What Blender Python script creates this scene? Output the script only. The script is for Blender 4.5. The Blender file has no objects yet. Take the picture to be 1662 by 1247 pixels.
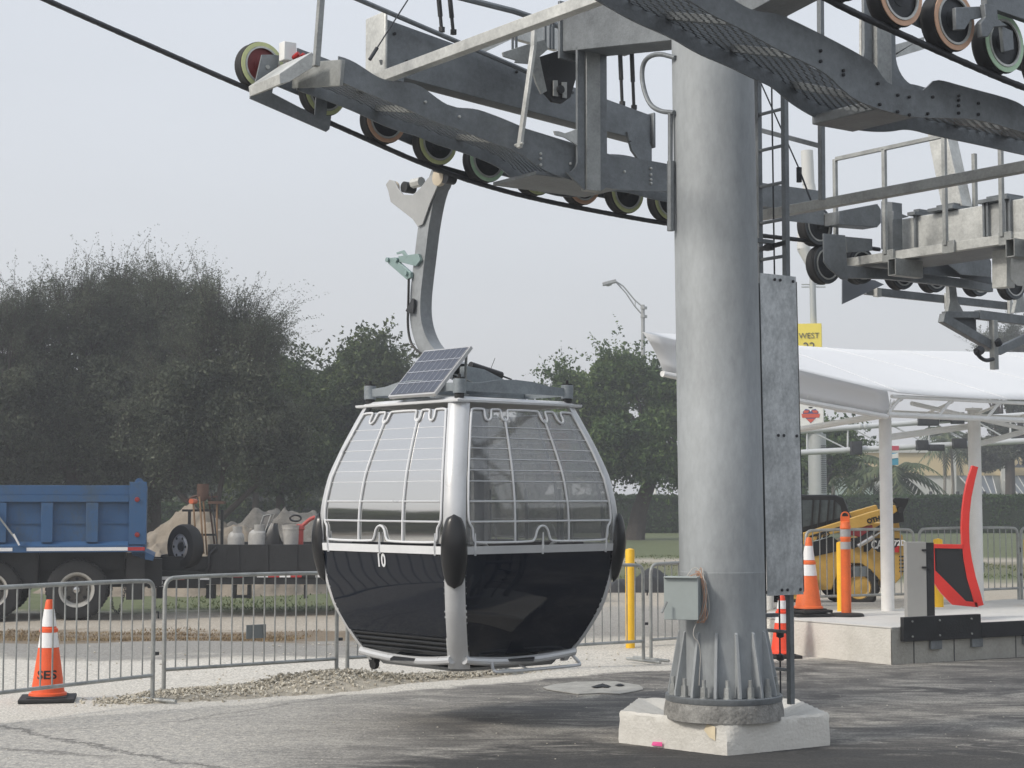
import bpy, math, random
import numpy as np
from mathutils import Vector, Matrix
random.seed(7); RNG = np.random.default_rng(11)
R = math.radians
scene = bpy.context.scene
COL = scene.collection

# ------------------------------------------------------------------ camera
EYE = 1.85
LENS_PX = 2800.0
PITCH = math.atan((812 - 623.5) / LENS_PX)
cam = bpy.data.cameras.new("camera"); cam_o = bpy.data.objects.new("camera", cam); COL.objects.link(cam_o)
cam.lens = 36 * LENS_PX / 1662; cam.sensor_width = 36; cam.clip_end = 3000
cam_o.location = (0, 0, EYE); cam_o.rotation_euler = (math.pi / 2 + PITCH, 0, 0)
scene.camera = cam_o
# ------------------------------------------------------------------ world, sun, exposure
SUN_EL, SUN_AZ = R(38), R(-118)          # azimuth measured from +Y towards +X: sun stands left, slightly behind the viewer
w = bpy.data.worlds.new("World"); scene.world = w; w.use_nodes = True
nt = w.node_tree; bg = nt.nodes["Background"]
sky = nt.nodes.new("ShaderNodeTexSky"); sky.sky_type = 'NISHITA'; sky.sun_disc = False
sky.sun_elevation = SUN_EL; sky.sun_rotation = SUN_AZ; sky.dust_density = 6; sky.air_density = 1.2
mul = nt.nodes.new("ShaderNodeMixRGB"); mul.blend_type = 'MULTIPLY'; mul.inputs[0].default_value = 1
mul.inputs[2].default_value = (0.035, 0.035, 0.035, 1)
nt.links.new(sky.outputs[0], mul.inputs[1])
geo = nt.nodes.new("ShaderNodeTexCoord"); sep = nt.nodes.new("ShaderNodeSeparateXYZ"); nt.links.new(geo.outputs['Generated'], sep.inputs[0])
cr = nt.nodes.new("ShaderNodeValToRGB"); nt.links.new(sep.outputs[2], cr.inputs[0])
cr.color_ramp.elements[0].position = 0.0; cr.color_ramp.elements[0].color = (0.66, 0.67, 0.70, 1)
cr.color_ramp.elements[1].position = 0.9; cr.color_ramp.elements[1].color = (0.66, 0.73, 0.83, 1)
e = cr.color_ramp.elements.new(0.35); e.color = (0.68, 0.71, 0.76, 1)
add = nt.nodes.new("ShaderNodeMixRGB"); add.blend_type = 'ADD'; add.inputs[0].default_value = 1
cn = nt.nodes.new("ShaderNodeTexNoise"); cn.inputs['Scale'].default_value = 2.2; cn.inputs['Detail'].default_value = 5; cm = nt.nodes.new("ShaderNodeMapping"); cm.inputs['Scale'].default_value = (1, 1, 3.2)
nt.links.new(geo.outputs['Generated'], cm.inputs[0]); nt.links.new(cm.outputs[0], cn.inputs['Vector'])
cc0 = nt.nodes.new("ShaderNodeMapRange"); cc0.inputs[1].default_value = .3; cc0.inputs[2].default_value = .7; cc0.inputs[3].default_value = .965; cc0.inputs[4].default_value = 1.035; nt.links.new(cn.outputs[0], cc0.inputs[0])
cmul = nt.nodes.new("ShaderNodeMixRGB"); cmul.blend_type = 'MULTIPLY'; cmul.inputs[0].default_value = 1; nt.links.new(cr.outputs[0], cmul.inputs[1]); nt.links.new(cc0.outputs[0], cmul.inputs[2])
nt.links.new(cmul.outputs[0], add.inputs[1]); nt.links.new(mul.outputs[0], add.inputs[2]); nt.links.new(add.outputs[0], bg.inputs[0])
bg.inputs[1].default_value = 1.0
sl = bpy.data.lights.new("sun", 'SUN'); so = bpy.data.objects.new("sun", sl); COL.objects.link(so)
sl.energy = 2.2; sl.angle = R(9); sl.color = (1, 0.95, 0.87)
sd = Vector((math.sin(SUN_AZ) * math.cos(SUN_EL), math.cos(SUN_AZ) * math.cos(SUN_EL), math.sin(SUN_EL)))
so.rotation_euler = sd.to_track_quat('Z', 'Y').to_euler(); so.location = (-20, -20, 30)
scene.view_settings.view_transform = 'Standard'; scene.view_settings.look = 'None'
scene.view_settings.exposure = 0.0; scene.view_settings.gamma = 1
scene.cycles.max_bounces = 8; scene.cycles.transparent_max_bounces = 12

# ------------------------------------------------------------------ survey: a sight line met with a real plane
def ray(x, y):
    c, s = math.cos(PITCH), math.sin(PITCH)
    a, b = x - 831, 623.5 - y
    return np.array([a, LENS_PX * c - b * s, LENS_PX * s + b * c])
def atY(x, y, Y):
    r = ray(x, y); t = Y / r[1]; return (r[0] * t, Y, EYE + r[2] * t)
def gnd(x, y, z=0.0):
    r = ray(x, y); t = (z - EYE) / r[2]; return (r[0] * t, r[1] * t, z)
ANG = R(36)
TX, TY = 1.597, 13.15
CU, SU = math.cos(ANG), math.sin(ANG)
def pv(x, y, v):            # lift frame: u along the rope, v across it (away), z up, origin at the tower foot
    r = ray(x, y); o = (0 - TX) * -SU + (0 - TY) * CU; d = r[0] * -SU + r[1] * CU
    t = (v - o) / d; X, Y, Z = r[0] * t, r[1] * t, EYE + r[2] * t
    return ((X - TX) * CU + (Y - TY) * SU, v, Z)
def pu(x, y, u):
    r = ray(x, y); o = -TX * CU - TY * SU; d = r[0] * CU + r[1] * SU
    t = (u - o) / d; X, Y, Z = r[0] * t, r[1] * t, EYE + r[2] * t
    return (u, (X - TX) * -SU + (Y - TY) * CU, Z)
def lw(u, v, z): return (TX + u * CU - v * SU, TY + u * SU + v * CU, z)

def smooth(a, b, x):
    t = np.clip((x - a) / (b - a), 0, 1); return t * t * (3 - 2 * t)
def gh(X, Y):               # terrain height
    left = -0.25 * smooth(21.5, 28.0, Y) * (1 - smooth(-1.5, 1.5, X)) * (1 - smooth(50, 70, Y))
    right = 0.36 * smooth(22.0, 22.5, Y) * (1 - smooth(25.0, 30.0, Y)) * smooth(3.0, 3.6, X)
    return left + right

# ------------------------------------------------------------------ materials
MATS = {}
def mat(name, col, rough=0.6, metal=0.0, var=0.0, scale=6, bump=0.0, bscale=40, spec=None, stretch=None, col2=None, sharp=(0.35, 0.65), coat=0, detail=6):
    if name in MATS: return MATS[name]
    m = bpy.data.materials.new(name); m.use_nodes = True; n = m.node_tree; p = n.nodes['Principled BSDF']
    p.inputs['Base Color'].default_value = (*col, 1); p.inputs['Roughness'].default_value = rough; p.inputs['Metallic'].default_value = metal
    if spec is not None: p.inputs['Specular IOR Level'].default_value = spec
    if coat: p.inputs['Coat Weight'].default_value = coat; p.inputs['Coat Roughness'].default_value = 0.05
    tc = n.nodes.new('ShaderNodeTexCoord'); mp = n.nodes.new('ShaderNodeMapping'); n.links.new(tc.outputs['Object'], mp.inputs[0])
    if stretch: mp.inputs['Scale'].default_value = stretch
    if var or col2:
        no = n.nodes.new('ShaderNodeTexNoise'); no.inputs['Scale'].default_value = scale; no.inputs['Detail'].default_value = detail; no.inputs['Roughness'].default_value = 0.62
        n.links.new(mp.outputs[0], no.inputs['Vector'])
        nf = n.nodes.new('ShaderNodeTexNoise'); nf.inputs['Scale'].default_value = scale * 9; nf.inputs['Detail'].default_value = 4; nf.inputs['Roughness'].default_value = .7; n.links.new(mp.outputs[0], nf.inputs['Vector'])
        mxn = n.nodes.new('ShaderNodeMixRGB'); mxn.inputs[0].default_value = .35; n.links.new(no.outputs[0], mxn.inputs[1]); n.links.new(nf.outputs[0], mxn.inputs[2])
        c = n.nodes.new('ShaderNodeValToRGB'); n.links.new(mxn.outputs[0], c.inputs[0])
        a = col if col2 else tuple(max(0, x * (1 - var)) for x in col); b = col2 if col2 else tuple(min(1, x * (1 + var)) for x in col)
        c.color_ramp.elements[0].position = sharp[0]; c.color_ramp.elements[1].position = sharp[1]
        c.color_ramp.elements[0].color = (*a, 1); c.color_ramp.elements[1].color = (*b, 1)
        n.links.new(c.outputs[0], p.inputs['Base Color'])
        mr = n.nodes.new('ShaderNodeMapRange'); mr.inputs[3].default_value = max(0.02, rough - 0.1); mr.inputs[4].default_value = min(1, rough + 0.12)
        n.links.new(no.outputs[0], mr.inputs[0]); n.links.new(mr.outputs[0], p.inputs['Roughness'])
    if bump:
        nb = n.nodes.new('ShaderNodeTexNoise'); nb.inputs['Scale'].default_value = bscale; nb.inputs['Detail'].default_value = 5
        n.links.new(mp.outputs[0], nb.inputs['Vector'])
        bm = n.nodes.new('ShaderNodeBump'); bm.inputs['Strength'].default_value = bump; bm.inputs['Distance'].default_value = 0.02
        n.links.new(nb.outputs[0], bm.inputs['Height']); n.links.new(bm.outputs[0], p.inputs['Normal'])
    MATS[name] = m; return m

galv = mat('galvanised', (0.19, 0.205, 0.215), 0.5, 0.4, 0.28, 3.5, 0.12, 60)
galv2 = mat('galvanised_light', (0.33, 0.34, 0.33), 0.48, 0.35, 0.28, 5, 0.15, 50)
galvb = mat('galvanised_bright', (0.54, 0.545, 0.52), 0.45, 0.3, 0.28, 4, 0.15, 30)
column_m = mat('column_zinc', (0.33, 0.35, 0.36), 0.62, 0.08, 0.26, 2.4, 0.1, 30, stretch=(1, 1, .4), detail=9, sharp=(0.3, 0.7))
guard_m = mat('guard_sheet', (0.42, 0.44, 0.45), 0.4, 0.6, 0, 3.2, 0.05, 30, col2=(0.72, 0.74, 0.75), sharp=(0.42, 0.6), stretch=(1, 1, 0.8), detail=10)
black = mat('black_plastic', (0.012, 0.012, 0.013), 0.35, 0, 0.2, 8)
rubber = mat('rubber', (0.02, 0.02, 0.021), 0.75, 0, 0.35, 20)
black_steel = mat('black_steel', (0.015, 0.016, 0.018), 0.5, 0.1, 0.4, 5, 0.2)
dkmetal = mat('dark_metal', (0.05, 0.053, 0.058), 0.5, 0.5, 0.4, 8)
rope_m = mat('steel_rope', (0.06, 0.062, 0.066), 0.5, 0.6, 0.3, 30)
red = mat('red_paint', (0.45, 0.02, 0.02), 0.4, 0, 0.15, 5)
signred = mat('sign_red', (0.72, 0.04, 0.03), 0.35, 0, 0.06, 5)
wheelred = mat('wheel_red', (0.16, 0.012, 0.012), 0.45, 0, 0.2, 9)
ring_y = mat('ring_lime', (0.60, 0.64, 0.32), 0.6, 0, 0.12, 20)
ring_p = mat('ring_peach', (0.68, 0.42, 0.28), 0.6, 0, 0.12, 20)
ring_g = mat('ring_green', (0.52, 0.72, 0.50), 0.6, 0, 0.12, 20)
cream = mat('cream_nylon', (0.62, 0.54, 0.42), 0.5, 0, 0.1, 20)
silver = mat('silver_paint', (0.60, 0.61, 0.62), 0.3, 0.25, 0.05, 4, coat=0.3)
whitep = mat('white_paint', (0.78, 0.78, 0.76), 0.45, 0, 0.06, 5)
rimw = mat('white_rim', (0.72, 0.73, 0.74), 0.4, 0, 0.05, 8)
navy = mat('navy_gloss_panel', (0.004, 0.007, 0.015), 0.04, 0, 0, spec=0.35)
slat_m = mat('black_slat', (0.015, 0.016, 0.018), 0.3)
concrete = mat('concrete', (0.52, 0.50, 0.45), 0.85, 0, 0, 2.2, 0.35, 40, col2=(0.66, 0.64, 0.59), sharp=(0.3, 0.55), detail=10)
concrete2 = mat('concrete_shaded', (0.27, 0.26, 0.23), 0.9, 0, 0, 2.5, 0.4, 30, col2=(0.42, 0.41, 0.37), sharp=(0.3, 0.65), detail=10)  # darker concrete for the slab sides: shade away from the sun put into the colour
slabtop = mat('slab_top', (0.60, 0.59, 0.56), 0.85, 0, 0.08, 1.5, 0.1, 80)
orange = mat('cone_orange', (0.80, 0.105, 0.025), 0.5, 0, 0.10, 6)
orange2 = mat('post_orange', (0.76, 0.15, 0.035), 0.5, 0, 0.12, 5)
refl_w = mat('reflective_white', (0.78, 0.78, 0.78), 0.35, 0, 0.06, 9)
refl_g = mat('reflective_grey', (0.36, 0.36, 0.36), 0.35, 0, 0.1, 9)
yellow = mat('yellow_bollard', (0.85, 0.50, 0.02), 0.45, 0, 0.08, 4)
jbox_m = mat('junction_grey', (0.35, 0.39, 0.38), 0.45, 0, 0.06, 3)
wire_m = mat('wire_copper', (0.45, 0.25, 0.16), 0.6)
wire_w = mat('wire_white', (0.5, 0.47, 0.42), 0.6)
grey_panel = mat('grey_cabinet', (0.30, 0.30, 0.29), 0.6, 0, 0.05, 3)
blue = mat('truck_blue', (0.03, 0.095, 0.215), 0.55, 0, 0, 2.2, 0.12, 12, detail=10, col2=(0.055, 0.085, 0.12), sharp=(0.5, 0.72), stretch=(1, 1, .55))
rimwhite = mat('rim_white', (0.42, 0.41, 0.38), 0.5, 0, 0.2, 6)
chrome = mat('chrome', (0.6, 0.6, 0.6), 0.15, 0.9)
catyel = mat('loader_yellow', (0.50, 0.31, 0.07), 0.5, 0, 0.15, 4)
tank = mat('tank_white', (0.38, 0.37, 0.35), 0.5, 0, 0.2, 8)
wood = mat('tool_wood', (0.30, 0.19, 0.11), 0.7, 0, 0.2, 10)
rust = mat('rusty_steel', (0.10, 0.06, 0.045), 0.7, 0.2, 0.3, 10)
dirt = mat('dirt', (0.17, 0.14, 0.105), 0.95, 0, 0, 1.8, 0.8, 8, col2=(0.31, 0.265, 0.21), sharp=(0.3, 0.7), detail=12)
dirt_grey = mat('dirt_grey', (0.075, 0.07, 0.062), 0.95, 0, 0, 2.2, 0.9, 8, col2=(0.24, 0.225, 0.20), sharp=(0.35, 0.7), detail=12)
bark = mat('bark', (0.06, 0.05, 0.042), 0.9, 0, 0.3, 6, 0.6, 20)
wall_y = mat('yellow_stucco', (0.62, 0.50, 0.30), 0.85, 0, 0.05, 1)
wall_w = mat('white_stucco', (0.55, 0.55, 0.52), 0.85, 0, 0.05, 1)
shade_m = mat('awning_grey', (0.13, 0.15, 0.17), 0.8, 0, 0.15, 2)
sign_yel = mat('sign_yellow', (0.85, 0.70, 0.10), 0.5, 0, 0.04, 2)
txt_dark = mat('lettering_dark', (0.10, 0.09, 0.07), 0.6)
txt_black = mat('lettering_black', (0.01, 0.01, 0.01), 0.6)
solar_m = mat('solar_cell', (0.03, 0.036, 0.06), 0.15, 0.1, 0.25, 12, coat=0.5)

def leaf_mat(name, a, b, c, tr=0.25):
    m = bpy.data.materials.new(name); m.use_nodes = True; n = m.node_tree; p = n.nodes['Principled BSDF']
    g = n.nodes.new('ShaderNodeNewGeometry'); cr = n.nodes.new('ShaderNodeValToRGB'); n.links.new(g.outputs['Random Per Island'], cr.inputs[0])
    cr.color_ramp.elements[0].color = (*a, 1); cr.color_ramp.elements[1].color = (*c, 1); e = cr.color_ramp.elements.new(0.6); e.color = (*b, 1)
    tc = n.nodes.new('ShaderNodeTexCoord'); no = n.nodes.new('ShaderNodeTexNoise'); no.inputs['Scale'].default_value = 0.55; no.inputs['Detail'].default_value = 5; n.links.new(tc.outputs['Object'], no.inputs['Vector'])
    mr = n.nodes.new('ShaderNodeMapRange'); mr.inputs[1].default_value = .35; mr.inputs[2].default_value = .65; mr.inputs[3].default_value = -.35; mr.inputs[4].default_value = .35; n.links.new(no.outputs[0], mr.inputs[0])
    ad = n.nodes.new('ShaderNodeMath'); ad.operation = 'ADD'; n.links.new(g.outputs['Random Per Island'], ad.inputs[0]); n.links.new(mr.outputs[0], ad.inputs[1]); n.links.new(ad.outputs[0], cr.inputs[0])
    n.links.new(cr.outputs[0], p.inputs['Base Color']); p.inputs['Roughness'].default_value = 0.6; p.inputs['Specular IOR Level'].default_value = 0.25
    t = n.nodes.new('ShaderNodeBsdfTranslucent'); n.links.new(cr.outputs[0], t.inputs[0]); mx = n.nodes.new('ShaderNodeMixShader'); mx.inputs[0].default_value = tr
    n.links.new(p.outputs[0], mx.inputs[1]); n.links.new(t.outputs[0], mx.inputs[2]); n.links.new(mx.outputs[0], n.nodes['Material Output'].inputs[0])
    return m
leaf_olive = leaf_mat('leaf_olive', (0.046, 0.058, 0.038), (0.078, 0.094, 0.06), (0.145, 0.16, 0.108))
leaf_dark = leaf_mat('leaf_dark', (0.034, 0.056, 0.022), (0.065, 0.095, 0.036), (0.13, 0.165, 0.06))
leaf_green = leaf_mat('leaf_green', (0.036, 0.072, 0.022), (0.075, 0.13, 0.038), (0.15, 0.21, 0.07))
leaf_hedge = leaf_mat('leaf_hedge', (0.022, 0.048, 0.014), (0.04, 0.08, 0.024), (0.07, 0.12, 0.036))
leaf_palm = leaf_mat('leaf_palm', (0.05, 0.075, 0.035), (0.09, 0.12, 0.055), (0.15, 0.17, 0.08))
straw_m = leaf_mat('straw', (0.16, 0.11, 0.06), (0.25, 0.18, 0.10), (0.36, 0.28, 0.17))
grass_m = leaf_mat('grass_blade', (0.06, 0.09, 0.03), (0.10, 0.14, 0.05), (0.20, 0.20, 0.09))
stone_m = leaf_mat('gravel_stone', (0.34, 0.31, 0.25), (0.50, 0.46, 0.38), (0.66, 0.62, 0.53), 0)

def glass_mat(name, tint, fac, top=0.95, frost=0.2):
    m = bpy.data.materials.new(name); m.use_nodes = True; n = m.node_tree
    for x in list(n.nodes):
        if x.type != 'OUTPUT_MATERIAL': n.nodes.remove(x)
    out = [x for x in n.nodes if x.type == 'OUTPUT_MATERIAL'][0]
    t = n.nodes.new('ShaderNodeBsdfTransparent'); t.inputs[0].default_value = (*tint, 1)
    g = n.nodes.new('ShaderNodeBsdfGlossy'); g.inputs['Roughness'].default_value = 0.06; g.inputs[0].default_value = (0.97, 0.965, 0.95, 1)
    lw_ = n.nodes.new('ShaderNodeLayerWeight'); lw_.inputs[0].default_value = 0.35
    mr = n.nodes.new('ShaderNodeMapRange'); mr.inputs[3].default_value = fac; mr.inputs[4].default_value = top
    n.links.new(lw_.outputs['Facing'], mr.inputs[0])
    mx = n.nodes.new('ShaderNodeMixShader'); n.links.new(mr.outputs[0], mx.inputs[0]); n.links.new(t.outputs[0], mx.inputs[1]); n.links.new(g.outputs[0], mx.inputs[2])
    df = n.nodes.new('ShaderNodeBsdfDiffuse'); df.inputs[0].default_value = (.72, .73, .75, 1); m2 = n.nodes.new('ShaderNodeMixShader'); m2.inputs[0].default_value = frost; n.links.new(mx.outputs[0], m2.inputs[1]); n.links.new(df.outputs[0], m2.inputs[2])
    n.links.new(m2.outputs[0], out.inputs[0]); return m
cab_glass = glass_mat('tinted_acrylic', (0.13, 0.135, 0.14), 0.50, .97, .02)
cab_glass2 = glass_mat('clear_acrylic', (0.82, 0.82, 0.81), 0.05, .30, .09)
fabric_m = mat('canopy_fabric', (0.88, 0.89, 0.91), 0.7, 0, 0.02, 1)
_n = fabric_m.node_tree; _t = _n.nodes.new('ShaderNodeBsdfTranslucent'); _t.inputs[0].default_value = (0.92, 0.91, 0.87, 1)
_x = _n.nodes.new('ShaderNodeMixShader'); _x.inputs[0].default_value = 0.3
_n.links.new(_n.nodes['Principled BSDF'].outputs[0], _x.inputs[1]); _n.links.new(_t.outputs[0], _x.inputs[2]); _n.links.new(_x.outputs[0], _n.nodes['Material Output'].inputs[0])

# ------------------------------------------------------------------ mesh builder
OFF = {}
class MB:
    def __init__(s): s.v = []; s.f = []
    def addm(s, v, f):
        n = len(s.v); s.v += [tuple(map(float, p)) for p in v]; s.f += [tuple(i + n for i in q) for q in f]; return s
    def box(s, c, d, rz=0, mx=None):
        x, y, z = d[0] / 2, d[1] / 2, d[2] / 2
        vs = [(a * x, b * y, e * z) for e in (-1, 1) for b in (-1, 1) for a in (-1, 1)]
        M_ = mx if mx is not None else Matrix.Rotation(rz, 3, 'Z')
        vs = [tuple(M_ @ Vector(p) + Vector(c)) for p in vs]
        return s.addm(vs, [(0, 2, 3, 1), (4, 5, 7, 6), (0, 1, 5, 4), (2, 6, 7, 3), (0, 4, 6, 2), (1, 3, 7, 5)])
    def box2(s, a, b):
        return s.box([(a[i] + b[i]) / 2 for i in range(3)], [abs(b[i] - a[i]) for i in range(3)])
    def bar(s, p0, p1, w_, h_, up=(0, 0, 1)):
        p0, p1 = Vector(p0), Vector(p1); d = (p1 - p0); L = d.length; d.normalize(); up = Vector(up)
        sx = d.cross(up)
        if sx.length < 1e-3: sx = d.cross(Vector((1, 0, 0)))
        sx.normalize(); uz = sx.cross(d)
        vs = []
        for p in (p0, p1):
            for a, b in ((-1, -1), (1, -1), (1, 1), (-1, 1)): vs.append(tuple(p + sx * a * w_ / 2 + uz * b * h_ / 2))
        return s.addm(vs, [(3, 2, 1, 0), (4, 5, 6, 7), (0, 1, 5, 4), (1, 2, 6, 5), (2, 3, 7, 6), (3, 0, 4, 7)])
    def tube(s, pts, r, n=8, closed=False, caps=True):
        P = [Vector(p) for p in pts]; m = len(P); rr = r if hasattr(r, '__len__') else [r] * m
        T = []
        for i in range(m):
            a = P[(i - 1) % m] if (closed or i > 0) else P[0]; b = P[(i + 1) % m] if (closed or i < m - 1) else P[-1]
            T.append((b - a).normalized())
        up = Vector((0, 0, 1)) if abs(T[0].z) < 0.9 else Vector((1, 0, 0))
        nx = T[0].cross(up).normalized(); vs = []
        for i in range(m):
            nx = (nx - T[i] * nx.dot(T[i])).normalized(); ny = T[i].cross(nx)
            for k in range(n):
                a = 2 * math.pi * k / n; vs.append(tuple(P[i] + (nx * math.cos(a) + ny * math.sin(a)) * rr[i]))
        fs = []
        for i in range(m if closed else m - 1):
            j = (i + 1) % m
            for k in range(n): fs.append((i * n + k, i * n + (k + 1) % n, j * n + (k + 1) % n, j * n + k))
        if caps and not closed: fs.append(tuple(range(n))[::-1]); fs.append(tuple((m - 1) * n + k for k in range(n)))
        return s.addm(vs, fs)
    def cyl(s, p0, p1, r, n=16, r2=None): return s.tube([p0, p1], [r, r if r2 is None else r2], n)
    def lathe(s, prof, c=(0, 0, 0), ax=(0, 0, 1), n=24, cap=None):
        ax = Vector(ax).normalized(); q = ax.to_track_quat('Z', 'Y'); vs = []
        for r, z in prof:
            for k in range(n):
                a = 2 * math.pi * k / n; vs.append(tuple(q @ Vector((r * math.cos(a), r * math.sin(a), z)) + Vector(c)))
        fs = []
        for i in range(len(prof) - 1):
            for k in range(n): fs.append((i * n + k, i * n + (k + 1) % n, (i + 1) * n + (k + 1) % n, (i + 1) * n + k))
        m_ = len(prof)
        if m_ >= 5 and abs(prof[0][0] - prof[-1][0]) < 1e-6 and prof[0][0] > 1e-4:
            if abs(prof[0][1] - prof[-1][1]) > 1e-6: fs += [((m_ - 1) * n + k, (m_ - 1) * n + (k + 1) % n, (k + 1) % n, k) for k in range(n)]
            return s.addm(vs, fs)
        if cap is None: cap = not (prof[0][0] < 1e-4 or prof[-1][0] < 1e-4)
        if cap and prof[0][0] > 1e-4: fs.append(tuple(range(n))[::-1])
        if cap and prof[-1][0] > 1e-4: fs.append(tuple((len(prof) - 1) * n + k for k in range(n)))
        return s.addm(vs, fs)
    def prism(s, poly, ext):
        n = len(poly); ex = Vector(ext); P = [Vector(p) for p in poly]
        vs = [tuple(p) for p in P] + [tuple(p + ex) for p in P]
        fs = [tuple(range(n))[::-1], tuple(range(n, 2 * n))] + [(i, (i + 1) % n, n + (i + 1) % n, n + i) for i in range(n)]
        return s.addm(vs, fs)
    def grid(s, P):
        m, n = len(P), len(P[0]); vs = [p for row in P for p in row]
        return s.addm(vs, [(i * n + j, i * n + j + 1, (i + 1) * n + j + 1, (i + 1) * n + j) for i in range(m - 1) for j in range(n - 1)])
    def shell(s, P, ext):                     # grid with thickness: ext is a vector or a grid of vectors
        m, n = len(P), len(P[0])
        E_ = [[(ext[i][j] if isinstance(ext, list) else ext) for j in range(n)] for i in range(m)]
        Q = [[tuple(P[i][j][k] + E_[i][j][k] for k in range(3)) for j in range(n)] for i in range(m)]
        vs = [p for row in P for p in row] + [p for row in Q for p in row]; o = m * n
        fs = []
        for i in range(m - 1):
            for j in range(n - 1):
                a = (i * n + j, i * n + j + 1, (i + 1) * n + j + 1, (i + 1) * n + j); fs.append(a[::-1]); fs.append(tuple(k + o for k in a))
        def side(idx):
            for a, b in zip(idx, idx[1:]): fs.append((a, b, b + o, a + o))
        side([j for j in range(n)]); side([(m - 1) * n + j for j in range(n)][::-1]); side([i * n for i in range(m)][::-1]); side([i * n + n - 1 for i in range(m)])
        return s.addm(vs, fs)
    def build(s, name, m, parent=None, base=None, frame=None, label=None, bevel=0, flat=False, sharp=32, kind=None):
        me = bpy.data.meshes.new(name)
        if parent is not None: off = OFF.get(parent.name, (0, 0, 0))
        else:
            off = base if base is not None else (0, 0, 0)
        vv = np.array(s.v, dtype=np.float64) - np.array(off)
        me.from_pydata(vv.tolist(), [], s.f); me.validate()
        o = bpy.data.objects.new(name, me); COL.objects.link(o); me.materials.append(m)
        if not flat:
            me.polygons.foreach_set('use_smooth', [True] * len(me.polygons)); me.set_sharp_from_angle(angle=R(sharp))
        OFF[o.name] = off
        if parent is not None: o.parent = parent
        elif frame is not None:
            ox, oy, oz, rz = frame
            o.rotation_euler = (0, 0, rz); bx, by, bz = off
            o.location = (ox + bx * math.cos(rz) - by * math.sin(rz), oy + bx * math.sin(rz) + by * math.cos(rz), oz + bz)
        else: o.location = off
        if bevel:
            b = o.modifiers.new('bevel', 'BEVEL'); b.width = bevel; b.segments = 2; b.limit_method = 'ANGLE'; b.angle_limit = R(40)
        if label: o['label'] = label
        if kind: o['kind'] = kind
        return o
def fast_mesh(name, V, F4, m, parent=None, flat=True, label=None, kind=None, loc=None):
    """many loose quads at once: V (n,3), four vertices per face"""
    me = bpy.data.meshes.new(name); nf = len(V) // F4
    me.vertices.add(len(V)); me.vertices.foreach_set('co', np.asarray(V, dtype=np.float32).ravel())
    me.loops.add(len(V)); me.loops.foreach_set('vertex_index', np.arange(len(V), dtype=np.int32))
    me.polygons.add(nf); me.polygons.foreach_set('loop_start', np.arange(0, len(V), F4, dtype=np.int32))
    me.update(calc_edges=True); me.validate()
    o = bpy.data.objects.new(name, me); COL.objects.link(o); me.materials.append(m)
    if parent is not None: o.parent = parent
    if loc is not None: o.location = loc
    if label: o['label'] = label
    if kind: o['kind'] = kind
    return o
LIFT = (TX, TY, 0, ANG); WORLD = (0, 0, 0, 0)
def thing(name, label, cat, base=(0, 0, 0), frame=WORLD, group=None):
    o = bpy.data.objects.new(name, None); COL.objects.link(o); o.empty_display_size = 0.2
    ox, oy, oz, rz = frame; bx, by, bz = base
    o.location = (ox + bx * math.cos(rz) - by * math.sin(rz), oy + bx * math.sin(rz) + by * math.cos(rz), oz + bz)
    o.rotation_euler = (0, 0, rz); OFF[o.name] = tuple(base)
    o['label'] = label; o['category'] = cat
    if group: o['group'] = group
    return o
def tag(o, label, cat, group=None, kind=None):
    o['label'] = label; o['category'] = cat
    if group: o['group'] = group
    if kind: o['kind'] = kind
    return o
def solo(mb, name, m, label, cat, frame=WORLD, group=None, **k):
    a = np.array(mb.v); base = ((a[:, 0].min() + a[:, 0].max()) / 2, (a[:, 1].min() + a[:, 1].max()) / 2, a[:, 2].min())
    return tag(mb.build(name, m, base=base, frame=frame, **k), label, cat, group)
def dup(root, loc, rz, label, group=None):
    r = root.copy(); COL.objects.link(r); r.location = loc; r.rotation_euler = (0, 0, rz); r['label'] = label
    if group: r['group'] = group
    for ch in list(root.children):
        c = ch.copy(); COL.objects.link(c); c.parent = r
        for g in list(ch.children):
            d = g.copy(); COL.objects.link(d); d.parent = c
    return r
def text_mb(s_, size, mxf, depth=0.004, bold=0.0, sx=1.0):
    """lettering as a mesh; mxf maps (x, y, z) of the writing plane to the target frame"""
    cu = bpy.data.curves.new('t', 'FONT'); cu.body = s_; cu.size = size; cu.extrude = depth / 2; cu.offset = bold; cu.resolution_u = 3
    cu.align_x = 'CENTER'; cu.align_y = 'CENTER'
    o = bpy.data.objects.new('t', cu); COL.objects.link(o); dg = bpy.context.evaluated_depsgraph_get()
    me = bpy.data.meshes.new_from_object(o.evaluated_get(dg)); mb = MB()
    mb.addm([mxf(v.co.x * sx, v.co.y, v.co.z) for v in me.vertices], [tuple(p.vertices) for p in me.polygons])
    bpy.data.objects.remove(o); bpy.data.curves.remove(cu); bpy.data.meshes.remove(me); return mb
def rounded(pts, k=6, closed=False, it=2):
    P = [np.array(p, float) for p in pts]
    for _ in range(it):
        Q = [] if closed else [P[0]]
        n = len(P)
        for i in range(n if closed else n - 1):
            a, b = P[i], P[(i + 1) % n]; Q += [a * .75 + b * .25, a * .25 + b * .75]
        if not closed: Q.append(P[-1])
        P = Q
    return [tuple(p) for p in P]
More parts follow.
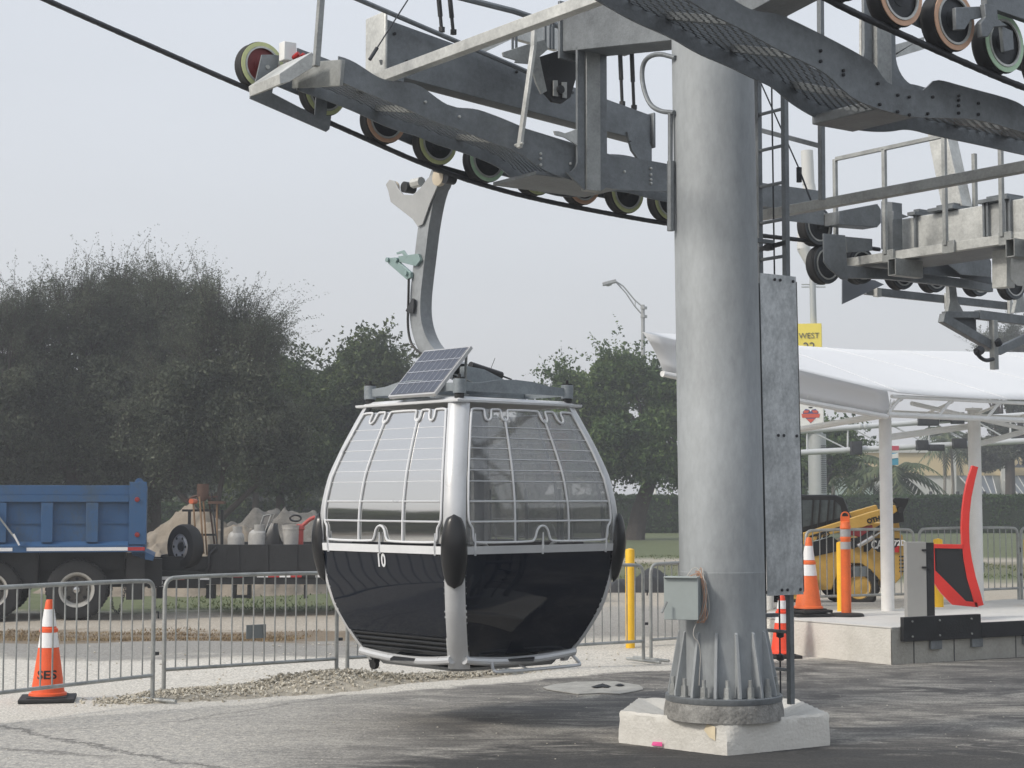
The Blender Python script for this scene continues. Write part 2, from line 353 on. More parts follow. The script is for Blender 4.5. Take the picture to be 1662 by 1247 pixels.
#@@SETTING
# ------------------------------------------------------------------ ground
class NG:
    def __init__(s, m): s.n = m.node_tree; s.L = s.n.links
    def m(s, op, a, b=None, c=None):
        x = s.n.nodes.new('ShaderNodeMath'); x.operation = op
        for i, k in enumerate((a, b, c)):
            if k is None: continue
            if isinstance(k, (int, float)): x.inputs[i].default_value = k
            else: s.L.new(k, x.inputs[i])
        return x.outputs[0]
    def sm(s, a, lo, hi, t0=0.0, t1=1.0):
        x = s.n.nodes.new('ShaderNodeMapRange'); x.interpolation_type = 'SMOOTHSTEP'
        x.inputs[1].default_value = lo; x.inputs[2].default_value = hi; x.inputs[3].default_value = t0; x.inputs[4].default_value = t1
        s.L.new(a, x.inputs[0]); return x.outputs[0]
    def noise(s, vec, sc, det=6, rough=0.6, stretch=None, rot=0, dist=0):
        if stretch or rot:
            mp = s.n.nodes.new('ShaderNodeMapping'); mp.inputs['Scale'].default_value = stretch or (1, 1, 1); mp.inputs['Rotation'].default_value = (0, 0, rot); s.L.new(vec, mp.inputs[0]); vec = mp.outputs[0]
        x = s.n.nodes.new('ShaderNodeTexNoise'); x.inputs['Scale'].default_value = sc; x.inputs['Detail'].default_value = det; x.inputs['Roughness'].default_value = rough; x.inputs['Distortion'].default_value = dist
        s.L.new(vec, x.inputs['Vector']); return x.outputs[0]
    def ramp(s, f, stops):
        x = s.n.nodes.new('ShaderNodeValToRGB'); s.L.new(f, x.inputs[0]); c = x.color_ramp
        while len(c.elements) < len(stops): c.elements.new(0.5)
        for e_, (p, col) in zip(c.elements, sorted(stops)): e_.position = p; e_.color = (*(col if hasattr(col, '__len__') else (col,) * 3), 1)
        return x.outputs[0]
    def mix(s, f, a, b, mode='MIX'):
        x = s.n.nodes.new('ShaderNodeMixRGB'); x.blend_type = mode
        for i, k in enumerate((f, a, b)):
            if isinstance(k, (int, float)): x.inputs[i].default_value = k
            elif isinstance(k, tuple): x.inputs[i].default_value = (*k, 1)
            else: s.L.new(k, x.inputs[i])
        return x.outputs[0]
gm = bpy.data.materials.new('site_ground'); gm.use_nodes = True; g = NG(gm); pb = g.n.nodes['Principled BSDF']
tc = g.n.nodes.new('ShaderNodeTexCoord'); P = tc.outputs['Object']; sp = g.n.nodes.new('ShaderNodeSeparateXYZ'); g.L.new(P, sp.inputs[0]); X, Y = sp.outputs[0], sp.outputs[1]
n_big = g.noise(P, 0.55, 8, 0.65); n_mid = g.noise(P, 2.2, 8, 0.65); n_fine = g.noise(P, 14, 8, 0.7); n_grit = g.noise(P, 60, 4, 0.7)
n_str = g.noise(P, 1.3, 10, 0.72, (0.75, 1.25, 1), R(-24), 0.7); n_str2 = g.noise(P, 2.4, 9, 0.74, (0.55, 1.5, 1), R(22), 1.4)
Yd = g.m('ADD', Y, g.m('MULTIPLY', g.m('SUBTRACT', n_big, 0.5), 3.2)); Yd = g.m('ADD', Yd, g.m('MULTIPLY', g.m('SUBTRACT', n_mid, 0.5), 1.5))
Yf = g.m('DIVIDE', Yd, 96.0)
lime = (0.54, 0.505, 0.44); road = (0.30, 0.285, 0.26); strw = (0.21, 0.16, 0.105); sand = (0.46, 0.41, 0.34); gras = (0.12, 0.14, 0.06); drk = (0.12, 0.11, 0.09)
f = lambda y: y / 96.0
left = g.ramp(Yf, [(f(20.2), lime), (f(21.0), road), (f(22.9), road), (f(23.5), strw), (f(27.6), strw), (f(28.3), sand), (f(32.0), sand), (f(33.2), gras), (f(41), gras), (f(44), drk), (f(90), gras)])
right = g.ramp(Yf, [(f(20.8), lime), (f(23.0), lime), (f(24), road), (f(29), (0.36, 0.34, 0.31)), (f(31), sand), (f(38), (0.40, 0.36, 0.29)), (f(41), gras), (f(50), (0.17, 0.16, 0.09)), (f(53), sand), (f(57), gras), (f(90), gras)])
xm = g.sm(g.m('ADD', X, g.m('MULTIPLY', n_mid, 1.0)), -0.2, 1.2)
far = g.mix(xm, left, right)
far = g.mix(g.sm(n_fine, 0.42, 0.62, 0, 0.35), far, g.mix(1.0, far, (0.55, 0.52, 0.45), 'MULTIPLY'))
# asphalt in front of the fence line
d = g.m('ADD', g.m('MULTIPLY', g.m('ADD', X, 3.3), -0.60), g.m('MULTIPLY', g.m('SUBTRACT', Y, 15.2), 0.80))
dd = g.m('ADD', d, g.m('MULTIPLY', g.m('SUBTRACT', n_mid, 0.5), 0.7))
asph_base = g.ramp(n_str, [(0.32, (0.03, 0.028, 0.026)), (0.44, (0.10, 0.094, 0.085)), (0.52, (0.165, 0.155, 0.14)), (0.60, (0.27, 0.255, 0.225)), (0.74, (0.42, 0.40, 0.35))])
asph = g.mix(g.sm(n_str2, 0.50, 0.64, 0, 0.75), asph_base, (0.36, 0.34, 0.30))
# paler, dustier ground towards the left
dust = g.sm(g.m('ADD', X, g.m('MULTIPLY', g.m('SUBTRACT', n_big, 0.5), 3.0)), -3.0, 0.2, 0.9, 0.0)
asph = g.mix(dust, asph, g.mix(g.sm(n_fine, 0.38, 0.62), (0.34, 0.325, 0.30), (0.54, 0.51, 0.45)))
# fresh black asphalt poured round the pedestal and to its right
px = g.m('SUBTRACT', X, 2.0); py = g.m('MULTIPLY', g.m('SUBTRACT', Y, 12.2), 1.2)
rr = g.m('SQRT', g.m('ADD', g.m('MULTIPLY', px, px), g.m('MULTIPLY', py, py))); rr = g.m('ADD', rr, g.m('MULTIPLY', g.m('SUBTRACT', n_str, 0.5), 2.6)); rr = g.m('MINIMUM', rr, g.m('ADD', g.m('ADD', g.m('MULTIPLY', g.sm(X, -2.6, 0.4, 2.6, 0.0), 1.0), g.m('MULTIPLY', g.m('SUBTRACT', Y, 13.1), 1.0)), g.m('ADD', 1.2, g.m('MULTIPLY', g.m('SUBTRACT', n_str2, 0.5), 3.4))))
asph = g.mix(g.sm(rr, 0.7, 1.9, 0.90, 0.0), asph, g.mix(n_fine, (0.018, 0.018, 0.019), (0.042, 0.041, 0.04)))
# wide darker strip below the cabin, light band beyond it
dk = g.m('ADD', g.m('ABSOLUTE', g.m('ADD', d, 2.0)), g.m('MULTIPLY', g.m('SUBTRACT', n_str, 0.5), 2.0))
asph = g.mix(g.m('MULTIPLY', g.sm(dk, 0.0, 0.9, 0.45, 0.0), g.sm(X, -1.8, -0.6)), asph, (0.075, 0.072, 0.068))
# cracks
def crack(ax, ay, bx, by, wid, amp, strength):
    L_ = math.hypot(bx - ax, by - ay); nx, ny = -(by - ay) / L_, (bx - ax) / L_; tx, ty = -ny * -1, nx * -1
    dist = g.m('ADD', g.m('MULTIPLY', g.m('SUBTRACT', X, ax), nx), g.m('MULTIPLY', g.m('SUBTRACT', Y, ay), ny))
    dist = g.m('ABSOLUTE', g.m('ADD', dist, g.m('MULTIPLY', g.m('SUBTRACT', g.noise(P, 2.6, 11, 0.82), 0.5), amp)))
    al = g.m('ADD', g.m('MULTIPLY', g.m('SUBTRACT', X, ax), (bx - ax) / L_), g.m('MULTIPLY', g.m('SUBTRACT', Y, ay), (by - ay) / L_))
    mk = g.m('MULTIPLY', g.sm(al, -0.2, 0.1), g.sm(al, L_ - 0.1, L_ + 0.3, 1, 0))
    return g.m('MULTIPLY', g.m('MULTIPLY', g.sm(dist, wid * .2, wid, strength, 0), mk), g.sm(n_fine, 0.35, 0.5))
for a, b, w_, am, st in ((gnd(-60, 1168), gnd(340, 1247), 0.06, 0.8, 0.75), (gnd(0, 1215), gnd(160, 1228), 0.09, 0.9, 0.6), (gnd(300, 1170), gnd(560, 1128), 0.035, 0.6, 0.5), (gnd(40, 1190), gnd(420, 1160), 0.03, 0.3, 0.35)):
    asph = g.mix(crack(a[0], a[1], b[0], b[1], w_, am, st), asph, (0.05, 0.048, 0.045))
col = g.mix(g.sm(dd, -0.06, 0.10), asph, g.mix(g.sm(Y, 21.5, 22.0), g.mix(g.sm(n_fine, 0.35, 0.65), lime, (0.64, 0.605, 0.54)), far))
nearfence = g.sm(g.m('ADD', Y, g.m('MULTIPLY', g.m('SUBTRACT', n_mid, .5), 1.2)), 19.9, 20.5)
col = g.mix(g.m('MULTIPLY', g.sm(dd, -0.06, 0.10), g.m('MULTIPLY', nearfence, g.sm(X, -0.6, -1.6))), col, far)
col = g.mix(g.sm(Y, 21.2, 21.9), col, far)
grit = g.mix(g.sm(g.noise(P, 42, 3, 0.8), 0.3, 0.7), (0.55, 0.55, 0.55), (1.38, 1.38, 1.38)); col = g.mix(1.0, col, grit, 'MULTIPLY')
g.L.new(col, pb.inputs['Base Color']); pb.inputs['Roughness'].default_value = 0.9
rg = g.sm(n_str, 0.3, 0.6, 0.72, 0.95); g.L.new(rg, pb.inputs['Roughness'])
bm = g.n.nodes.new('ShaderNodeBump'); bm.inputs['Strength'].default_value = 0.6; bm.inputs['Distance'].default_value = 0.02
hh = g.m('ADD', g.m('MULTIPLY', n_fine, 0.6), g.m('ADD', g.m('MULTIPLY', n_grit, 0.35), g.m('MULTIPLY', n_mid, 1.2))); g.L.new(hh, bm.inputs['Height']); g.L.new(bm.outputs[0], pb.inputs['Normal'])
xs = np.concatenate([[-900, -400, -200, -100, -60, -40, -25], np.arange(-16, 16.01, 0.25), [25, 40, 60, 100, 200, 400, 900]])
ys = np.concatenate([[-60, -20, 0, 4], np.arange(6, 36.01, 0.25), [38, 42, 46, 50, 55, 60, 70, 90, 130, 200, 400, 900, 1500]])
GX, GY = np.meshgrid(xs, ys); GZ = gh(GX, GY)
wob = 0.012 * (np.sin(GX * 2.1 + GY) + np.sin(GX * .9 - GY * 1.7)) * smooth(16.5, 19, GY) * (1 - smooth(32, 36, GY)); GZ = GZ + wob * (1 - smooth(2.5, 3.5, GX) * smooth(17, 18, GY))
mb = MB(); mb.grid([[(float(GX[i, j]), float(GY[i, j]), float(GZ[i, j])) for j in range(len(xs))] for i in range(len(ys))])
go = mb.build('ground', gm, sharp=180); go['kind'] = 'structure'

def scatter_blades(name, pts, h, wd, m, label, cat):
    n = len(pts); a = RNG.uniform(0, 2 * np.pi, n); hh_ = h * RNG.uniform(.5, 1.3, n); le = RNG.normal(0, .5, (n, 2)) * hh_[:, None]
    V = np.zeros((n, 3, 3)); dx = np.cos(a) * wd; dy = np.sin(a) * wd
    V[:, 0] = pts; V[:, 1] = pts; V[:, 0, 0] -= dx; V[:, 0, 1] -= dy; V[:, 1, 0] += dx; V[:, 1, 1] += dy
    V[:, 2] = pts; V[:, 2, :2] += le; V[:, 2, 2] += hh_
    o = fast_mesh(name, V.reshape(-1, 3), 3, m); tag(o, label, cat, kind='stuff'); return o
n = 9000; sx_ = RNG.uniform(-10, -3.0, n); sy_ = RNG.uniform(23.5, 28.0, n) + .5 * np.sin(sx_ * 2); sy_[:2500] = RNG.uniform(23.6, 25.0, 2500)
keep = (np.sin(sx_ * 3.1) + np.sin(sy_ * 4 + sx_) + RNG.normal(0, .7, n)) > -.6
p_ = np.stack([sx_, sy_, gh(sx_, sy_)], 1)[keep]
scatter_blades('straw', p_, 0.035, 0.012, straw_m, 'dry brown straw and dead grass strewn on the ground behind the fence', 'straw')
n = 26000; sx_ = RNG.uniform(-7, 14, n); sy_ = RNG.uniform(33, 58, n); keep = (np.sin(sx_ * .9 + 1) + np.sin(sy_ * .8) + RNG.normal(0, .8, n)) > -.3
keep &= ~((sx_ > 0) & (sy_ < 41)); p_ = np.stack([sx_, sy_, gh(sx_, sy_)], 1)[keep]
scatter_blades('grass', p_, 0.05, 0.018, grass_m, 'patchy green grass beyond the gravel', 'grass')

# heaps ------------------------------------------------------------
from mathutils import noise as mnoise
def heap(name, m, cx, cy, z0, bumps, res, ext, label, cat, rough=.1):
    P_ = []
    for y_ in np.linspace(-ext[1], ext[1], res[1]):
        row = []
        for x_ in np.linspace(-ext[0], ext[0], res[0]):
            q_ = Vector((x_ * 1.1 + cx, y_ * 1.1, 3.3)); wv = .35 * mnoise.fractal(q_ * .8, 1, 2, 4)
            z = max([h * max(0, 1 - math.hypot((x_ + wv - bx) / sx2, (y_ + wv - by) / sy2)) ** .9 for bx, by, sx2, sy2, h in bumps])
            nz = rough * mnoise.fractal(q_ * 2.2, .8, 2, 7) + rough * .5 * abs(mnoise.fractal(q_ * 5, .7, 2, 5))
            row.append((cx + x_ + nz * .4, cy + y_, z0 - .06 + z + nz * min(1, z * 3)))
        P_.append(row)
    mb_ = MB(); mb_.grid(P_); return tag(mb_.build(name, m, base=(cx, cy, z0), sharp=50), label, cat)
heap('dirt_pile', dirt, -7.4, 40.0, -0.2, [(-1.1, 0, 2.2, 2.2, 1.25), (0, .2, 2.5, 2.4, 2.0), (.45, 0, 2.0, 2, 1.85), (1.2, 0, 2.2, 2, 1.5)], (110, 60), (3.6, 2.5), 'tall pale tan heap of dug earth behind the spare wheel and blue truck tailgate', 'dirt pile', 0.16)
heap('dirt_pile', dirt_grey, -5.4, 43.0, -0.2, [(-1.5, 0, 2.3, 2, 1.55), (-.7, .2, 2.2, 2, 1.88), (-.1, .1, 2.2, 2, 1.9), (.35, 0, 2.2, 2, 1.85), (1.3, .1, 2.3, 2, 1.6), (2.6, 0, 2.0, 2, 1.2)], (130, 60), (4.8, 2.4), 'grey rubble heap behind the gas bottles on the trailer', 'dirt pile', 0.13)
# gravel windrow under the fence, with its stones
gp = []
for k in range(3800):
    t_ = RNG.uniform(0, 1); base = np.array([-3.7, 15.95]) * (1 - t_) + np.array([0.35, 19.0]) * t_
    wd = (0.34 if t_ < .4 else 0.34 - .36 * (t_ - .4)) * (0.45 + 0.55 * math.sin(min(1, t_ * 1.35) * math.pi)) + 0.06; c_ = RNG.normal(0, wd * .55); along = RNG.normal(0, .12)
    q = base + np.array([.79, .61]) * along + np.array([-.61, .79]) * c_
    hgt = (0.14 if t_ < .45 else 0.14 - .14 * (t_ - .45)) * max(0, math.sin(min(1, t_ * 1.1) * math.pi)) * math.exp(-(c_ / (wd * .8 + .05)) ** 2) * (0.8 + .3 * math.sin(t_ * 17))
    gp.append((q[0], q[1], hgt, RNG.uniform(.009, .024)))
OCT = np.array([(1, 0, 0), (0, 1, 0), (-1, 0, 0), (0, -1, 0), (0, 0, 1), (0, 0, -1)], float); OF = [(0, 1, 4), (1, 2, 4), (2, 3, 4), (3, 0, 4), (1, 0, 5), (2, 1, 5), (3, 2, 5), (0, 3, 5)]
mb = MB()
for x_, y_, z_, r_ in gp:
    q_ = Matrix.Rotation(random.random() * 6, 3, (random.random(), random.random(), .3)); s_ = (r_ * random.uniform(.8, 1.5), r_ * random.uniform(.7, 1.1), r_ * random.uniform(.5, .9))
    mb.addm([tuple(q_ @ Vector((p[0] * s_[0], p[1] * s_[1], p[2] * s_[2])) + Vector((x_, y_, z_ + r_ * .3))) for p in OCT], OF)
P_ = []
for i in range(70):
    t_ = i / 69; base = np.array([-3.75, 15.86]) * (1 - t_) + np.array([0.4, 19.04]) * t_; row = []
    for j in range(17):
        c_ = (j / 16 - .5) * 1.3; wd = (0.34 if t_ < .4 else 0.34 - .36 * (t_ - .4)) * (0.45 + 0.55 * math.sin(min(1, t_ * 1.35) * math.pi)) + .06
        hgt = (0.14 if t_ < .45 else 0.14 - .14 * (t_ - .45)) * max(0, math.sin(min(1, t_ * 1.1) * math.pi)) * math.exp(-(c_ / (wd * .8 + .05)) ** 2) * (0.8 + .3 * math.sin(t_ * 17)) - .012 + random.uniform(-.006, .006)
        q = base + np.array([-.61, .79]) * c_; row.append((q[0], q[1], hgt if 0 < j < 16 and 0 < i < 69 else -.05))
    P_.append(row)
gb = MB(); gb.grid(P_); gv = thing('gravel_windrow', 'low ridge of pale limestone gravel along the foot of the steel fence', 'gravel', (-1.6, 17.4, 0)); gv['kind'] = 'stuff'
gb.build('gravel_bed', mat('gravel_fines', (0.40, 0.36, 0.29), 0.95, 0, 0.3, 9, 0.8, 60), gv); mb.build('stones', stone_m, gv, flat=True)
# loose stones and clods over the limestone band
mb = MB()
for k in range(700):
    if k < 450: y_ = random.uniform(17.5, 23); x_ = random.uniform(-8, 3.0)
    else: y_ = random.uniform(11.5, 19); x_ = random.uniform(-4, 5)
    if (x_ - TX) ** 2 + (y_ - TY) ** 2 < 1.2: continue
    if x_ > 3.0 and y_ > 18.5: continue
    r_ = random.uniform(.005, .02) if k < 450 else random.uniform(.003, .010)
    mb.addm([(x_ + p[0] * r_, y_ + p[1] * r_ * .8, float(gh(x_, y_)) + r_ * .2 + p[2] * r_ * .6) for p in OCT], OF)
tag(mb.build('loose_stones', stone_m, flat=True), 'small pale stones scattered over the asphalt and limestone', 'stones', kind='stuff')

# ------------------------------------------------------------------ trees, hedge
def leaf_cloud(cent, rad, n, size, up=0.0, squash=0.8):
    """n leaf-sized quads spread round clump centres"""
    idx = RNG.integers(0, len(cent), n); c = cent[idx]; r = rad[idx]
    dvec = RNG.normal(0, 1, (n, 3)); dvec /= np.linalg.norm(dvec, axis=1)[:, None]
    p = c + dvec * (r * RNG.uniform(0.25, 1.0, n) ** 0.6)[:, None] * np.array([1, 1, squash])
    a = RNG.normal(0, 1, (n, 3)); a[:, 2] += up; a /= np.linalg.norm(a, axis=1)[:, None]
    b = np.cross(a, RNG.normal(0, 1, (n, 3))); b /= np.linalg.norm(b, axis=1)[:, None]
    s_ = size * RNG.uniform(0.5, 1.35, n)[:, None]; a = a * s_; b = b * s_ * 0.5
    return np.stack([p - a, p + b, p + a, p - b], 1).reshape(-1, 3)
def tree(x, y, z, H, crown, label, leafm, trunk_h, r0, nclump=90, nleaf=26000, size=0.09, wispy=0, drop=0.0, name='broadleaf_tree', group=None, fork=None, seed=1, lean=0.0, cl=(0.35, 0.9)):
    """crown: list of (dx, dy, zc, rx, ry, rz) lobes relative to the trunk foot"""
    rg_ = np.random.default_rng(seed); t = thing(name, label, 'tree', (x, y, z), group=group); OFF[t.name] = (0, 0, 0)      # parts are written relative to the foot
    C = []; RR = []; per = max(4, nclump // len(crown))
    for (dx, dy, zc, rx, ry, rz) in crown:
        for k in range(per):
            d_ = rg_.normal(0, 1, 3); d_ /= np.linalg.norm(d_); q = rg_.uniform(0.15, 1) ** 0.42
            C.append((dx + d_[0] * rx * q, dy + d_[1] * ry * q, zc + d_[2] * rz * q)); RR.append(rg_.uniform(*cl) * (0.8 + .5 * (1 - q)))
    C = np.array(C); RR = np.array(RR)
    tb = MB(); top = Vector((lean, 0, trunk_h))
    tb.tube([(0, 0, -.2), (0, 0, .1), (lean * .3, 0, trunk_h * .5), tuple(top)], [r0 * 1.5, r0 * 1.15, r0 * .9, r0 * .8], 10)
    tips = C[rg_.permutation(len(C))[:26]]
    limbs = fork or [(math.cos(a) * .9, math.sin(a) * .9, 1.3) for a in (0.3, 1.7, 3.0, 4.2, 5.5)]
    for L_ in limbs:
        p1 = top + Vector(L_) ; tb.tube([tuple(top - Vector((0, 0, .15))), tuple(top + Vector(L_) * .5 + Vector((0, 0, -.08))), tuple(p1)], [r0 * .62, r0 * .48, r0 * .4], 7)
        for tip in [q for q in tips if (q[0] - top.x) * L_[0] + (q[1] - top.y) * L_[1] > 0][:7]:
            tv = Vector(tip); md = p1.lerp(tv, .5) + Vector(rg_.normal(0, .2, 3)) + Vector((0, 0, .2))
            tb.tube([tuple(p1), tuple(md), tuple(tv)], [r0 * .3, r0 * .17, r0 * .05], 5, caps=False)
    dn = (C[:, 2] < np.quantile(C[:, 2], .62)) | (rg_.random(len(C)) < .3) if wispy else rg_.random(len(C)) < .85
    V = [leaf_cloud(C[dn], RR[dn], int(nleaf * dn.mean()), size)]
    # feathery sprays: leafy twigs that grow out of the crown's surface
    ns = nclump * 3 + wispy * 7; ctr = C.mean(0); si = rg_.integers(0, len(C), ns); st_ = C[si]
    if wispy: hi = rg_.random(ns) < .5; top_i = np.argsort(C[:, 2])[-max(4, len(C) // 3):]; st_[hi] = C[top_i[rg_.integers(0, len(top_i), hi.sum())]]
    dr = (st_ - ctr) * np.array([1, 1, 1.1]); dr /= np.linalg.norm(dr, axis=1)[:, None] + 1e-6; dr += rg_.normal(0, .35, (ns, 3)); dr[:, 2] += .9 if wispy else .25; dr /= np.linalg.norm(dr, axis=1)[:, None]
    ln = rg_.uniform(.7, 1.5, ns) * (1.0 if not wispy else np.where(st_[:, 2] > np.median(C[:, 2]), rg_.uniform(.8, 1.35, ns), .8)); st_ = st_ + dr * (RR[si] * .55)[:, None]; bend = rg_.normal(0, .38, (ns, 3)); bend[:, 2] -= .25
    m_ = 84 if wispy else 34; tt = rg_.uniform(.12, 1.0, (ns, m_)) ** .9
    pp_ = st_[:, None, :] + dr[:, None, :] * (ln[:, None] * tt)[..., None] + bend[:, None, :] * (tt ** 2 * ln[:, None])[..., None] + rg_.normal(0, 1, (ns, m_, 3)) * (.17 * (1.1 - tt))[..., None] * (ln[:, None, None] * .5 + .3)
    pc_ = pp_.reshape(-1, 3); V.append(leaf_cloud(pc_, np.full(len(pc_), .03), len(pc_), size * (.36 if wispy else .75)))
    a5 = [(math.cos(a), math.sin(a), 0) for a in (0, 2.1, 4.2)]
    for k in range(0, ns, 1 if wispy else 3):
        row = []
        for t_ in (0, .3, .6, .85):
            c_ = st_[k] + dr[k] * ln[k] * t_ + bend[k] * t_ * t_ * ln[k]; r_ = .017 * (1.05 - t_); row.append([tuple(c_ + np.array(q) * r_) for q in a5 + a5[:1]])
        tb.grid(row)
    if drop:       # hanging foliage under the crown
        low = C[C[:, 2] < np.median(C[:, 2])]; cc = low - np.stack([np.zeros(len(low)), np.zeros(len(low)), rg_.uniform(.3, drop, len(low))], 1); cc[:, 2] = np.maximum(cc[:, 2], trunk_h * .62)
        V.append(leaf_cloud(cc, np.full(len(cc), .6), int(nleaf * .22), size, squash=1.4))
    tb.build('trunk', bark, t)
    fast_mesh('crown', np.concatenate(V), 4, leafm, t)
    return t
# ---- the trees behind the yard
def lobes(pxs, Y, x0):      # crown lobes given as (px, py, half width px, half height px) seen at distance Y
    k = Y / LENS_PX; out = []
    for px_, py_, hw, hh_ in pxs:
        X_, _, Z_ = atY(px_, py_, Y); out.append((X_ - x0, random.uniform(-.6, .6), Z_, hw * k, max(hw, hh_) * k * .8, hh_ * k))
    return out
def place_tree(px_base, Y, lob, label, leafm, th, r0, **k):
    Y = Y * 1.3; wz_ = k.get('wispy', 0); k['nleaf'] = int(k.get('nleaf', 26000) * (2.0 if wz_ else 1.6)); k['size'] = k.get('size', .09) * (1.0 if wz_ else 1.2)
    if Y < 90: lob = [(a, c + ((42 if wz_ else 26) if c < 650 else 0), d_ * (1.12 if wz_ else 1), e_) for a, c, d_, e_ in lob]
    k['cl'] = (.38, 1.0) if wz_ else (.45, 1.15)
    X_ = atY(px_base, 800, Y)[0]; tree(X_, Y, 0, 0, lobes(lob, Y, X_), label, leafm, th, r0, **k)
place_tree(-10, 44, [(-10, 560, 90, 80), (40, 640, 80, 90), (-30, 700, 80, 70), (10, 520, 50, 40)], 'feathery olive tree cut by the left edge, above the truck bed', leaf_olive, 2.2, .28, nclump=110, nleaf=34000, wispy=70, drop=1.5, seed=3, size=.075)
place_tree(118, 45, [(150, 500, 45, 40), (95, 490, 45, 35), (130, 530, 70, 50), (60, 600, 60, 60), (120, 730, 110, 30), (80, 570, 70, 60), (160, 600, 70, 90), (110, 660, 90, 80), (60, 530, 40, 40), (190, 690, 60, 60)], 'tall feathery tree standing directly behind the blue truck bed, thick dark trunk', leaf_olive, 2.6, .32, nclump=150, nleaf=46000, wispy=110, drop=1.8, seed=4, size=.075)
place_tree(250, 47, [(240, 520, 85, 50), (290, 500, 50, 45), (200, 590, 50, 80), (250, 720, 90, 35), (235, 500, 60, 45), (270, 560, 85, 70), (230, 620, 80, 80), (310, 640, 60, 70), (225, 462, 42, 26), (285, 475, 40, 26)], 'tallest feathery olive tree, crest of wispy twigs above all the others', leaf_olive, 2.8, .28, nclump=150, nleaf=46000, wispy=150, drop=1.6, seed=5, size=.075)
place_tree(347, 42, [(345, 500, 35, 30), (330, 560, 60, 45), (385, 590, 70, 60), (415, 560, 30, 30), (350, 600, 80, 50), (300, 650, 60, 50), (400, 640, 70, 60), (350, 555, 50, 40), (395, 530, 30, 45), (430, 690, 60, 45), (270, 690, 50, 40)], 'feathery tree with a low forked trunk behind the trailer spare wheel', leaf_olive, 1.2, .2, nclump=150, nleaf=42000, wispy=80, drop=1.0, seed=6, size=.07,
           fork=[(-1.25, 0, 1.0), (1.35, .1, 1.15), (.25, .3, 1.6)])
place_tree(455, 52, [(450, 600, 40, 35), (420, 740, 60, 40), (490, 740, 60, 40), (430, 610, 50, 45), (470, 640, 60, 50), (440, 680, 70, 55), (480, 700, 50, 50)], 'bushy green tree between the forked feathery tree and the round dark tree', leaf_dark, 2.2, .2, nclump=90, nleaf=26000, drop=.8, seed=7)
place_tree(575, 55, [(580, 590, 75, 45), (540, 620, 55, 50), (620, 620, 55, 50), (590, 560, 40, 22), (560, 680, 70, 50), (630, 690, 60, 50), (520, 690, 50, 50)], 'round dark green tree behind the cabin hanger', leaf_dark, 2.4, .24, nclump=150, nleaf=42000, seed=8)
place_tree(1030, 62, [(990, 615, 75, 48), (950, 640, 50, 50), (1050, 610, 55, 40), (1040, 670, 75, 60), (960, 700, 70, 45), (1010, 585, 40, 22), (1090, 650, 50, 60), (925, 610, 26, 22), (1080, 720, 50, 40), (1000, 745, 55, 26), (1075, 760, 40, 24), (950, 740, 50, 30)],
           'broad green tree between the cabin and the steel column, leaning pale trunk', leaf_green, 2.7, .42, nclump=170, nleaf=60000, seed=9, lean=.7, fork=[(-1.6, 0, 1.5), (-.3, .2, 1.9), (1.2, .1, 1.6)])
place_tree(1330, 72, [(1330, 735, 45, 40), (1350, 720, 30, 22), (1310, 760, 40, 30)], 'small green tree behind the perforated sign column', leaf_green, 2.2, .2, nclump=50, nleaf=12000, seed=10, size=.12)
place_tree(1640, 95, [(1630, 570, 40, 22), (1665, 560, 45, 25), (1610, 590, 28, 16), (1655, 610, 60, 30), (1690, 600, 40, 40), (1640, 700, 70, 50), (1600, 730, 40, 30), (1690, 720, 40, 40)], 'tall spreading tree at the far right behind the white canopy', leaf_olive, 5, .4, nclump=150, nleaf=36000, size=.12, wispy=20, seed=12)
bgt = [(40, 66, 28), (160, 70, 40), (300, 68, 50), (415, 64, 44), (500, 74, 36), (660, 72, 40), (880, 82, 46), (760, 84, 46), (590, 80, 40)]
for i, (px_, Y_, hw) in enumerate(bgt):
    place_tree(px_, Y_, [(px_ - hw * .5, 725, hw, 38), (px_ + hw * .6, 730, hw, 36), (px_, 690, hw * .9, 30), (px_, 765, hw * 1.1, 22)],
               ['parking-lot tree far behind the blue truck bed at the left edge', 'parking-lot tree far behind the middle of the blue truck bed', 'parking-lot tree seen under the tallest feathery tree', 'parking-lot tree behind the tan dirt heap and forked tree', 'far tree behind the trailer gas bottles', 'far tree directly behind the solar panel', 'low far tree right of the cabin roof', 'low far tree directly behind the cabin roof', 'far tree behind the left half of the cabin'][i],
               leaf_dark, 2.3, .18, nclump=60, nleaf=16000, seed=20 + i, size=.13, group='parking-lot trees beyond the hedge')
# the dark wood beyond the car park
n = 60000; wx = RNG.uniform(-48, 2, n); wy = RNG.uniform(128, 150, n); hmax = 5.6 + 1.2 * np.sin(wx * .35) + .7 * np.sin(wx * 1.1 + 1); hmax = np.where(wx > -12, hmax * .6, hmax); wz = RNG.uniform(0, 1, n) ** .8 * hmax
pc = np.stack([wx, wy, wz], 1); Vw = leaf_cloud(pc, np.full(n, .5), n, .34)
tag(fast_mesh('distant_woods', Vw, 4, leaf_dark), 'dark distant wood closing the view beyond the hedge on the left', 'woods', kind='stuff')
# unseen tree belts added on either side, to darken what the cabin glass mirrors
for sx in (-1, 1):
    n = 26000; wy = RNG.uniform(-45, 95, n); wx = sx * RNG.uniform(60, 72, n); wz = RNG.uniform(0, 1, n) ** .8 * (8.5 + 2 * np.sin(wy * .2 + sx) + np.sin(wy * .7)); wx = np.where((wy > 50), wx * 1.0, wx)
    Vw = leaf_cloud(np.stack([wx, wy, wz], 1), np.full(n, .5), n, .75)
    tag(fast_mesh('unseen_side_woods', Vw, 4, leaf_dark), 'unseen belt of trees added for the reflections on the ' + ('left' if sx < 0 else 'right') + ' side beyond the picture edge', 'woods', kind='stuff')
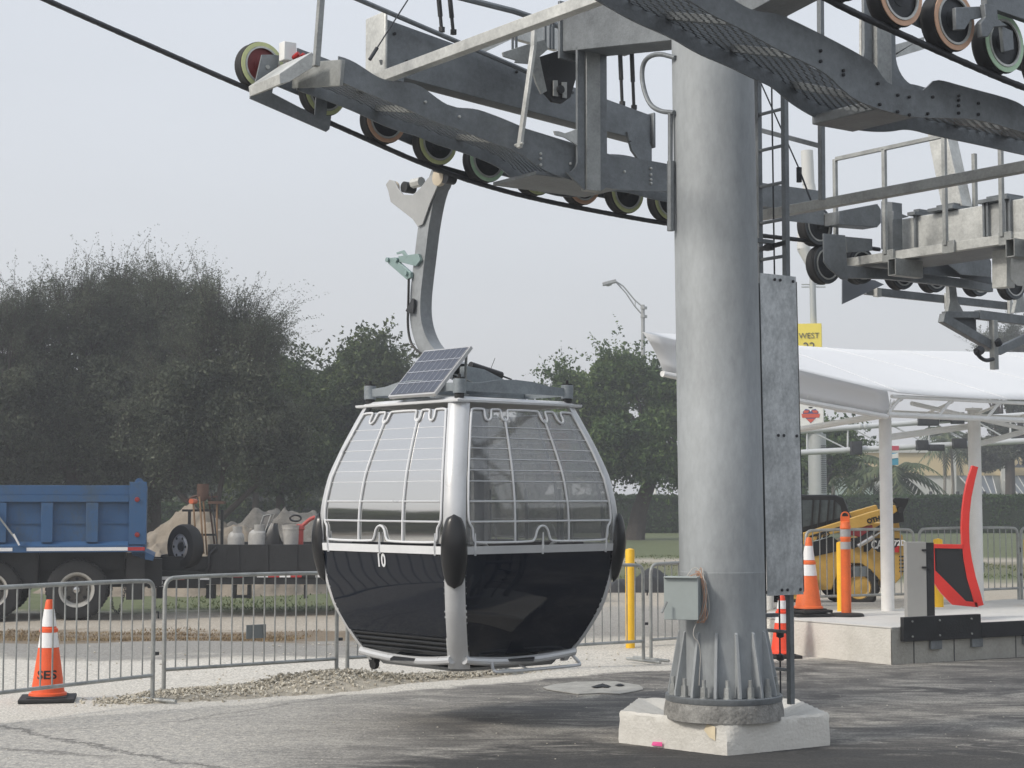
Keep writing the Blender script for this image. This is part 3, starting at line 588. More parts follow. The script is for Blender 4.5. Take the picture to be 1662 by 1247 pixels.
# hedge: two trimmed runs
def hedge(a, b, h0, h1, th, label, n):
    a, b = np.array(a), np.array(b); L = np.linalg.norm(b - a); dr = (b - a) / L; nr = np.array([-dr[1], dr[0]]); mb_ = MB(); P_ = []
    k = int(L / .8)
    for i in range(k + 1):
        t_ = i / k; c = a + dr * L * t_; row = []; h = h0 + (h1 - h0) * t_
        for (o_, z_) in ((-th / 2, -.1), (-th / 2 - .05, h * .5), (-th / 2 + .05, h - .1), (0, h), (th / 2 - .05, h - .1), (th / 2, -.1)):
            q = c + nr * (o_ + random.uniform(-.05, .05)); row.append((q[0], q[1], z_ + random.uniform(-.05, .05)))
        P_.append(row)
    mb_.grid(P_); mid = (a + b) / 2; t = thing('hedge', label, 'hedge', (mid[0], mid[1], 0))
    mb_.build('hedge_core', mat('hedge_core', (0.018, 0.03, 0.012), 0.9, 0, 0.4, 8, .8, 20), t)
    s_ = RNG.uniform(0, L, n); face = RNG.random(n); q = a + dr * s_[:, None]; hh_ = (h0 + (h1 - h0) * s_ / L); top_ = face < .3
    off_ = np.where(top_, RNG.uniform(-th / 2, th / 2, n), -th / 2 * np.sign(nr[1]) * -1 * -1); z = np.where(top_, hh_, RNG.uniform(0, 1, n) * hh_)
    off_ = off_ + RNG.normal(0, .06, n); z = z + RNG.normal(0, .05, n)
    p = np.stack([q[:, 0] + nr[0] * off_, q[:, 1] + nr[1] * off_, z], 1) - np.array([mid[0], mid[1], 0])
    aa = RNG.normal(0, 1, (n, 3)); aa /= np.linalg.norm(aa, axis=1)[:, None]; bb = np.cross(aa, RNG.normal(0, 1, (n, 3))); bb /= np.linalg.norm(bb, axis=1)[:, None]
    aa *= .09; bb *= .06; fast_mesh('leaves', np.stack([p - aa, p + bb, p + aa, p - bb], 1).reshape(-1, 3), 4, leaf_hedge, t)
hedge((-42, 74), (3.0, 90), 1.45, 1.75, 1.2, 'long clipped dark hedge behind the dirt heaps on the left', 42000)
hedge((1.5, 98), (62, 98), 2.05, 2.05, 1.4, 'long clipped hedge behind the loader and the white canopy posts', 42000)

# far parked cars, only their roofs show above the hedge
def parked_car(px_, Y, label, m, L=4.5):
    X_ = atY(px_, 800, Y)[0]; t = thing('parked_car', label, 'car', (X_, Y, 0), group='cars parked beyond the hedge')
    OFF[t.name] = (0, 0, 0)
    b = MB(); prof = [(-L / 2, .35), (-L / 2, .8), (-L * .42, .95), (-L * .28, 1.0), (-L * .16, 1.45), (L * .18, 1.5), (L * .34, 1.02), (L * .48, .9), (L / 2, .7), (L / 2, .35)]
    b.prism([(x_, -.85, z_) for x_, z_ in prof], (0, 1.7, 0)); b.build('body', m, t, bevel=.05)
    gl = MB(); gl.prism([(x_, -.87, z_) for x_, z_ in ((-L * .25, 1.02), (-L * .15, 1.38), (L * .16, 1.42), (L * .29, 1.04))], (0, 1.74, 0)); gl.build('windows', navy, t)
    for x_ in (-L * .31, L * .31):
        for y_ in (-.82, .82):
            wm = MB(); wm.lathe([(.2, -.09), (.33, -.09), (.33, .09), (.2, .09)], (x_, y_, .33), (0, 1, 0), 16); wm.build('wheel', rubber, t)
parked_car(440, 101, 'white parked car whose roof shows over the hedge right of the tools', whitep)
parked_car(80, 107, 'grey parked car beyond the hedge behind the blue truck bed', mat('car_grey', (.2, .2, .21), .3, coat=.5))

# street lamp behind the canopy tip
def street_lamp():
    Y_ = 112.0; X_ = atY(1045, 800, Y_)[0]; t = thing('street_lamp', 'tall grey street lamp with a single arm over the broad tree', 'street lamp', (X_, Y_, 0))
    z1 = atY(1045, 495, Y_)[2]; b = MB(); b.cyl((X_, Y_, 0), (X_, Y_, z1), .17, 12, .12); b.build('pole', mat('lamp_pole', (.36, .37, .37), .5, .3), t)
    p = lambda a, b_: atY(a, b_, Y_); a_ = MB(); a_.tube([p(1045, 500), p(1030, 487), p(1012, 465), p(998, 456)], .05, 6); a_.tube([p(1045, 514), p(1030, 497), p(1016, 476), p(998, 456)], .05, 6); a_.tube([p(1031, 489), p(1031, 498)], .03, 6)
    for zz in (500, 514): a_.cyl(p(1045, zz + 2), p(1045, zz - 2), .22, 10)
    a_.build('arm', MATS['lamp_pole'], t)
    h = MB(); c = p(989, 459); h.box(c, (.9, .5, .22), mx=Matrix.Rotation(R(-14), 3, 'Y')); h.lathe([(.07, -.24), (.25, -.15), (.28, 0)], (c[0] - .08, c[1], c[2]), (0, 0, 1), 12); h.build('lamp_head', MATS['lamp_pole'], t, bevel=.03)
street_lamp()

# perforated sign column with yellow panel and emblem
def sign_column():
    Y_ = 79.3; X_ = atY(1326, 800, Y_)[0]; k = Y_ / LENS_PX; Z = lambda y_: atY(0, y_, Y_)[2]
    t = thing('sign_column', 'tall grey perforated sign column with a yellow panel and a white emblem box', 'sign', (X_, Y_, 0))
    grey = mat('column_grey', (.42, .44, .44), .5, .2, .05); wh = mat('lamp_white', (.62, .62, .60), .5)
    b = MB(); b.cyl((X_ + .03, Y_, 0), (X_ + .03, Y_, Z(705)), 14.5 * k, 24); b.cyl((X_, Y_, Z(705)), (X_, Y_, Z(697)), 12 * k, 20, 7 * k); b.cyl((X_, Y_, Z(700)), (X_ - .1, Y_, Z(437)), 6 * k, 14, 5 * k)
    for yy in (462, 466): b.cyl((X_ - .6, Y_, Z(yy)), (X_ + .5, Y_, Z(yy)), .03, 6)
    b.build('pole', grey, t)
    c = MB(); xx = lambda p_: atY(p_, 800, Y_)[0]
    c.cyl((xx(1318), Y_, Z(300)), (xx(1316), Y_, Z(245)), 10 * k, 18); c.cyl((xx(1322), Y_, Z(345)), (xx(1319), Y_, Z(300)), 12 * k, 18, 10 * k)
    c.cyl((xx(1312), Y_, Z(372)), (xx(1322), Y_, Z(345)), 13 * k, 18, 12 * k); c.cyl((xx(1308), Y_, Z(405)), (xx(1310), Y_, Z(358)), 10 * k, 18); c.cyl((xx(1321), Y_, Z(437)), (xx(1309), Y_, Z(403)), 5 * k, 18, 11 * k)
    c.build('siren_stack', wh, t)
    s_ = MB()
    for yy in range(724, 800, 3): s_.box((X_ + .03 + 8 * k, Y_ - 12.2 * k, Z(yy)), (10 * k, .03, .025), rz=.55)
    s_.build('perforation', dkmetal, t)
    yb = MB(); x0, x1 = xx(1296), xx(1329); yb.box2((x0, Y_ - .55, Z(697)), (x1, Y_ + .1, Z(526)))
    # the yellow tall box with the white lower emblem panel proud of it
    yo = MB(); yo.box((xx(1316), Y_ - .1, (Z(527) + Z(650)) / 2), (1.12, .75, Z(527) - Z(650)), rz=R(-12)); yo.build('yellow_panel', sign_yel, t)
    fx = lambda px_, pz, sx: (lambda x_, y_, z_: (xx(px_) + x_ * math.cos(R(-12)), Y_ - .1 - .40 - x_ * math.sin(R(12)) - z_ + .005, pz + y_))
    text_mb('WEST', .36, fx(1313, Z(547), 1), .006, .0).build('lettering', txt_dark, t); text_mb('22', .56, fx(1313, Z(565), 1), .006, .0).build('lettering', txt_dark, t)
    wb = MB(); wb.box((xx(1316), Y_ - .12, (Z(654) + Z(697)) / 2), (1.20, .78, Z(654) - Z(697)), rz=R(-12)); wb.build('emblem_box', whitep, t)
    em = MB(); hp = [(0, -.36), (.34, .02), (.36, .2), (.22, .34), (.06, .30), (0, .2), (-.06, .30), (-.22, .34), (-.36, .2), (-.34, .02)]
    F_ = fx(1314, (Z(654) + Z(697)) / 2 - .02, 1); em.prism([F_(a * 1.0, b_ * .95, .005) for a, b_ in hp], (0, -.012, 0)); eo = em.build('emblem', mat('emblem_blue', (.06, .07, .2), .5), t)
    rb = MB(); rb.prism([F_(a, b_, .02) for a, b_ in ((-.42, .10), (.42, .10), (.38, -.08), (-.38, -.08))], (0, -.012, 0)); rb.prism([F_(a, b_, .02) for a, b_ in ((-.3, .25), (-.05, .25), (-.12, .14), (-.32, .14))], (0, -.012, 0)); rb.prism([F_(a, b_, .02) for a, b_ in ((.3, .25), (.05, .25), (.12, .14), (.32, .14))], (0, -.012, 0))
    rb.prism([F_(a, b_, .02) for a, b_ in ((-.2, -.13), (.2, -.13), (.02, -.30), (-.02, -.30))], (0, -.012, 0))
    rb.build('emblem_band', mat('emblem_red', (.62, .09, .05), .5), eo)
    cp = MB(); cp.prism([F_(a, b_, .02) for a, b_ in ((-.1, .42), (.1, .42), (.07, .36), (-.07, .36))], (0, -.012, 0)); cp.build('emblem_crown', txt_black, eo)
    text_mb('HEART RUNNERS', .085, lambda x_, y_, z_: F_(x_, y_ + .01, .035 + z_), .006, .004).build('lettering', whitep, eo) if False else None
sign_column()

# overhead double-tube sign gantry with floodlights, beyond the canopy
def tube_gantry():
    Y_ = 65.0; t = thing('overhead_gantry', 'white double-tube overhead gantry carrying dark floodlights beyond the canopy posts', 'gantry', atY(1480, 800, Y_)[:2] + (0,))
    p = lambda a, b_, dy=0: atY(a, b_, Y_ + dy); k = Y_ / LENS_PX; wt = mat('gantry_white', (.55, .57, .58), .5)
    b = MB(); b.cyl(p(1200, 707), p(1700, 671), 4.6 * k, 14); b.build('upper_tube', wt, t)
    b = MB(); b.cyl(p(1200, 740), p(1700, 714), 4.8 * k, 14); b.build('lower_tube', wt, t)
    b = MB()
    for x_ in range(1310, 1700, 66):
        b.cyl(p(x_, 697 - (x_ - 1310) * .072), p(x_, 733 - (x_ - 1310) * .052), .04, 6); b.cyl(p(x_, 697 - (x_ - 1310) * .072), p(x_ + 66, 733 - (x_ - 1244) * .052), .03, 6)
    for x_ in (1396, 1404): b.lathe([(5 * k, -.04), (6.4 * k, -.04), (6.4 * k, .04), (5 * k, .04)], p(x_, 692), (1, 0, -.07), 14)
    b.build('bracing', wt, t)
    b = MB(); b.cyl(p(1700, 690), (p(1700, 690)[0], Y_, 0), .2, 14); b.cyl(p(1200, 707), (p(1200, 690)[0], Y_, 0), .2, 14); b.build('leg', wt, t)
    for (x0, y0, x1, y1) in ((1492, 670, 1521, 691), (1528, 674, 1543, 684), (1546, 670, 1562, 688), (1382, 717, 1397, 738), (1489, 715, 1504, 731), (1548, 712, 1566, 728), (1509, 722, 1530, 732)):
        q0, q1 = p(x0, y1, -.35), p(x1, y0, -.05); b = MB(); b.box2(q0, q1); b.box2((q0[0] + .05, q0[1] - .02, q0[2] + .05), (q1[0] - .05, q0[1], q1[2] - .05)); b.build('floodlight', dkmetal, t, bevel=.02)
    q0, q1 = p(1443, 731, -.3), p(1458, 724, -.2); b = MB(); b.box2(q0, q1); b.build('stop_panel', mat('gantry_pink', (.5, .08, .12), .5), t)
tube_gantry()
def banner():
    Y_ = 67.; p = lambda a, b_: atY(a, b_, Y_); t = thing('banner', 'small blue and white banner hung left of the first canopy post', 'banner', p(1450, 755))
    b = MB(); q0, q1 = p(1441, 755), p(1458, 735); b.box2(q0, (q1[0], Y_ + .04, q1[2])); b.build('cloth', mat('banner_blue', (.08, .34, .5), .6), t)
    b = MB(); b.prism([(q0[0], Y_ - .006, q1[2] - .1), (q1[0], Y_ - .006, q1[2]), (q1[0], Y_ - .006, q1[2] - .2), (q0[0], Y_ - .006, q1[2] - .25)], (0, -.01, 0)); b.build('stripe', whitep, t)
banner()

# yellow and white building
def hall():
    Y_ = 153.; k = Y_ / LENS_PX; p = lambda a, b_: atY(a, b_, Y_); t = thing('low_building', 'long low building with yellow upper wall and dark slanted awnings', 'building', (p(1560, 800)[0], Y_, 0))
    xL, xR = p(1405, 800)[0], p(1780, 800)[0]; zt, zm = p(0, 735)[2], p(0, 772)[2]
    b = MB(); b.box2((xL, Y_ + .2, 0), (xR, Y_ + 14, zm)); b.build('lower_wall', wall_w, t)
    b = MB(); b.box2((xL, Y_, zm), (xR, Y_ + 14, zt)); b.build('upper_wall', wall_y, t)
    b = MB(); b.box2((xL - .2, Y_ - .25, zt), (xR + .2, Y_ + 14.2, zt + .25)); b.build('parapet', wall_w, t)
    for x0 in (1556, 1624, 1690):
        a, c = p(x0, 773), p(x0 + 46, 801); b = MB(); b.prism([(a[0], Y_ + .1, zm), (p(x0 + 40, 0)[0], Y_ + .1, zm), (c[0] + .3, Y_ - 1.9, c[2]), (a[0] + .9, Y_ - 1.9, c[2])], (0, .06, .06)); ao = b.build('awning', shade_m, t)
        b = MB()
        for j in range(5):
            f_ = j / 4; b.bar((a[0] + f_ * (p(x0 + 40, 0)[0] - a[0]), Y_ + .05, zm - .03), (a[0] + .9 + f_ * (c[0] + .3 - a[0] - .9), Y_ - 1.95, c[2] - .03), .08, .08)
        b.build('awning_frame', wall_w, ao)
    for x0 in (1533, 1612, 1668): b = MB(); b.box2((p(x0 - 3, 0)[0], Y_ - .4, 0), (p(x0 + 4, 0)[0], Y_ + .1, zt)); b.build('pilaster', wall_w, t)
    for x0 in (1592, 1640, 1650, 1658):
        c = p(x0, 757); b = MB(); b.lathe([(.04, .5), (.06, .22), (.2, .1), (.42, -.12)], (c[0], Y_ - .6, c[2]), n=12); b.bar((c[0], Y_ - .6, c[2] + .4), (c[0], Y_, c[2] + .7), .06, .06); b.build('wall_lamp', dkmetal, t)
hall()
def annex():
    Y_ = 146.; p = lambda a, b_: atY(a, b_, Y_); t = thing('low_building', 'pale green low building behind the palm beside the sign column', 'building', (p(1380, 800)[0], Y_, 0))
    b = MB(); b.box2((p(1300, 0)[0], Y_, 0), (p(1408, 0)[0], Y_ + 6, p(0, 775)[2])); b.build('wall', mat('pale_green_wall', (.38, .46, .42), .8, 0, .06, 1), t)
    b = MB(); b.box2((p(1298, 0)[0], Y_ - .3, p(0, 775)[2]), (p(1410, 0)[0], Y_ + 6.3, p(0, 771)[2])); b.build('roof', wall_y, t)
    for x_ in (1352, 1385): b = MB(); b.box2((p(x_, 0)[0], Y_ - .05, .3), (p(x_ + 14, 0)[0], Y_ + .05, 1.9)); b.build('window', navy, t)
annex()
# railing of dark posts before the building
def palm(px_, Y, py_top, label, n=16, L=2.6, seed=0, trunk=.16):
    X_ = atY(px_, 800, Y)[0]; zt = atY(px_, py_top, Y)[2]; t = thing('palm_tree', label, 'palm', (X_, Y, 0)); OFF[t.name] = (0, 0, 0); rg_ = np.random.default_rng(seed)
    b = MB(); b.tube([(0, 0, 0), (.1, 0, zt * .5), (0, 0, zt)], [trunk * 1.3, trunk, trunk * .8], 9); b.build('trunk', mat('palm_bark', (.2, .18, .15), .9, 0, .2, 8), t)
    V = []
    for i in range(n):
        a = 2 * math.pi * i / n + rg_.uniform(-.2, .2); el = rg_.uniform(-.1, 1.2); st = []
        for j in range(15):
            f_ = j / 14; r_ = L * f_ * math.cos(el * (1 - f_ * .4)); z_ = zt + L * (math.sin(el) * f_ - .85 * f_ * f_); st.append(np.array([math.cos(a) * r_, math.sin(a) * r_, z_]))
        sd_ = np.array([-math.sin(a), math.cos(a), 0])
        for j in range(1, 15):
            for s_ in (-1, 1):
                ll = .55 * L / 2.6 * math.sin(min(1, j / 14 * 1.1) * math.pi * .85 + .3) + .08; d_ = (st[j] - st[j - 1]); tip = st[j] + sd_ * s_ * ll + d_ * .9 - np.array([0, 0, ll * .55])
                V += [st[j - 1], st[j], tip, st[j - 1] * .5 + tip * .5 - d_ * .15]
    fast_mesh('fronds', np.array(V), 4, leaf_palm, t)
palm(1377, 106.6, 760, 'bushy palm beside the perforated sign column', 26, 3.4, 1)
palm(1452, 104, 772, 'palm with a long drooping frond behind the first canopy post', 18, 3.6, 2)
palm(1350, 125, 745, 'slender palm just right of the sign column', 16, 2.6, 6)
palm(1545, 135, 722, 'tall slim palm left of the second canopy post, before the yellow wall', 18, 2.8, 3, .12)
palm(1532, 140, 705, 'tallest slim palm touching the gantry tubes', 16, 2.6, 4, .12)
def far_rail():
    t = thing('railing', 'low dark post railing in front of the yellow building', 'railing', (36, 128, 0)); b = MB(); b.bar((22, 128, 2.1), (50, 128, 2.1), .06, .06); b.bar((22, 128, 1.5), (50, 128, 1.5), .06, .06); b.build('rail', wall_w, t)
    for i in range(14): b = MB(); b.cyl((23 + i * 2.0, 128, 0), (23 + i * 2.0, 128, 2.5), .13, 8); b.build('post', dkmetal, t)
far_rail()
for i, (px_, Y_, t_, h_) in enumerate(((1057, 110, 'white', 770), (1064, 117, 'white', 760), (1528, 90, 'pale', 740))):
    if i == 2: continue
    q = atY(px_, 800, Y_); b = MB(); b.cyl((q[0], Y_, 0), (q[0], Y_, atY(px_, h_, Y_)[2]), .12, 10, .1); b.cyl((q[0], Y_, atY(px_, h_, Y_)[2]), (q[0], Y_, atY(px_, h_, Y_)[2] + .1), .2, 10)
    solo(b, 'light_pole', whitep, ['shorter white pole between the broad tree trunk and the steel column', 'taller thin white pole right beside the steel column, beyond the hedge'][i], 'pole')
# ------------------------------------------------------------------ ropeway tower (lift frame)
RU = [-9, -4.43, -2.73, -1.9, -1.52, -.92, -.37, .2, 1.03, 1.7, 2.8, 3.75, 6.5]; RZ = [6.80, 5.55, 5.11, 4.92, 4.81, 4.665, 4.575, 4.52, 4.475, 4.45, 4.45, 4.46, 4.46]
R2U = [-9, -4.4, -2.8, -1.44, -.84, -.23, .45, 1.5, 6]; R2Z = [6.5, 5.7, 5.25, 4.877, 4.785, 4.692, 4.60, 4.52, 4.46]
def rz1(u): return float(np.interp(u, RU, RZ))
def rz2(u): return float(np.interp(u, R2U, R2Z))
V1, V2 = 2.5, -2.5
def rope(v, fz, u0, u1, label):
    us = np.arange(u0, u1, .035); zs = np.array([np.mean([fz(a + d_) for d_ in (-.3, -.15, 0, .15, .3)]) for a in us]); mb = MB(); n = 18; vs = []
    for i, (a, z) in enumerate(zip(us, zs)):
        for k in range(n):
            th = 2 * math.pi * k / n; r_ = .0235 * (1 - .14 * abs(math.sin(3 * (th - a * 22)))); vs.append((a, v + math.cos(th) * r_, z + math.sin(th) * r_))
    fs = [(i * n + k, i * n + (k + 1) % n, (i + 1) * n + (k + 1) % n, (i + 1) * n + k) for i in range(len(us) - 1) for k in range(n)]
    mb.addm(vs, fs); return solo(mb, 'haul_rope', rope_m, label, 'steel cable', LIFT, 'haul ropes', sharp=80)
rope(V1, rz1, -9, 4.6, 'far steel haul rope climbing to the upper left, the one the cabin hangs from')
rope(V2, rz2, -9, 6, 'near steel haul rope under the large sheaves at the upper right')

tw = thing('lift_tower', 'thick round galvanised steel column of the ropeway, bolted to a concrete block', 'steel tower', (0, 0, .26), LIFT)
b = MB(); b.lathe([(.322, .38), (.322, 1.3), (.3225, 1.302), (.3225, 1.312), (.321, 1.314), (.320, 2.5), (.319, 2.502), (.317, 4.0), (.3165, 4.003), (.313, 6.25)], n=64); b.v = [(x - .0081 * max(0, z - .8), y + .0059 * max(0, z - .8), z) for x, y, z in b.v]; b.build('column', column_m, tw)
b = MB(); b.lathe([(.0, .35), (.438, .35), (.44, .355), (.44, .39), (.434, .395), (.0, .395)], n=56); b.build('base_plate', galv, tw)
for i in range(14):
    a = 2 * math.pi * (i + .5) / 14; c, s_ = math.cos(a), math.sin(a); b = MB(); t_ = .011
    poly = [(.318 * c, .318 * s_, .395), (.418 * c, .418 * s_, .395), (.418 * c, .418 * s_, .43), (.338 * c, .338 * s_, .86), (.318 * c, .318 * s_, .875)]
    b.prism([(p[0] + s_ * t_, p[1] - c * t_, p[2]) for p in poly], (-2 * t_ * s_, 2 * t_ * c, 0)); b.build('gusset', column_m, tw, bevel=.002)
    a = 2 * math.pi * i / 14; c, s_ = math.cos(a) * .392, math.sin(a) * .392; b = MB()
    b.cyl((c, s_, .395), (c, s_, .40), .034, 16); b.lathe([(.029, .40), (.029, .452)], (c, s_, 0), n=6); b.lathe([(.027, .452), (.027, .475)], (c, s_, 0), n=6); b.cyl((c, s_, .475), (c, s_, .53), .0155, 10); b.build('anchor_bolt', galv2, tw)
# cross arm over the column, hangers to both catwalks
def box_arm(y0, y1, z0a, z0b, z1, hw):
    b_ = MB(); sec = lambda y_, z0, h: [(-h, y_, z0), (h, y_, z0), (h, y_, z1), (-h, y_, z1)]
    A_, B_ = sec(y0, z0a, hw), sec(y1, z0b, hw); return b_.addm(A_ + B_, [(3, 2, 1, 0), (4, 5, 6, 7), (0, 1, 5, 4), (1, 2, 6, 5), (2, 3, 7, 6), (3, 0, 4, 7)])
b = MB(); b.v = []; b = box_arm(0, 1.75, 5.40, 5.66, 6.05, .17); c_ = box_arm(0, -1.75, 5.40, 5.66, 6.05, .17); b.addm(c_.v, [f_[::-1] for f_ in c_.f])
b.box2((-.20, 1.75, 5.60), (.20, 1.78, 6.10)); b.box2((-.20, -1.75, 5.60), (.20, -1.78, 6.10)); b.build('cross_arm', galv, tw, bevel=.006)
b = MB(); b.cyl((0, 0, 5.95), (0, 0, 6.26), .42, 40); b.build('head_flange', galv, tw)

def wave(pts, v, n=4):
    q = rounded([pv(a, b_, v) for a, b_ in pts], it=2); q.sort(key=lambda p: p[0]); return np.array([p[0] for p in q]), np.array([p[2] for p in q])
def ev(w_, u): return np.interp(u, w_[0], w_[1])
def plate(us, zl, zh, v, th, name, parent, m=galv):
    P_ = [[(float(a), v, float(l)) for a, l in zip(us, zl)], [(float(a), v, float(h)) for a, h in zip(us, zh)]]
    b_ = MB(); b_.shell(P_, (0, th, 0)); return b_.build(name, m, parent, sharp=50)
def grate(us0, us1, fz, v0, v1, parent, label=None):
    """expanded-metal floor: honeycomb strands"""
    pu_, pv_ = .11, .034; b_ = MB(); nu = int((us1 - us0) / pu_); nv = int(abs(v1 - v0) / pv_); sg = 1 if v1 > v0 else -1
    def strand(p, q):
        p, q = np.array(p), np.array(q); d_ = q - p; d_[0] += 1e-6; l = math.hypot(d_[0], d_[1]); nx, ny = -d_[1] / l * .0042, d_[0] / l * .0042; h = .004
        A_ = [(p[0] - nx, p[1] - ny), (p[0] + nx, p[1] + ny), (q[0] + nx, q[1] + ny), (q[0] - nx, q[1] - ny)]; vs = []
        for z_ in (0, h):
            for k, (x_, y_) in enumerate(A_): vs.append((x_, y_, (p[2] if k in (0, 1) else q[2]) + z_))
        b_.addm(vs, [(3, 2, 1, 0), (4, 5, 6, 7), (0, 1, 5, 4), (2, 3, 7, 6)])
    def nd(a, c): a = min(max(a, us0), us1); c_ = v0 + sg * c; return (a, c_, fz(a, c_))
    for j in range(nv + 1):
        for i in range(nu + 1):
            a0 = us0 + i * pu_ + (pu_ / 2 if j % 2 else 0); c0 = j * pv_
            if a0 - .2 * pu_ > us1 - .01: continue
            strand(nd(a0 - .15 * pu_, c0), nd(a0 + .15 * pu_, c0))
            if j < nv:
                strand(nd(a0 + .15 * pu_, c0), nd(a0 + .35 * pu_, c0 + pv_)); strand(nd(a0 - .15 * pu_, c0), nd(a0 - .35 * pu_, c0 + pv_))
    return b_.build('floor_mesh', galv, parent, flat=True)

# ---- far sheave assembly with its catwalk
NEAR1_TOP = [(500, 92), (520, 88), (543, 89), (569, 97), (590, 110), (615, 127), (640, 133), (670, 134), (690, 144), (716, 165), (737, 175), (771, 176), (797, 185), (830, 198), (876, 219), (937, 238), (1010, 258), (1044, 259), (1089, 267), (1150, 282), (1223, 294), (1238, 303), (1258, 311), (1272, 307), (1295, 307), (1315, 318), (1330, 327)]
NEAR1_BOT = [(500, 110), (535, 124), (572, 141), (610, 157), (630, 165), (659, 176), (688, 190), (716, 202), (745, 209), (803, 234), (845, 247), (876, 274), (922, 292), (983, 305), (1013, 309), (1089, 310), (1160, 322), (1223, 333), (1280, 340), (1330, 346)]
FAR1_BOT = [(455, 133), (480, 146), (530, 163), (583, 184), (618, 202), (648, 213), (676, 220), (706, 234), (737, 243), (775, 256), (812, 272), (840, 297), (880, 312), (916, 321), (955, 318), (985, 310), (1020, 312), (1056, 323), (1100, 331), (1223, 352), (1300, 361), (1340, 366)]
W1T, W1B, W1F = wave(NEAR1_TOP, 1.6), wave(NEAR1_BOT, 1.6), wave(FAR1_BOT, 2.25)
s1 = thing('sheave_assembly', 'far row of rope wheels with its wavy-edged steel catwalk, left of the column', 'sheave assembly', (0, 1.9, 4.4), LIFT, 'sheave assemblies of the tower')
us = np.arange(-2.45, 2.75, .05); us = us[us <= W1T[0].max()]
plate(us, ev(W1B, us), ev(W1T, us), 1.6, .014, 'side_plate', s1)
ub = np.arange(-2.45, W1F[0].max(), .05); plate(ub, ev(W1F, ub), ev(W1F, ub) + .34, 2.25, .014, 'side_plate', s1)
f1 = lambda a, c: float(ev(W1B, a) + .012 + ((ev(W1F, a) + .085) - (ev(W1B, a) + .012)) * (c - 1.614) / (2.25 - 1.614))
grate(-2.42, min(us.max(), ub.max()), f1, 1.62, 2.24, s1)
for uu in (-2.3, -1.7, -.9, .25, 1.1, 1.9, 2.4): b = MB(); b.bar((uu, 1.62, f1(uu, 1.62) + .035), (uu, 2.25, f1(uu, 2.25) + .035), .05, .05); b.build('cross_channel', galv2, s1, bevel=.003)
b = MB(); b.bar((-2.44, 1.56, f1(-2.42, 1.6) + .05), (-2.44, 2.32, f1(-2.42, 2.25) + .05), .03, .20); b.build('cross_channel', galv2, s1, bevel=.003)
b = MB(); b.box2((-.55, 1.62, f1(-.3, 1.9) - .05), (.45, 2.24, f1(.2, 1.9) - .02)); b.build('mounting_box', MATS['galvanised'], s1, bevel=.006)
# hanger column (web plus two flanges, flared foot)
def hanger(parent, v, sgn, u0, zb, zt, fl):
    b_ = MB(); b_.box2((u0 - .075, v - sgn * .03, zb - .05), (u0 + .075, v + sgn * .05, zt)); b_.build('hanger_web', galv2, parent, bevel=.004)
    for s_ in (-1, 1):
        prof = [(u0 + s_ * .08, zb - .05)]
        for k in range(9): t_ = k / 8 * math.pi / 2; prof.append((u0 + s_ * (.16 + fl * (1 - math.sin(t_))), zb + .08 + fl * (1 - math.cos(t_))))
        prof += [(u0 + s_ * .16, zt), (u0 + s_ * .08, zt)]
        b_ = MB(); b_.prism([(a, v - sgn * .012, c) for a, c in (prof if s_ * sgn > 0 else prof[::-1])], (0, sgn * .024, 0)); b_.build('hanger_flange', galv, parent, bevel=.002)
hanger(tw, 1.56, 1, -.01, 4.50, 5.66, .12); hanger(tw, -1.56, -1, .08, 4.72, 5.66, .2)
b = MB(); hk = [(-.13, 4.80), (-.22, 4.84), (-.30, 4.87), (-.40, 4.88), (-.415, 4.91), (-.37, 4.915), (-.30, 4.905), (-.17, 4.96), (-.13, 4.99)]; b.prism([(a, 1.55, c) for a, c in hk], (0, .015, 0)); b.build('rope_hook', galvb, tw)

def sheave(parent, u, v, z, r, side, ring, hubm=dkmetal, name='sheave_wheel'):
    """rubber-lined wheel; side -1: face towards the camera"""
    b_ = MB(); b_.lathe([(r * .78, -.055), (r * .98, -.055), (r, -.04), (r * .95, -.012), (r * .95, .012), (r, .04), (r * .98, .055), (r * .78, .055), (r * .78, -.055)], (u, v, z), (0, 1, 0), 44); w_ = b_.build(name, rubber, parent)
    b_ = MB(); b_.lathe([(r * .80, 0), (r * .965, 0), (r * .965, .006), (r * .80, .006), (r * .80, 0)], (u, v + side * .058, z), (0, side, 0), 44); b_.build('painted_ring', ring, w_)
    b_ = MB(); b_.lathe([(r * .715, 0), (r * .79, 0), (r * .79, .012), (r * .715, .012), (r * .715, 0)], (u, v + side * .058, z), (0, side, 0), 44); b_.build('rim', galvb, w_)
    b_ = MB(); b_.lathe([(0, -.03), (r * .25, -.03), (r * .3, -.052), (r * .75, -.045), (r * .78, -.02)], (u, v + side * .0, z), (0, -side, 0), 32); b_.lathe([(0, .0), (r * .75, .0), (r * .76, .02)], (u, v + side * .02, z), (0, side, 0), 32); b_.lathe([(0, .09), (.025, .09), (.03, .05), (.07, .045), (.075, .02)], (u, v + side * .01, z), (0, side, 0), 12); b_.build('hub', hubm, w_)
    return w_
rings = [ring_y, ring_y, ring_p, ring_y, ring_g, ring_y, ring_p, ring_y, ring_y, ring_g]
for i, uu in enumerate((-2.66, -2.08, -1.50, -.98, -.46, .08, .60, 1.12, 1.64, 2.16)):
    zc = rz1(uu) + .215
    sheave(s1, uu, V1, zc, .195, -1, rings[i], wheelred if i == 0 else dkmetal)
b = MB()
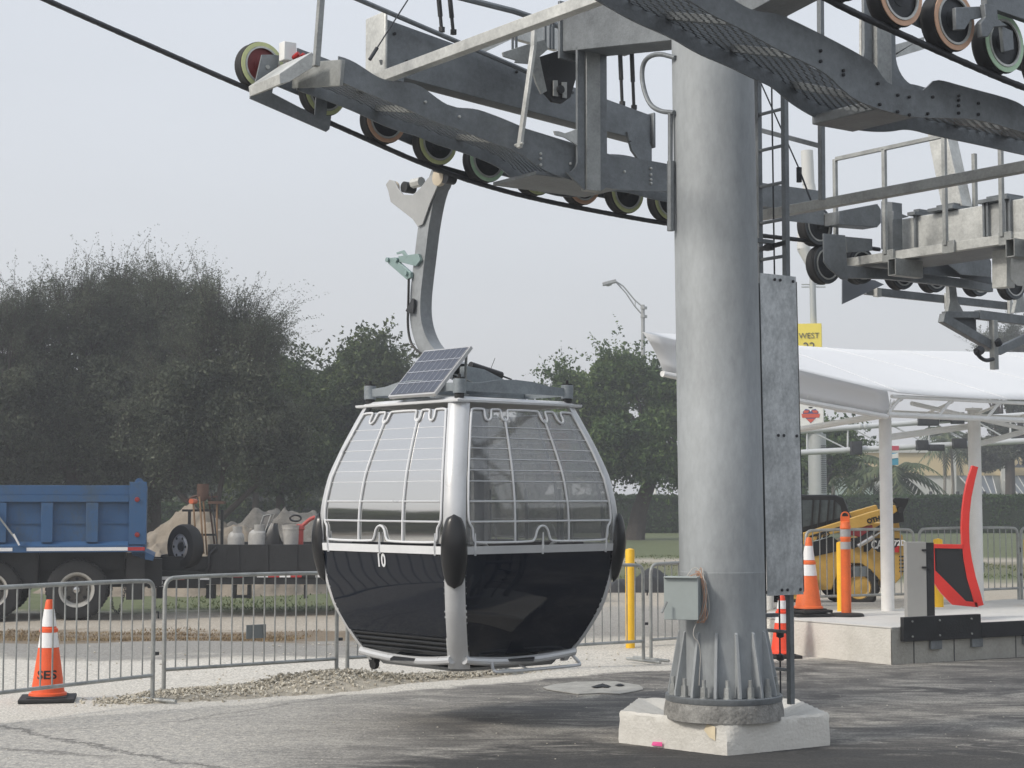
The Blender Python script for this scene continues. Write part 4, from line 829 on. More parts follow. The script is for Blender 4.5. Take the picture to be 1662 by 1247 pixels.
for k, uu in enumerate((-2.37, -1.24, -.19, .86, 1.9)):       # rockers joining wheel pairs on the far side
    a0, a1 = uu - .3, uu + .3; b.bar((a0, V1 + .10, rz1(a0) + .215), (a1, V1 + .10, rz1(a1) + .215), .02, .11); b.cyl((uu, V1 - .0, rz1(uu) + .36), (uu, V1 + .14, rz1(uu) + .36), .04, 12); b.prism([(uu - .14, V1 + .1, rz1(uu) + .22), (uu + .14, V1 + .1, rz1(uu) + .22), (uu + .06, V1 + .1, rz1(uu) + .42), (uu - .06, V1 + .1, rz1(uu) + .42)], (0, .02, 0))
b.bar((-2.4, V1 + .13, rz1(-2.4) + .38), (2.4, V1 + .13, rz1(2.4) + .38), .03, .14); b.build('rocker_beam', galv, s1, bevel=.003)
# rope catcher on the first wheel
cp = [(440, 89), (425, 89), (414, 136), (408, 140), (406, 160), (530, 214), (535, 210), (538, 188), (530, 188), (532, 158), (513, 158), (511, 187), (442, 151), (450, 110), (454, 90)]
b = MB(); b.prism([pv(a, c, V1 - .16) for a, c in cp], (0, .016, 0)); b.build('rope_catcher', galv, s1, bevel=.002)
q = pv(435, 109, V1 - .17); b = MB(); b.cyl(q, (q[0], V1, q[2]), .018, 10); b.build('axle', galv2, s1)
q = pv(467, 85, V1 - .25); b = MB(); b.box((q[0], q[1], q[2]), (.11, .09, .15)); b.build('switch_box', whitep, s1, bevel=.006)
b = MB()
for dx in (0.02, .07, .12): b.cyl((q[0] + dx, q[1] - .02, q[2] - .06), (q[0] + dx + .03, q[1] - .09, q[2] - .02), .018, 8)
b.build('red_clamp', red, s1)
b = MB(); pp = [pv(a, c, 1.75) for a, c in ((453, 120), (507, 84), (510, 108), (470, 133), (455, 137))]; b.prism(pp, (0, .5, 0)); b.build('end_channel', galvb, s1, bevel=.004)
# guard-rail posts and rails of the far catwalk
def tb(parent, name, pts, r, m=galv, n=8): b_ = MB(); b_.tube(pts, r, n); return b_.build(name, m, parent)
b = MB(); p0, p1 = pv(513, 108, 1.57), pv(529, 0, 1.57); b.bar(p0, (p1[0], 1.57, p0[2] + 1.1), .045, .045); b.build('rail_post', galv2, s1, bevel=.003)
tb(s1, 'guard_rail', [pv(560, -10, 2.3), pv(700, 50, 2.3), pv(840, 110, 2.3), pv(930, 150, 2.3)], .022); tb(s1, 'guard_rail', [pv(690, -18, 2.3), pv(833, 18, 2.3), pv(960, 60, 2.3)], .028)
b = MB(); p0, p1 = pv(867, 42, 1.5), pv(843, 240, 1.5); m0 = pv(866, 75, 1.5); b.bar(p0, m0, .05, .03, (1, 0, 0)); b.bar(m0, p1, .05, .03, (1, 0, 0)); b.cyl((p1[0], 1.45, p1[2] + .03), (p1[0], 1.56, p1[2] + .03), .012, 8); b.build('stay_bar', galvb, s1, bevel=.003)
# lifting beam over the far wheels
lb = thing('lifting_beam', 'box girder with a pale end plate hung above the far rope wheels', 'girder', (-.1, 2.5, 5.5), LIFT)
A0, A1, B0, B1 = pv(624, 118, 2.42), pv(624, 30, 2.42), pv(1056, 232, 2.42), pv(1056, 187, 2.42)
b = MB(); u0, u1 = A1[0], B1[0]; vs = []
for (a, lo, hi) in ((u0, A0[2], A1[2]), (u1, B0[2], B1[2])): vs += [(a, 2.42, lo), (a, 2.60, lo), (a, 2.60, hi), (a, 2.42, hi)]
b.addm(vs, [(3, 2, 1, 0), (4, 5, 6, 7), (0, 1, 5, 4), (1, 2, 6, 5), (2, 3, 7, 6), (3, 0, 4, 7)]); b.build('girder_box', galv, lb, bevel=.004)
b = MB(); b.box2((u0 - .03, 2.36, A0[2] - .0), (u0 - .002, 2.68, A1[2] + .05)); b.build('end_plate', galvb, lb, bevel=.012)
b = MB(); b.box2((u1 + .002, 2.38, B0[2] - .05), (u1 + .03, 2.64, B1[2] + .02)); b.build('end_plate', galv, lb, bevel=.01)
b = MB(); ck = [(1018, 214), (1052, 224), (1058, 240), (1058, 262), (1036, 258), (1026, 244)]; b.prism([pv(a, c, 2.40) for a, c in ck], (0, .03, 0)); ck = [(618, 97), (661, 108), (655, 133), (628, 127)]; b.prism([pv(a, c, 2.40) for a, c in ck], (0, .03, 0)); b.build('cheek_plate', galv, lb)
for a, c, e_, f_ in ((1006, 78, 1010, 172), (1025, 78, 1029, 178), (712, -4, 717, 52), (730, -4, 736, 56)):
    q0, q1 = pv(a, c, 2.5), pv(e_, f_, 2.5); b = MB(); b.cyl(q0, q1, .016, 10); b.cyl((q0[0] + (q1[0] - q0[0]) * .0, 2.5, q0[2]), (q0[0] + (q1[0] - q0[0]) * .55, 2.5, q0[2] + (q1[2] - q0[2]) * .55), .022, 10); b.lathe([(.03, 0), (.03, .04)], (q1[0], 2.5, q1[2]), n=6); b.build('tie_rod', black_steel, lb)
b = MB(); q0 = pv(983, 72, 2.5); b.box2((q0[0] - .1, 2.35, q0[2] - .03), (q0[0] + .35, 2.65, q0[2] + .10)); b.build('rod_bracket', galv, lb, bevel=.004)
b = MB(); q0, q1 = pv(780, 106, 2.9), pv(948, 48, 2.9); 
bb = [pv(a, c, 3.0) for a, c in ((778, 62), (942, 8), (948, 66), (905, 82), (834, 62), (780, 88))]; b.prism(bb, (0, .06, 0)); b.build('spreader_plate', galvb, lb, bevel=.003)
# bearing cheek (dark) with its white clamp plates, pale lever plates
b = MB(); ck = [(874, 93), (938, 72), (937, 120), (926, 158), (912, 168), (897, 165), (884, 150)]; b.prism([pv(a, c, 1.95) for a, c in ck], (0, .03, 0)); b.build('bearing_cheek', black_steel, tw)
for ck in ([(897, 131), (904, 131), (905, 157), (897, 156)], [(911, 134), (919, 134), (919, 160), (912, 159)]): b = MB(); b.prism([pv(a, c, 1.94) for a, c in ck], (0, -.012, 0)); b.build('clamp_plate', galvb, tw, bevel=.002)
b = MB(); q = pv(908, 146, 1.93); b.cyl(q, (q[0], 1.9, q[2]), .035, 14); b.build('pin', black_steel, tw)
b = MB(); b.prism([pv(a, c, 1.85) for a, c in ((816, 85), (856, 72), (884, 64), (890, 80), (876, 92), (880, 112), (888, 148), (879, 153), (870, 134), (862, 104), (836, 102), (838, 98), (818, 92))], (0, .02, 0)); b.build('lever_plate', galv2, tw, bevel=.003)
for a in (832, 838, 885, 893, 898): q0, q1 = pv(a, 40, 1.98), pv(a, 80, 1.98); b = MB(); b.bar(q0, q1, .012, .02); b.build('stiffener', galv, tw)

# ---- near sheave assembly with its catwalk
NEAR2_TOP = [(1020, -90), (1100, -55), (1150, -25), (1200, 9), (1225, 20), (1258, 23), (1281, 32), (1350, 66), (1414, 101), (1424, 116), (1434, 133), (1454, 143), (1489, 149), (1502, 145), (1508, 134), (1520, 129), (1561, 141), (1645, 163), (1665, 178), (1690, 190), (1720, 190), (1800, 210)]
NEAR2_BOT = [(1020, -40), (1075, -20), (1123, 5), (1150, 24), (1196, 45), (1240, 70), (1272, 87), (1315, 107), (1344, 124), (1362, 144), (1385, 162), (1402, 170), (1448, 185), (1483, 192), (1561, 192), (1604, 199), (1642, 211), (1700, 226), (1800, 240)]
FAR2_BOT = [(930, -20), (961, -2), (995, 18), (1031, 38), (1089, 62), (1130, 88), (1180, 108), (1226, 131), (1252, 141), (1281, 168), (1327, 195), (1362, 206), (1402, 214), (1445, 215), (1471, 209), (1515, 221), (1593, 237), (1662, 253), (1800, 280)]
W2T, W2B, W2F = wave(NEAR2_TOP, -2.25), wave(NEAR2_BOT, -2.25), wave(FAR2_BOT, -1.6)
s2 = thing('sheave_assembly', 'near row of colour-ringed rope wheels with its honeycomb-floored catwalk, top right of the column', 'sheave assembly', (0, -1.9, 4.5), LIFT, 'sheave assemblies of the tower')
u_hi = min(W2T[0].max(), W2B[0].max()); us = np.arange(max(W2T[0].min(), W2B[0].min()), u_hi, .05); plate(us, ev(W2B, us), ev(W2T, us), -2.25, -.014, 'side_plate', s2)
ub = np.arange(W2F[0].min(), W2F[0].max(), .05); plate(ub, ev(W2F, ub), ev(W2F, ub) + .33, -1.6, -.014, 'side_plate', s2)
f2 = lambda a, c: float(ev(W2B, a) + .012 + ((ev(W2F, a) + .10) - (ev(W2B, a) + .012)) * (c + 2.236) / (2.236 - 1.6))
gl, gh_ = max(us.min(), ub.min()), min(us.max(), ub.max())
grate(gl, gh_, f2, -2.235, -1.62, s2)
for uu in np.arange(gl + .2, gh_, .55): b = MB(); b.bar((uu, -2.235, f2(uu, -2.235) + .035), (uu, -1.62, f2(uu, -1.62) + .035), .05, .05); b.build('cross_channel', galv, s2, bevel=.003)
b = MB(); q = pv(1405, 190, -1.9)[0]; b.box2((q - .18, -2.23, f2(q, -1.9) - .05), (q + .22, -1.58, f2(q, -1.9) + .02)); b.build('mounting_box', galv, s2, bevel=.01)
for i, uu in enumerate((-2.9, -2.38, -1.86, -1.34, -.83, -.325, .175, .68, 1.18)):
    sheave(s2, uu, V2, rz2(uu) + .215, .20, -1, (ring_y, ring_p, ring_y, ring_g, ring_p, ring_p, ring_g, ring_y, ring_p)[i])
b = MB(); q0, q1 = pv(1585, -30, -2.62), pv(1720, 60, -2.62)
b.prism([pv(a, c, -2.60) for a, c in ((1590, -40), (1750, 10), (1750, 90), (1662, 38), (1592, 14))], (0, -.05, 0))
b.prism([pv(a, c, -2.61) for a, c in ((1545, 14), (1588, 12), (1590, 30), (1570, 34), (1560, 50), (1546, 50))], (0, -.03, 0)); b.build('rocker_beam', galv, s2, bevel=.004)
b = MB(); b.prism([pv(a, c, -2.64) for a, c in ((1590, 8), (1610, 12), (1612, 34), (1628, 44), (1606, 46), (1596, 62), (1586, 62), (1584, 40), (1592, 30))], (0, -.04, 0)); b.prism([pv(a, c, -2.61) for a, c in ((1620, 44), (1638, 52), (1640, 82), (1624, 86))], (0, -.03, 0)); b.build('rocker_bracket', galv, s2, bevel=.004)
for uu in (-2.1, -.58, .43): a0, a1 = uu - .3, uu + .3; b = MB(); b.bar((a0, V2 + .10, rz2(a0) + .215), (a1, V2 + .10, rz2(a1) + .215), .02, .11); b.build('rocker_plate', galv, s2)

# bolt heads and holes on the side plates
def dots(parent, v_, pts, m=black_steel, r_=.011, name='plate_bolts'):
    for a, c in pts:
        b_ = MB(); q_ = pv(a, c, v_); b_.lathe([(r_, 0), (r_, .012), (r_ * .5, .016)], q_, (0, -1, 0), 8); b_.build(name, m, parent)
dots(s2, -2.265, [(1331, 83), (1331, 100), (1368, 115), (1368, 122), (1456, 155), (1475, 158), (1456, 182), (1475, 187), (1505, 185), (1555, 156), (1555, 163), (1555, 172), (1555, 184), (1587, 168), (1587, 186), (1424, 136), (1513, 158), (1427, 170)], black_steel)
dots(s1, 1.598, [(553, 123), (877, 250), (877, 258), (877, 268), (925, 266), (1013, 279), (1056, 274), (1056, 284), (1056, 292), (1056, 298), (690, 166), (745, 190)], galvb, .012)
dots(lb, 2.415, [(640, 55), (660, 100), (838, 117), (1022, 230)], black_steel, .014)
# square cross members joining the two catwalks, and pieces beyond
b = MB(); b.bar((-1.87, 2.75, 5.22), (-1.84, -2.2, 5.22), .085, .085); b.build('cross_member', galvb, tw, bevel=.004)
b = MB(); b.bar((1.96, 2.35, 4.435), (1.86, -2.2, 4.40), .085, .085); b.build('cross_member', galv2, tw, bevel=.004)
b = MB(); q = pv(1365, 60, -1.45); b.prism([pv(a, c, -1.45) for a, c in ((1418, 80), (1419, 112), (1426, 96), (1440, 76), (1500, 60), (1500, 80), (1440, 98), (1436, 118), (1414, 110), (1398, 100), (1398, 20), (1414, 20))], (0, .02, 0)); b.build('brace_plate', galvb, tw)
# hex-washered guy wires
def wire(name, parent, p, q, r=.006, m=dkmetal): b_ = MB(); b_.tube([p, q], r, 6); return b_.build(name, m, parent)
wire('guy_wire', tw, pv(662, 0, 2.2), pv(612, 78, 2.2)); b = MB(); b.cyl(pv(612, 78, 2.2), pv(600, 97, 2.2), .016, 8); b.build('turnbuckle', dkmetal, tw)
wire('guy_wire', tw, pu(1235, 135, .9), pu(1296, 272, .9)); wire('guy_wire', tw, pu(1296, 272, .9), pu(1316, 325, .9), .008)
b = MB(); q = pu(1297, 284, .9); b.cyl((q[0], q[1], q[2] - .06), (q[0], q[1] + .0, q[2] + .06), .022, 8); b.build('turnbuckle', dkmetal, tw)
# tubular rail left of the column
tb(tw, 'hoop_rail', rounded([pu(1096, 94, -.35), pu(1066, 86, -.35), pu(1044, 98, -.35), pu(1041, 130, -.35), pu(1052, 168, -.35), pu(1070, 181, -.35), pu(1094, 183, -.35)], it=2), .019, galv, 10)
tb(tw, 'rail_post', [pu(1088, 183, -.35), pu(1088, 320, -.35)], .019)
tb(tw, 'rail_post', [pu(1089, 262, -.35), pu(1089, 375, -.35)], .03)

# ---- ladder with its climb guard
ld = thing('ladder', 'long steel ladder on the right side of the column with rungs and a rope', 'ladder', (.68, -.05, .27), LIFT)
for v_ in (-.03, .27):
    b = MB(); b.bar((.68, v_, .27), (.68, v_, 6.6), .045, .045); b.build('stile', galv, ld, bevel=.003)
for k in range(21): z_ = .53 + k * .295; b = MB(); b.cyl((.68, -.03, z_), (.68, .27, z_), .014, 8); b.build('rung', galv, ld)
for z_ in (.95, 3.9, 5.6): b = MB(); b.bar((.30, .12, z_), (.68, .12, z_), .05, .03); b.build('standoff', galv, ld)
wire('safety_rope', ld, (.70, .10, .15), (.70, .14, 6.6), .007)
for z_ in (.62, .80): b = MB(); b.lathe([(.01, -.03), (.03, -.02), (.03, .02), (.01, .03)], (.70, .10, z_), n=8); b.build('rope_clamp', dkmetal, ld)
q = pu(1245, 403, .66); b = MB(); b.bar((.66, .24, q[2]), (.66, -.05, q[2] + .02), .02, .035); b.box((.64, .12, q[2]), (.04, .07, .05)); b.build('clamp', dkmetal, ld)
fr = thing('service_rail', 'thin square rail frame beside the ladder top', 'rail', (1.6, .2, 4.6), LIFT)
p0, p1, p2, p3 = pu(1221, 208, 1.5), pu(1334, 238, 1.5), pu(1334, 205, 1.5), pu(1334, 325, 1.5)
b = MB(); b.bar(p0, p1, .04, .04); b.bar((p2[0], p2[1], p2[2] + 1.1), p3, .045, .045); b.build('frame', galv, fr, bevel=.003)
gd = thing('climb_guard', 'tall plain sheet-metal panel fixed over the ladder', 'guard panel', (.52, -.12, 1.12), LIFT)
def shg(b_): b_.v = [(x - .018 * (z - 1.12), y, z) for x, y, z in b_.v]; return b_
b = MB(); b.box2((.345, -.125, 1.12), (.735, -.122, 3.60)); shg(b).build('sheet', guard_m, gd, bevel=.001)
b = MB(); b.box2((.318, -.121, 1.14), (.343, -.02, 3.52)); shg(b).build('edge_channel', black_steel, gd); b = MB(); b.box2((.737, -.121, 1.14), (.748, -.09, 3.56)); shg(b).build('edge_channel', black_steel, gd)
for z_ in (1.16, 3.56, 2.35):
    for v_ in (.50, .56, .70): b = MB(); b.lathe([(.012, 0), (.012, .008), (.006, .012)], (v_ - .018 * (z_ - 1.12), -.125, z_), (0, -1, 0), 8); b.build('bolt', dkmetal, gd)

# ---- junction box with loose wires on the column's left side
jb = thing('junction_box', 'grey electrical box with loose wires on the front of the column base', 'electrical box', (1.33, 12.62, 1.0), WORLD)
Yj = 12.72; x0, z1_ = atY(1077, 939, Yj)[0], atY(1077, 939, Yj)[2]; x1, z0_ = atY(1119, 937, Yj)[0], atY(1100, 1006, Yj)[2]
cx, cz = (x0 + x1) / 2, (z1_ + z0_) / 2; W_, H_ = x1 - x0 + .02, z1_ - z0_; rot = Matrix.Rotation(R(-16), 3, 'Z'); off = Vector((cx + .06, Yj + .12, cz))
b = MB(); b.box(off, (W_ + .03, .15, H_), mx=rot); b.build('case', jbox_m, jb, bevel=.004)
b = MB(); b.box(off + rot @ Vector((0, -.083, .004)), (W_ + .045, .014, H_ + .016), mx=rot); b.build('cover', jbox_m, jb, bevel=.003)
b = MB(); b.box(off + rot @ Vector((0, -.05, H_ / 2 + .006)), (W_ + .04, .13, .01), mx=rot); b.build('rain_lip', jbox_m, jb, bevel=.002)
b = MB(); b.cyl(off + Vector((-.13, -.1, -.02)), off + Vector((-.17, -.12, -.1)), .008, 6); b.build('latch', galv2, jb)
random.seed(5)
for k in range(9):
    x_ = off.x + .13 + random.uniform(0, .035); p = [(off.x + random.uniform(.0, .12), off.y + .02, off.z + H_ / 2 + .005), (off.x + .08 + random.uniform(0, .08), off.y + .02, off.z + H_ / 2 + random.uniform(.04, .10)), (x_, off.y - .02, off.z + H_ / 2 - .02), (x_ + random.uniform(-.01, .03), off.y - .05, off.z + random.uniform(-.02, .04)), (x_ + random.uniform(-.02, .03), off.y - .05, off.z - H_ / 2 + random.uniform(-.02, .06)), (x_ - random.uniform(.0, .08), off.y - .04, off.z - H_ / 2 - .03)]
    b = MB(); b.tube(rounded(p, it=2), .0028, 5); b.build('wire', wire_m if k % 3 else wire_w, jb)
b = MB(); b.tube(rounded([(off.x + .1, off.y - .06, off.z - H_ / 2), (off.x + .05, off.y - .09, off.z - H_ / 2 - .12), (off.x + .12, off.y - .1, .8), (off.x + .10, off.y - .12, .5)], it=2), .0025, 5); b.build('wire', wire_w, jb)

# ---- concrete block
pd = thing('concrete_block', 'low white-grey concrete block with a chipped corner under the steel column', 'concrete base', (1.6, 13.15, 0))
cor = [(.82, 13.34, 0), (1.56, 12.655, 0), (2.405, 13.20, 0)]; cor = [Vector(c) for c in cor]; back = [Vector((2.32, 14.15, 0)), Vector((1.02, 14.2, 0))]
ring_ = cor + back; b = MB(); P_ = []
def along(pts, n):
    out = []
    for i in range(len(pts)):
        a, c = pts[i], pts[(i + 1) % len(pts)]
        for k in range(n): out.append(a.lerp(c, k / n))
    return out
rp = along(ring_, 24); cc = sum(ring_, Vector()) / 5
for z_, sh in ((-.05, 0), (.03, 0), (.10, .0), (.17, 0), (.225, .002), (.243, .016)):
    row = []
    for k, p in enumerate(rp):
        d_ = (p - cc).normalized(); nz = .006 * math.sin(k * 1.7 + z_ * 30) + random.uniform(-.004, .004) - (sh if sh else 0)
        chip = .05 * math.exp(-((k - 24) / 1.2) ** 2) * (1 if z_ > .12 else .2)
        row.append(tuple(p + d_ * (nz - chip) + Vector((0, 0, z_ + (random.uniform(-.005, .003) if z_ > .2 else 0)))))
    row.append(row[0]); P_.append(row)
for f_ in (.85, .5, .0): P_.append([tuple(cc + (Vector(p) - cc) * f_ + Vector((0, 0, (.245 - Vector(p).z) * 1 + random.uniform(-.004, .004) * (f_ > 0)))) for p in P_[5]])
b.grid(P_); b.build('block', concrete, pd, sharp=28)
b = MB(); b.lathe([(.452, .22), (.45, .28), (.436, .349), (.3, .3495)], (TX, TY, 0), n=48); b.build('grout_pad', mat('grout', (.24, .235, .22), .9, 0, .5, 9, .6, 40), pd)
q = gnd(1056, 1205, .0); b = MB(); b.lathe([(0, 0), (.035, .004), (.03, .006)], (.99, 13.25, .05), (-.53, -.84, 0), 10)
bo = b.build('paint_mark', mat('pink_spray', (.75, .10, .30), .8), pd); 
tap = [cor[0].lerp(cor[1], .32), cor[0].lerp(cor[1], .42)]; nrm = Vector((-.68, -.73, 0))
bpy.data.objects.remove(bo); b = MB(); b.prism([tuple(tap[0] + Vector((0, 0, .012)) + nrm * .012), tuple(tap[1] + Vector((0, 0, .014)) + nrm * .012), tuple(tap[1] + Vector((0, 0, .045)) + nrm * .012), tuple(tap[0] + Vector((.01, 0, .04)) + nrm * .012)], tuple(nrm * .002)); b.build('paint_mark', MATS['pink_spray'], pd)
b = MB(); tap = [cor[0].lerp(cor[1], .80), cor[0].lerp(cor[1], .90)]
b.prism([tuple(tap[0] + Vector((0, 0, .17)) + nrm * .004), tuple(tap[0].lerp(tap[1], .5) + Vector((0, 0, .12)) + nrm * .006), tuple(tap[1] + Vector((0, 0, .10)) + nrm * .004), tuple(tap[1] + Vector((0, 0, .20)) + nrm * .004), tuple(tap[0].lerp(tap[1], .3) + Vector((0, 0, .215)) + nrm * .004)], tuple(nrm * .004)); b.build('patch', mat('patch_cream', (.70, .60, .42), .85, 0, .1, 9), pd)
# ------------------------------------------------------------------ the cabin
CX_, CY_ = -.375, 14.78; YAW = R(41.5); CAB = (CX_, CY_, 0, YAW)
cb = thing('gondola_cabin', 'rounded silver gondola cabin numbered 10 with dark lower panels, hanging from the far rope', 'gondola cabin', (0, 0, .5), CAB)
PZ = [.50, .556, .705, .95, 1.198, 1.46, 1.62, 1.81, 2.06, 2.306, 2.555, 2.645]; PA = [.635, .658, .744, .85, .906, .935, .938, .929, .887, .805, .71, .672]
_zz = np.linspace(.50, 2.645, 60); _aa = np.interp(_zz, PZ, PA)
for _ in range(3): _aa[1:-1] = (_aa[:-2] + 2 * _aa[1:-1] + _aa[2:]) / 4
def ca(z): return float(np.interp(z, _zz, _aa))
CH = .115                       # corner radius
# face k: 0 faces -y (right visible face), 1 faces -x (left visible face), 2 faces +y, 3 faces +x
def fp(k, s_, z, d=0.0):
    a = ca(z) + d; x, y = s_, -a
    for _ in range(k): x, y = y, -x
    return (x, y, z)
def fpf(k, f_, z, d=0.0): return fp(k, f_ * (ca(z) - CH), z, d)      # f_ in -1..1 between the pillars
def fpanel(k, z0, z1, d0, th, n=10, f0=-1, f1=1, nz=14, name='panel', m=navy, parent=cb, label=None):
    zs = np.linspace(z0, z1, nz); P_ = [[fpf(k, f0 + (f1 - f0) * i / n, z, d0) for i in range(n + 1)] for z in zs]; E_ = [[tuple(q - p for p, q in zip(fpf(k, f0 + (f1 - f0) * i / n, z, d0), fpf(k, f0 + (f1 - f0) * i / n, z, d0 + th))) for i in range(n + 1)] for z in zs]
    b_ = MB(); b_.shell(P_, E_); return b_.build(name, m, parent, label=label, sharp=40)
ftube = lambda k, path, d, r, n=6: [fpf(k, f_, z, d) for f_, z in path]
def pillar(c):                  # c-th corner between face c and face c+1
    zs = np.linspace(.50, 2.645, 46); P_ = []
    for z in zs:
        a = ca(z); row = []
        pts = [(-(a - CH), -a + .05), (-(a - CH) + .01, -a)] + [(-(a - CH) - CH * math.sin(t), -(a - CH) - CH * math.cos(t)) for t in np.linspace(0.05, math.pi / 2 - .05, 9)] + [(-a, -(a - CH) + .01), (-a + .05, -(a - CH))]
        for x, y in pts:
            for _ in range(c): x, y = y, -x
            row.append((x, y, z))
        P_.append(row)
    b_ = MB(); b_.shell(P_, (0, 0, 0)) if False else b_.grid(P_); return b_.build('pillar', silver, cb, sharp=60)
for c in range(4): pillar(c)
for k in range(4):
    # upper window
    zt, zb = 2.60, 1.50
    wn = fpanel(k, zb + .01, zt - .01, -.012, .006, n=8, f0=-.985, f1=.985, nz=26, name='window', m=cab_glass if k == 1 else cab_glass2)
    def path(pts): return rounded(pts, it=2)
    nb = .028                     # raised rim with its tabs
    bot = [(-.93, zb + .10), (-.93, zb + .02), (-.86, zb)]
    L_ = [(-.965, zt - .03), (-.965, zb + .22), (-.94, zb + .16), (-.90, zb + .13), (-.90, zb + .03), (-.84, zb + .015)]
    mid = [(-.16, zb + .015), (-.10, zb + .03), (-.07, zb + .12), (0, zb + .15), (.07, zb + .12), (.10, zb + .03), (.16, zb + .015)]
    Rr = [(-a, z) for a, z in L_[::-1]]
    def dip(c_): return [(c_ + .10, zt - .012), (c_ + .06, zt - .015), (c_ + .055, zt - .085), (c_, zt - .11), (c_ - .055, zt - .085), (c_ - .06, zt - .015), (c_ - .10, zt - .012)]
    top_ = [(.93, zt - .012)] + dip(.66) + dip(.36) + [(0, zt - .01)] + dip(-.36) + dip(-.66) + [(-.93, zt - .012)]
    loop = L_ + mid + Rr + top_
    b = MB(); b.tube([fpf(k, f_, z, .004) for f_, z in rounded(loop, closed=True, it=2)], .0095, 6, closed=True); b.build('rim', rimw, wn)
    for c_ in (-.36, .36):
        b = MB(); b.tube([fpf(k, c_ * (1 - .0 * t), zb + .02 + (zt - .10 - zb) * t, .002) for t in np.linspace(0, 1, 16)], .010, 6); b.build('mullion', rimw if k == 1 else silver, wn)
    b = MB()
    for z_ in np.linspace(zb + .50, zt - .16, 6): b.tube([fpf(k, f_, z_, -.006) for f_ in np.linspace(-.95, .95, 7)], .0032 if k == 1 else .005, 4)
    b.build('vent_lines', rimw if k == 1 else silver, wn)
    for z_ in (zb + .18, zb + .34):
        b = MB(); b.tube([fpf(k, f_, z_, .0) for f_ in np.linspace(-.94, .94, 9)], .0085, 7); b.build('grab_rail', silver, cb)
    b = MB()
    for f_ in (-.9, -.28, .28, .9): b.tube([fpf(k, f_, z, -.05) for z in np.linspace(zb, zb + (1.0 if k == 0 else .45), 9)], .012 if k == 0 else .016, 6)
    b.build('inner_post', mat('inner_grey', (.28, .29, .30), .5), cb)
    for f_ in (-.88, 0, .88):
        q0, q1 = fpf(k, f_, zb + .09, .012), fpf(k, f_, zb - .05, .012); b = MB(); b.tube([q0, q1], [.006, .014], 5); b.tube([q1, fpf(k, f_, zb - .085, .012)], .009, 6); b.build('drain_clip', silver, cb)
    fpanel(k, 1.425, 1.488, .0, .014, name='belt_rail', m=rimw if k == 1 else silver, nz=4)
    lp = fpanel(k, .76 if k % 2 else .60, 1.425, -.012, .012, name='lower_panel', m=navy, nz=22)
    if k % 2:
        sm_ = fpanel(k, .60, .755, -.030, .006, name='louvre_backing', m=slat_m, nz=5)
        b = MB()
        for z_ in (.625, .665, .705, .745): b.tube([fpf(k, f_, z_, -.012) for f_ in np.linspace(-.98, .98, 5)], .011, 6)
        b.build('louvre_slat', slat_m, sm_)
    b = MB(); b.tube([fpf(k, f_, .572 - .035 * (1 - f_ * f_), .0) for f_ in np.linspace(-1.08, 1.08, 15)], .036, 10); b.build('sill_tube', silver, cb)
    # top edge
# thick sill skirts under the pillars
b = MB(); P_ = []
for z, s_ in ((.50, .90), (.47, .86), (.455, .5), (.455, 0)): P_.append([(x * s_, y * s_, z) for x, y in [fpf(k, f_, .52)[:2] for k in (0, 1, 2, 3) for f_ in (1, .5, 0, -.5, -1)] + [fpf(0, 1, .52)[:2]]])
b.grid(P_); b.build('floor_pan', mat('pan_grey', (.3, .31, .32), .5, .3), cb)
b = MB(); b.lathe([(.0, .54), (.83, .54), (.83, .56), (0, .56)], n=4); b.build('floor', dkmetal, cb)
# roof lid
b = MB(); rr_ = [(-1, -1), (1, -1), (1, 1), (-1, 1)]
for (z0, z1, a0, a1) in ((2.640, 2.662, .688, .694), (2.662, 2.69, .65, .60)):
    vs = [(x * a0, y * a0, z0) for x, y in rr_] + [(x * a1, y * a1, z1) for x, y in rr_]; b.addm(vs, [(3, 2, 1, 0), (4, 5, 6, 7), (0, 1, 5, 4), (1, 2, 6, 5), (2, 3, 7, 6), (3, 0, 4, 7)])
b.build('roof', rimw, cb, bevel=.004)
# bumper pads on the pillars
def pad(c):
    P_ = []; z0, z1 = 1.16, 1.74
    for t in np.linspace(0, 1, 22):
        z = z0 + (z1 - z0) * t; wd = math.sin(math.pi * min(1, max(0, t))) ** .38; wd = max(.02, wd) * .115; dp = .010 + .050 * math.sin(math.pi * t) ** .5; a = ca(z); row = []
        for q in np.linspace(-1, 1, 13):
            ang = math.pi / 4 + q * math.pi / 2 * .5
            r_ = (CH + .012 + dp * (1 - abs(q) ** 2.6)) ; w2 = wd / .115
            ang = math.pi / 4 + q * w2 * R(54)
            x, y = -(a - CH) - r_ * math.sin(ang), -(a - CH) - r_ * math.cos(ang)
            for _ in range(c): x, y = y, -x
            row.append((x, y, z))
        P_.append(row)
    b_ = MB(); b_.grid(P_); return b_.build('bumper_pad', mat('bumper_black', (.014, .014, .015), .28, 0, 0), cb, sharp=80)
for c in range(4): pad(c)
# number
mx = lambda x, y, z: fp(1, x, 1.352 + y, .012 + z)
text_mb('10', .15, lambda x_, y_, z_: fp(1, x_ + .0, 1.355 + y_, .004 + z_), .003, .0035, .82).build('number', rimw, cb)
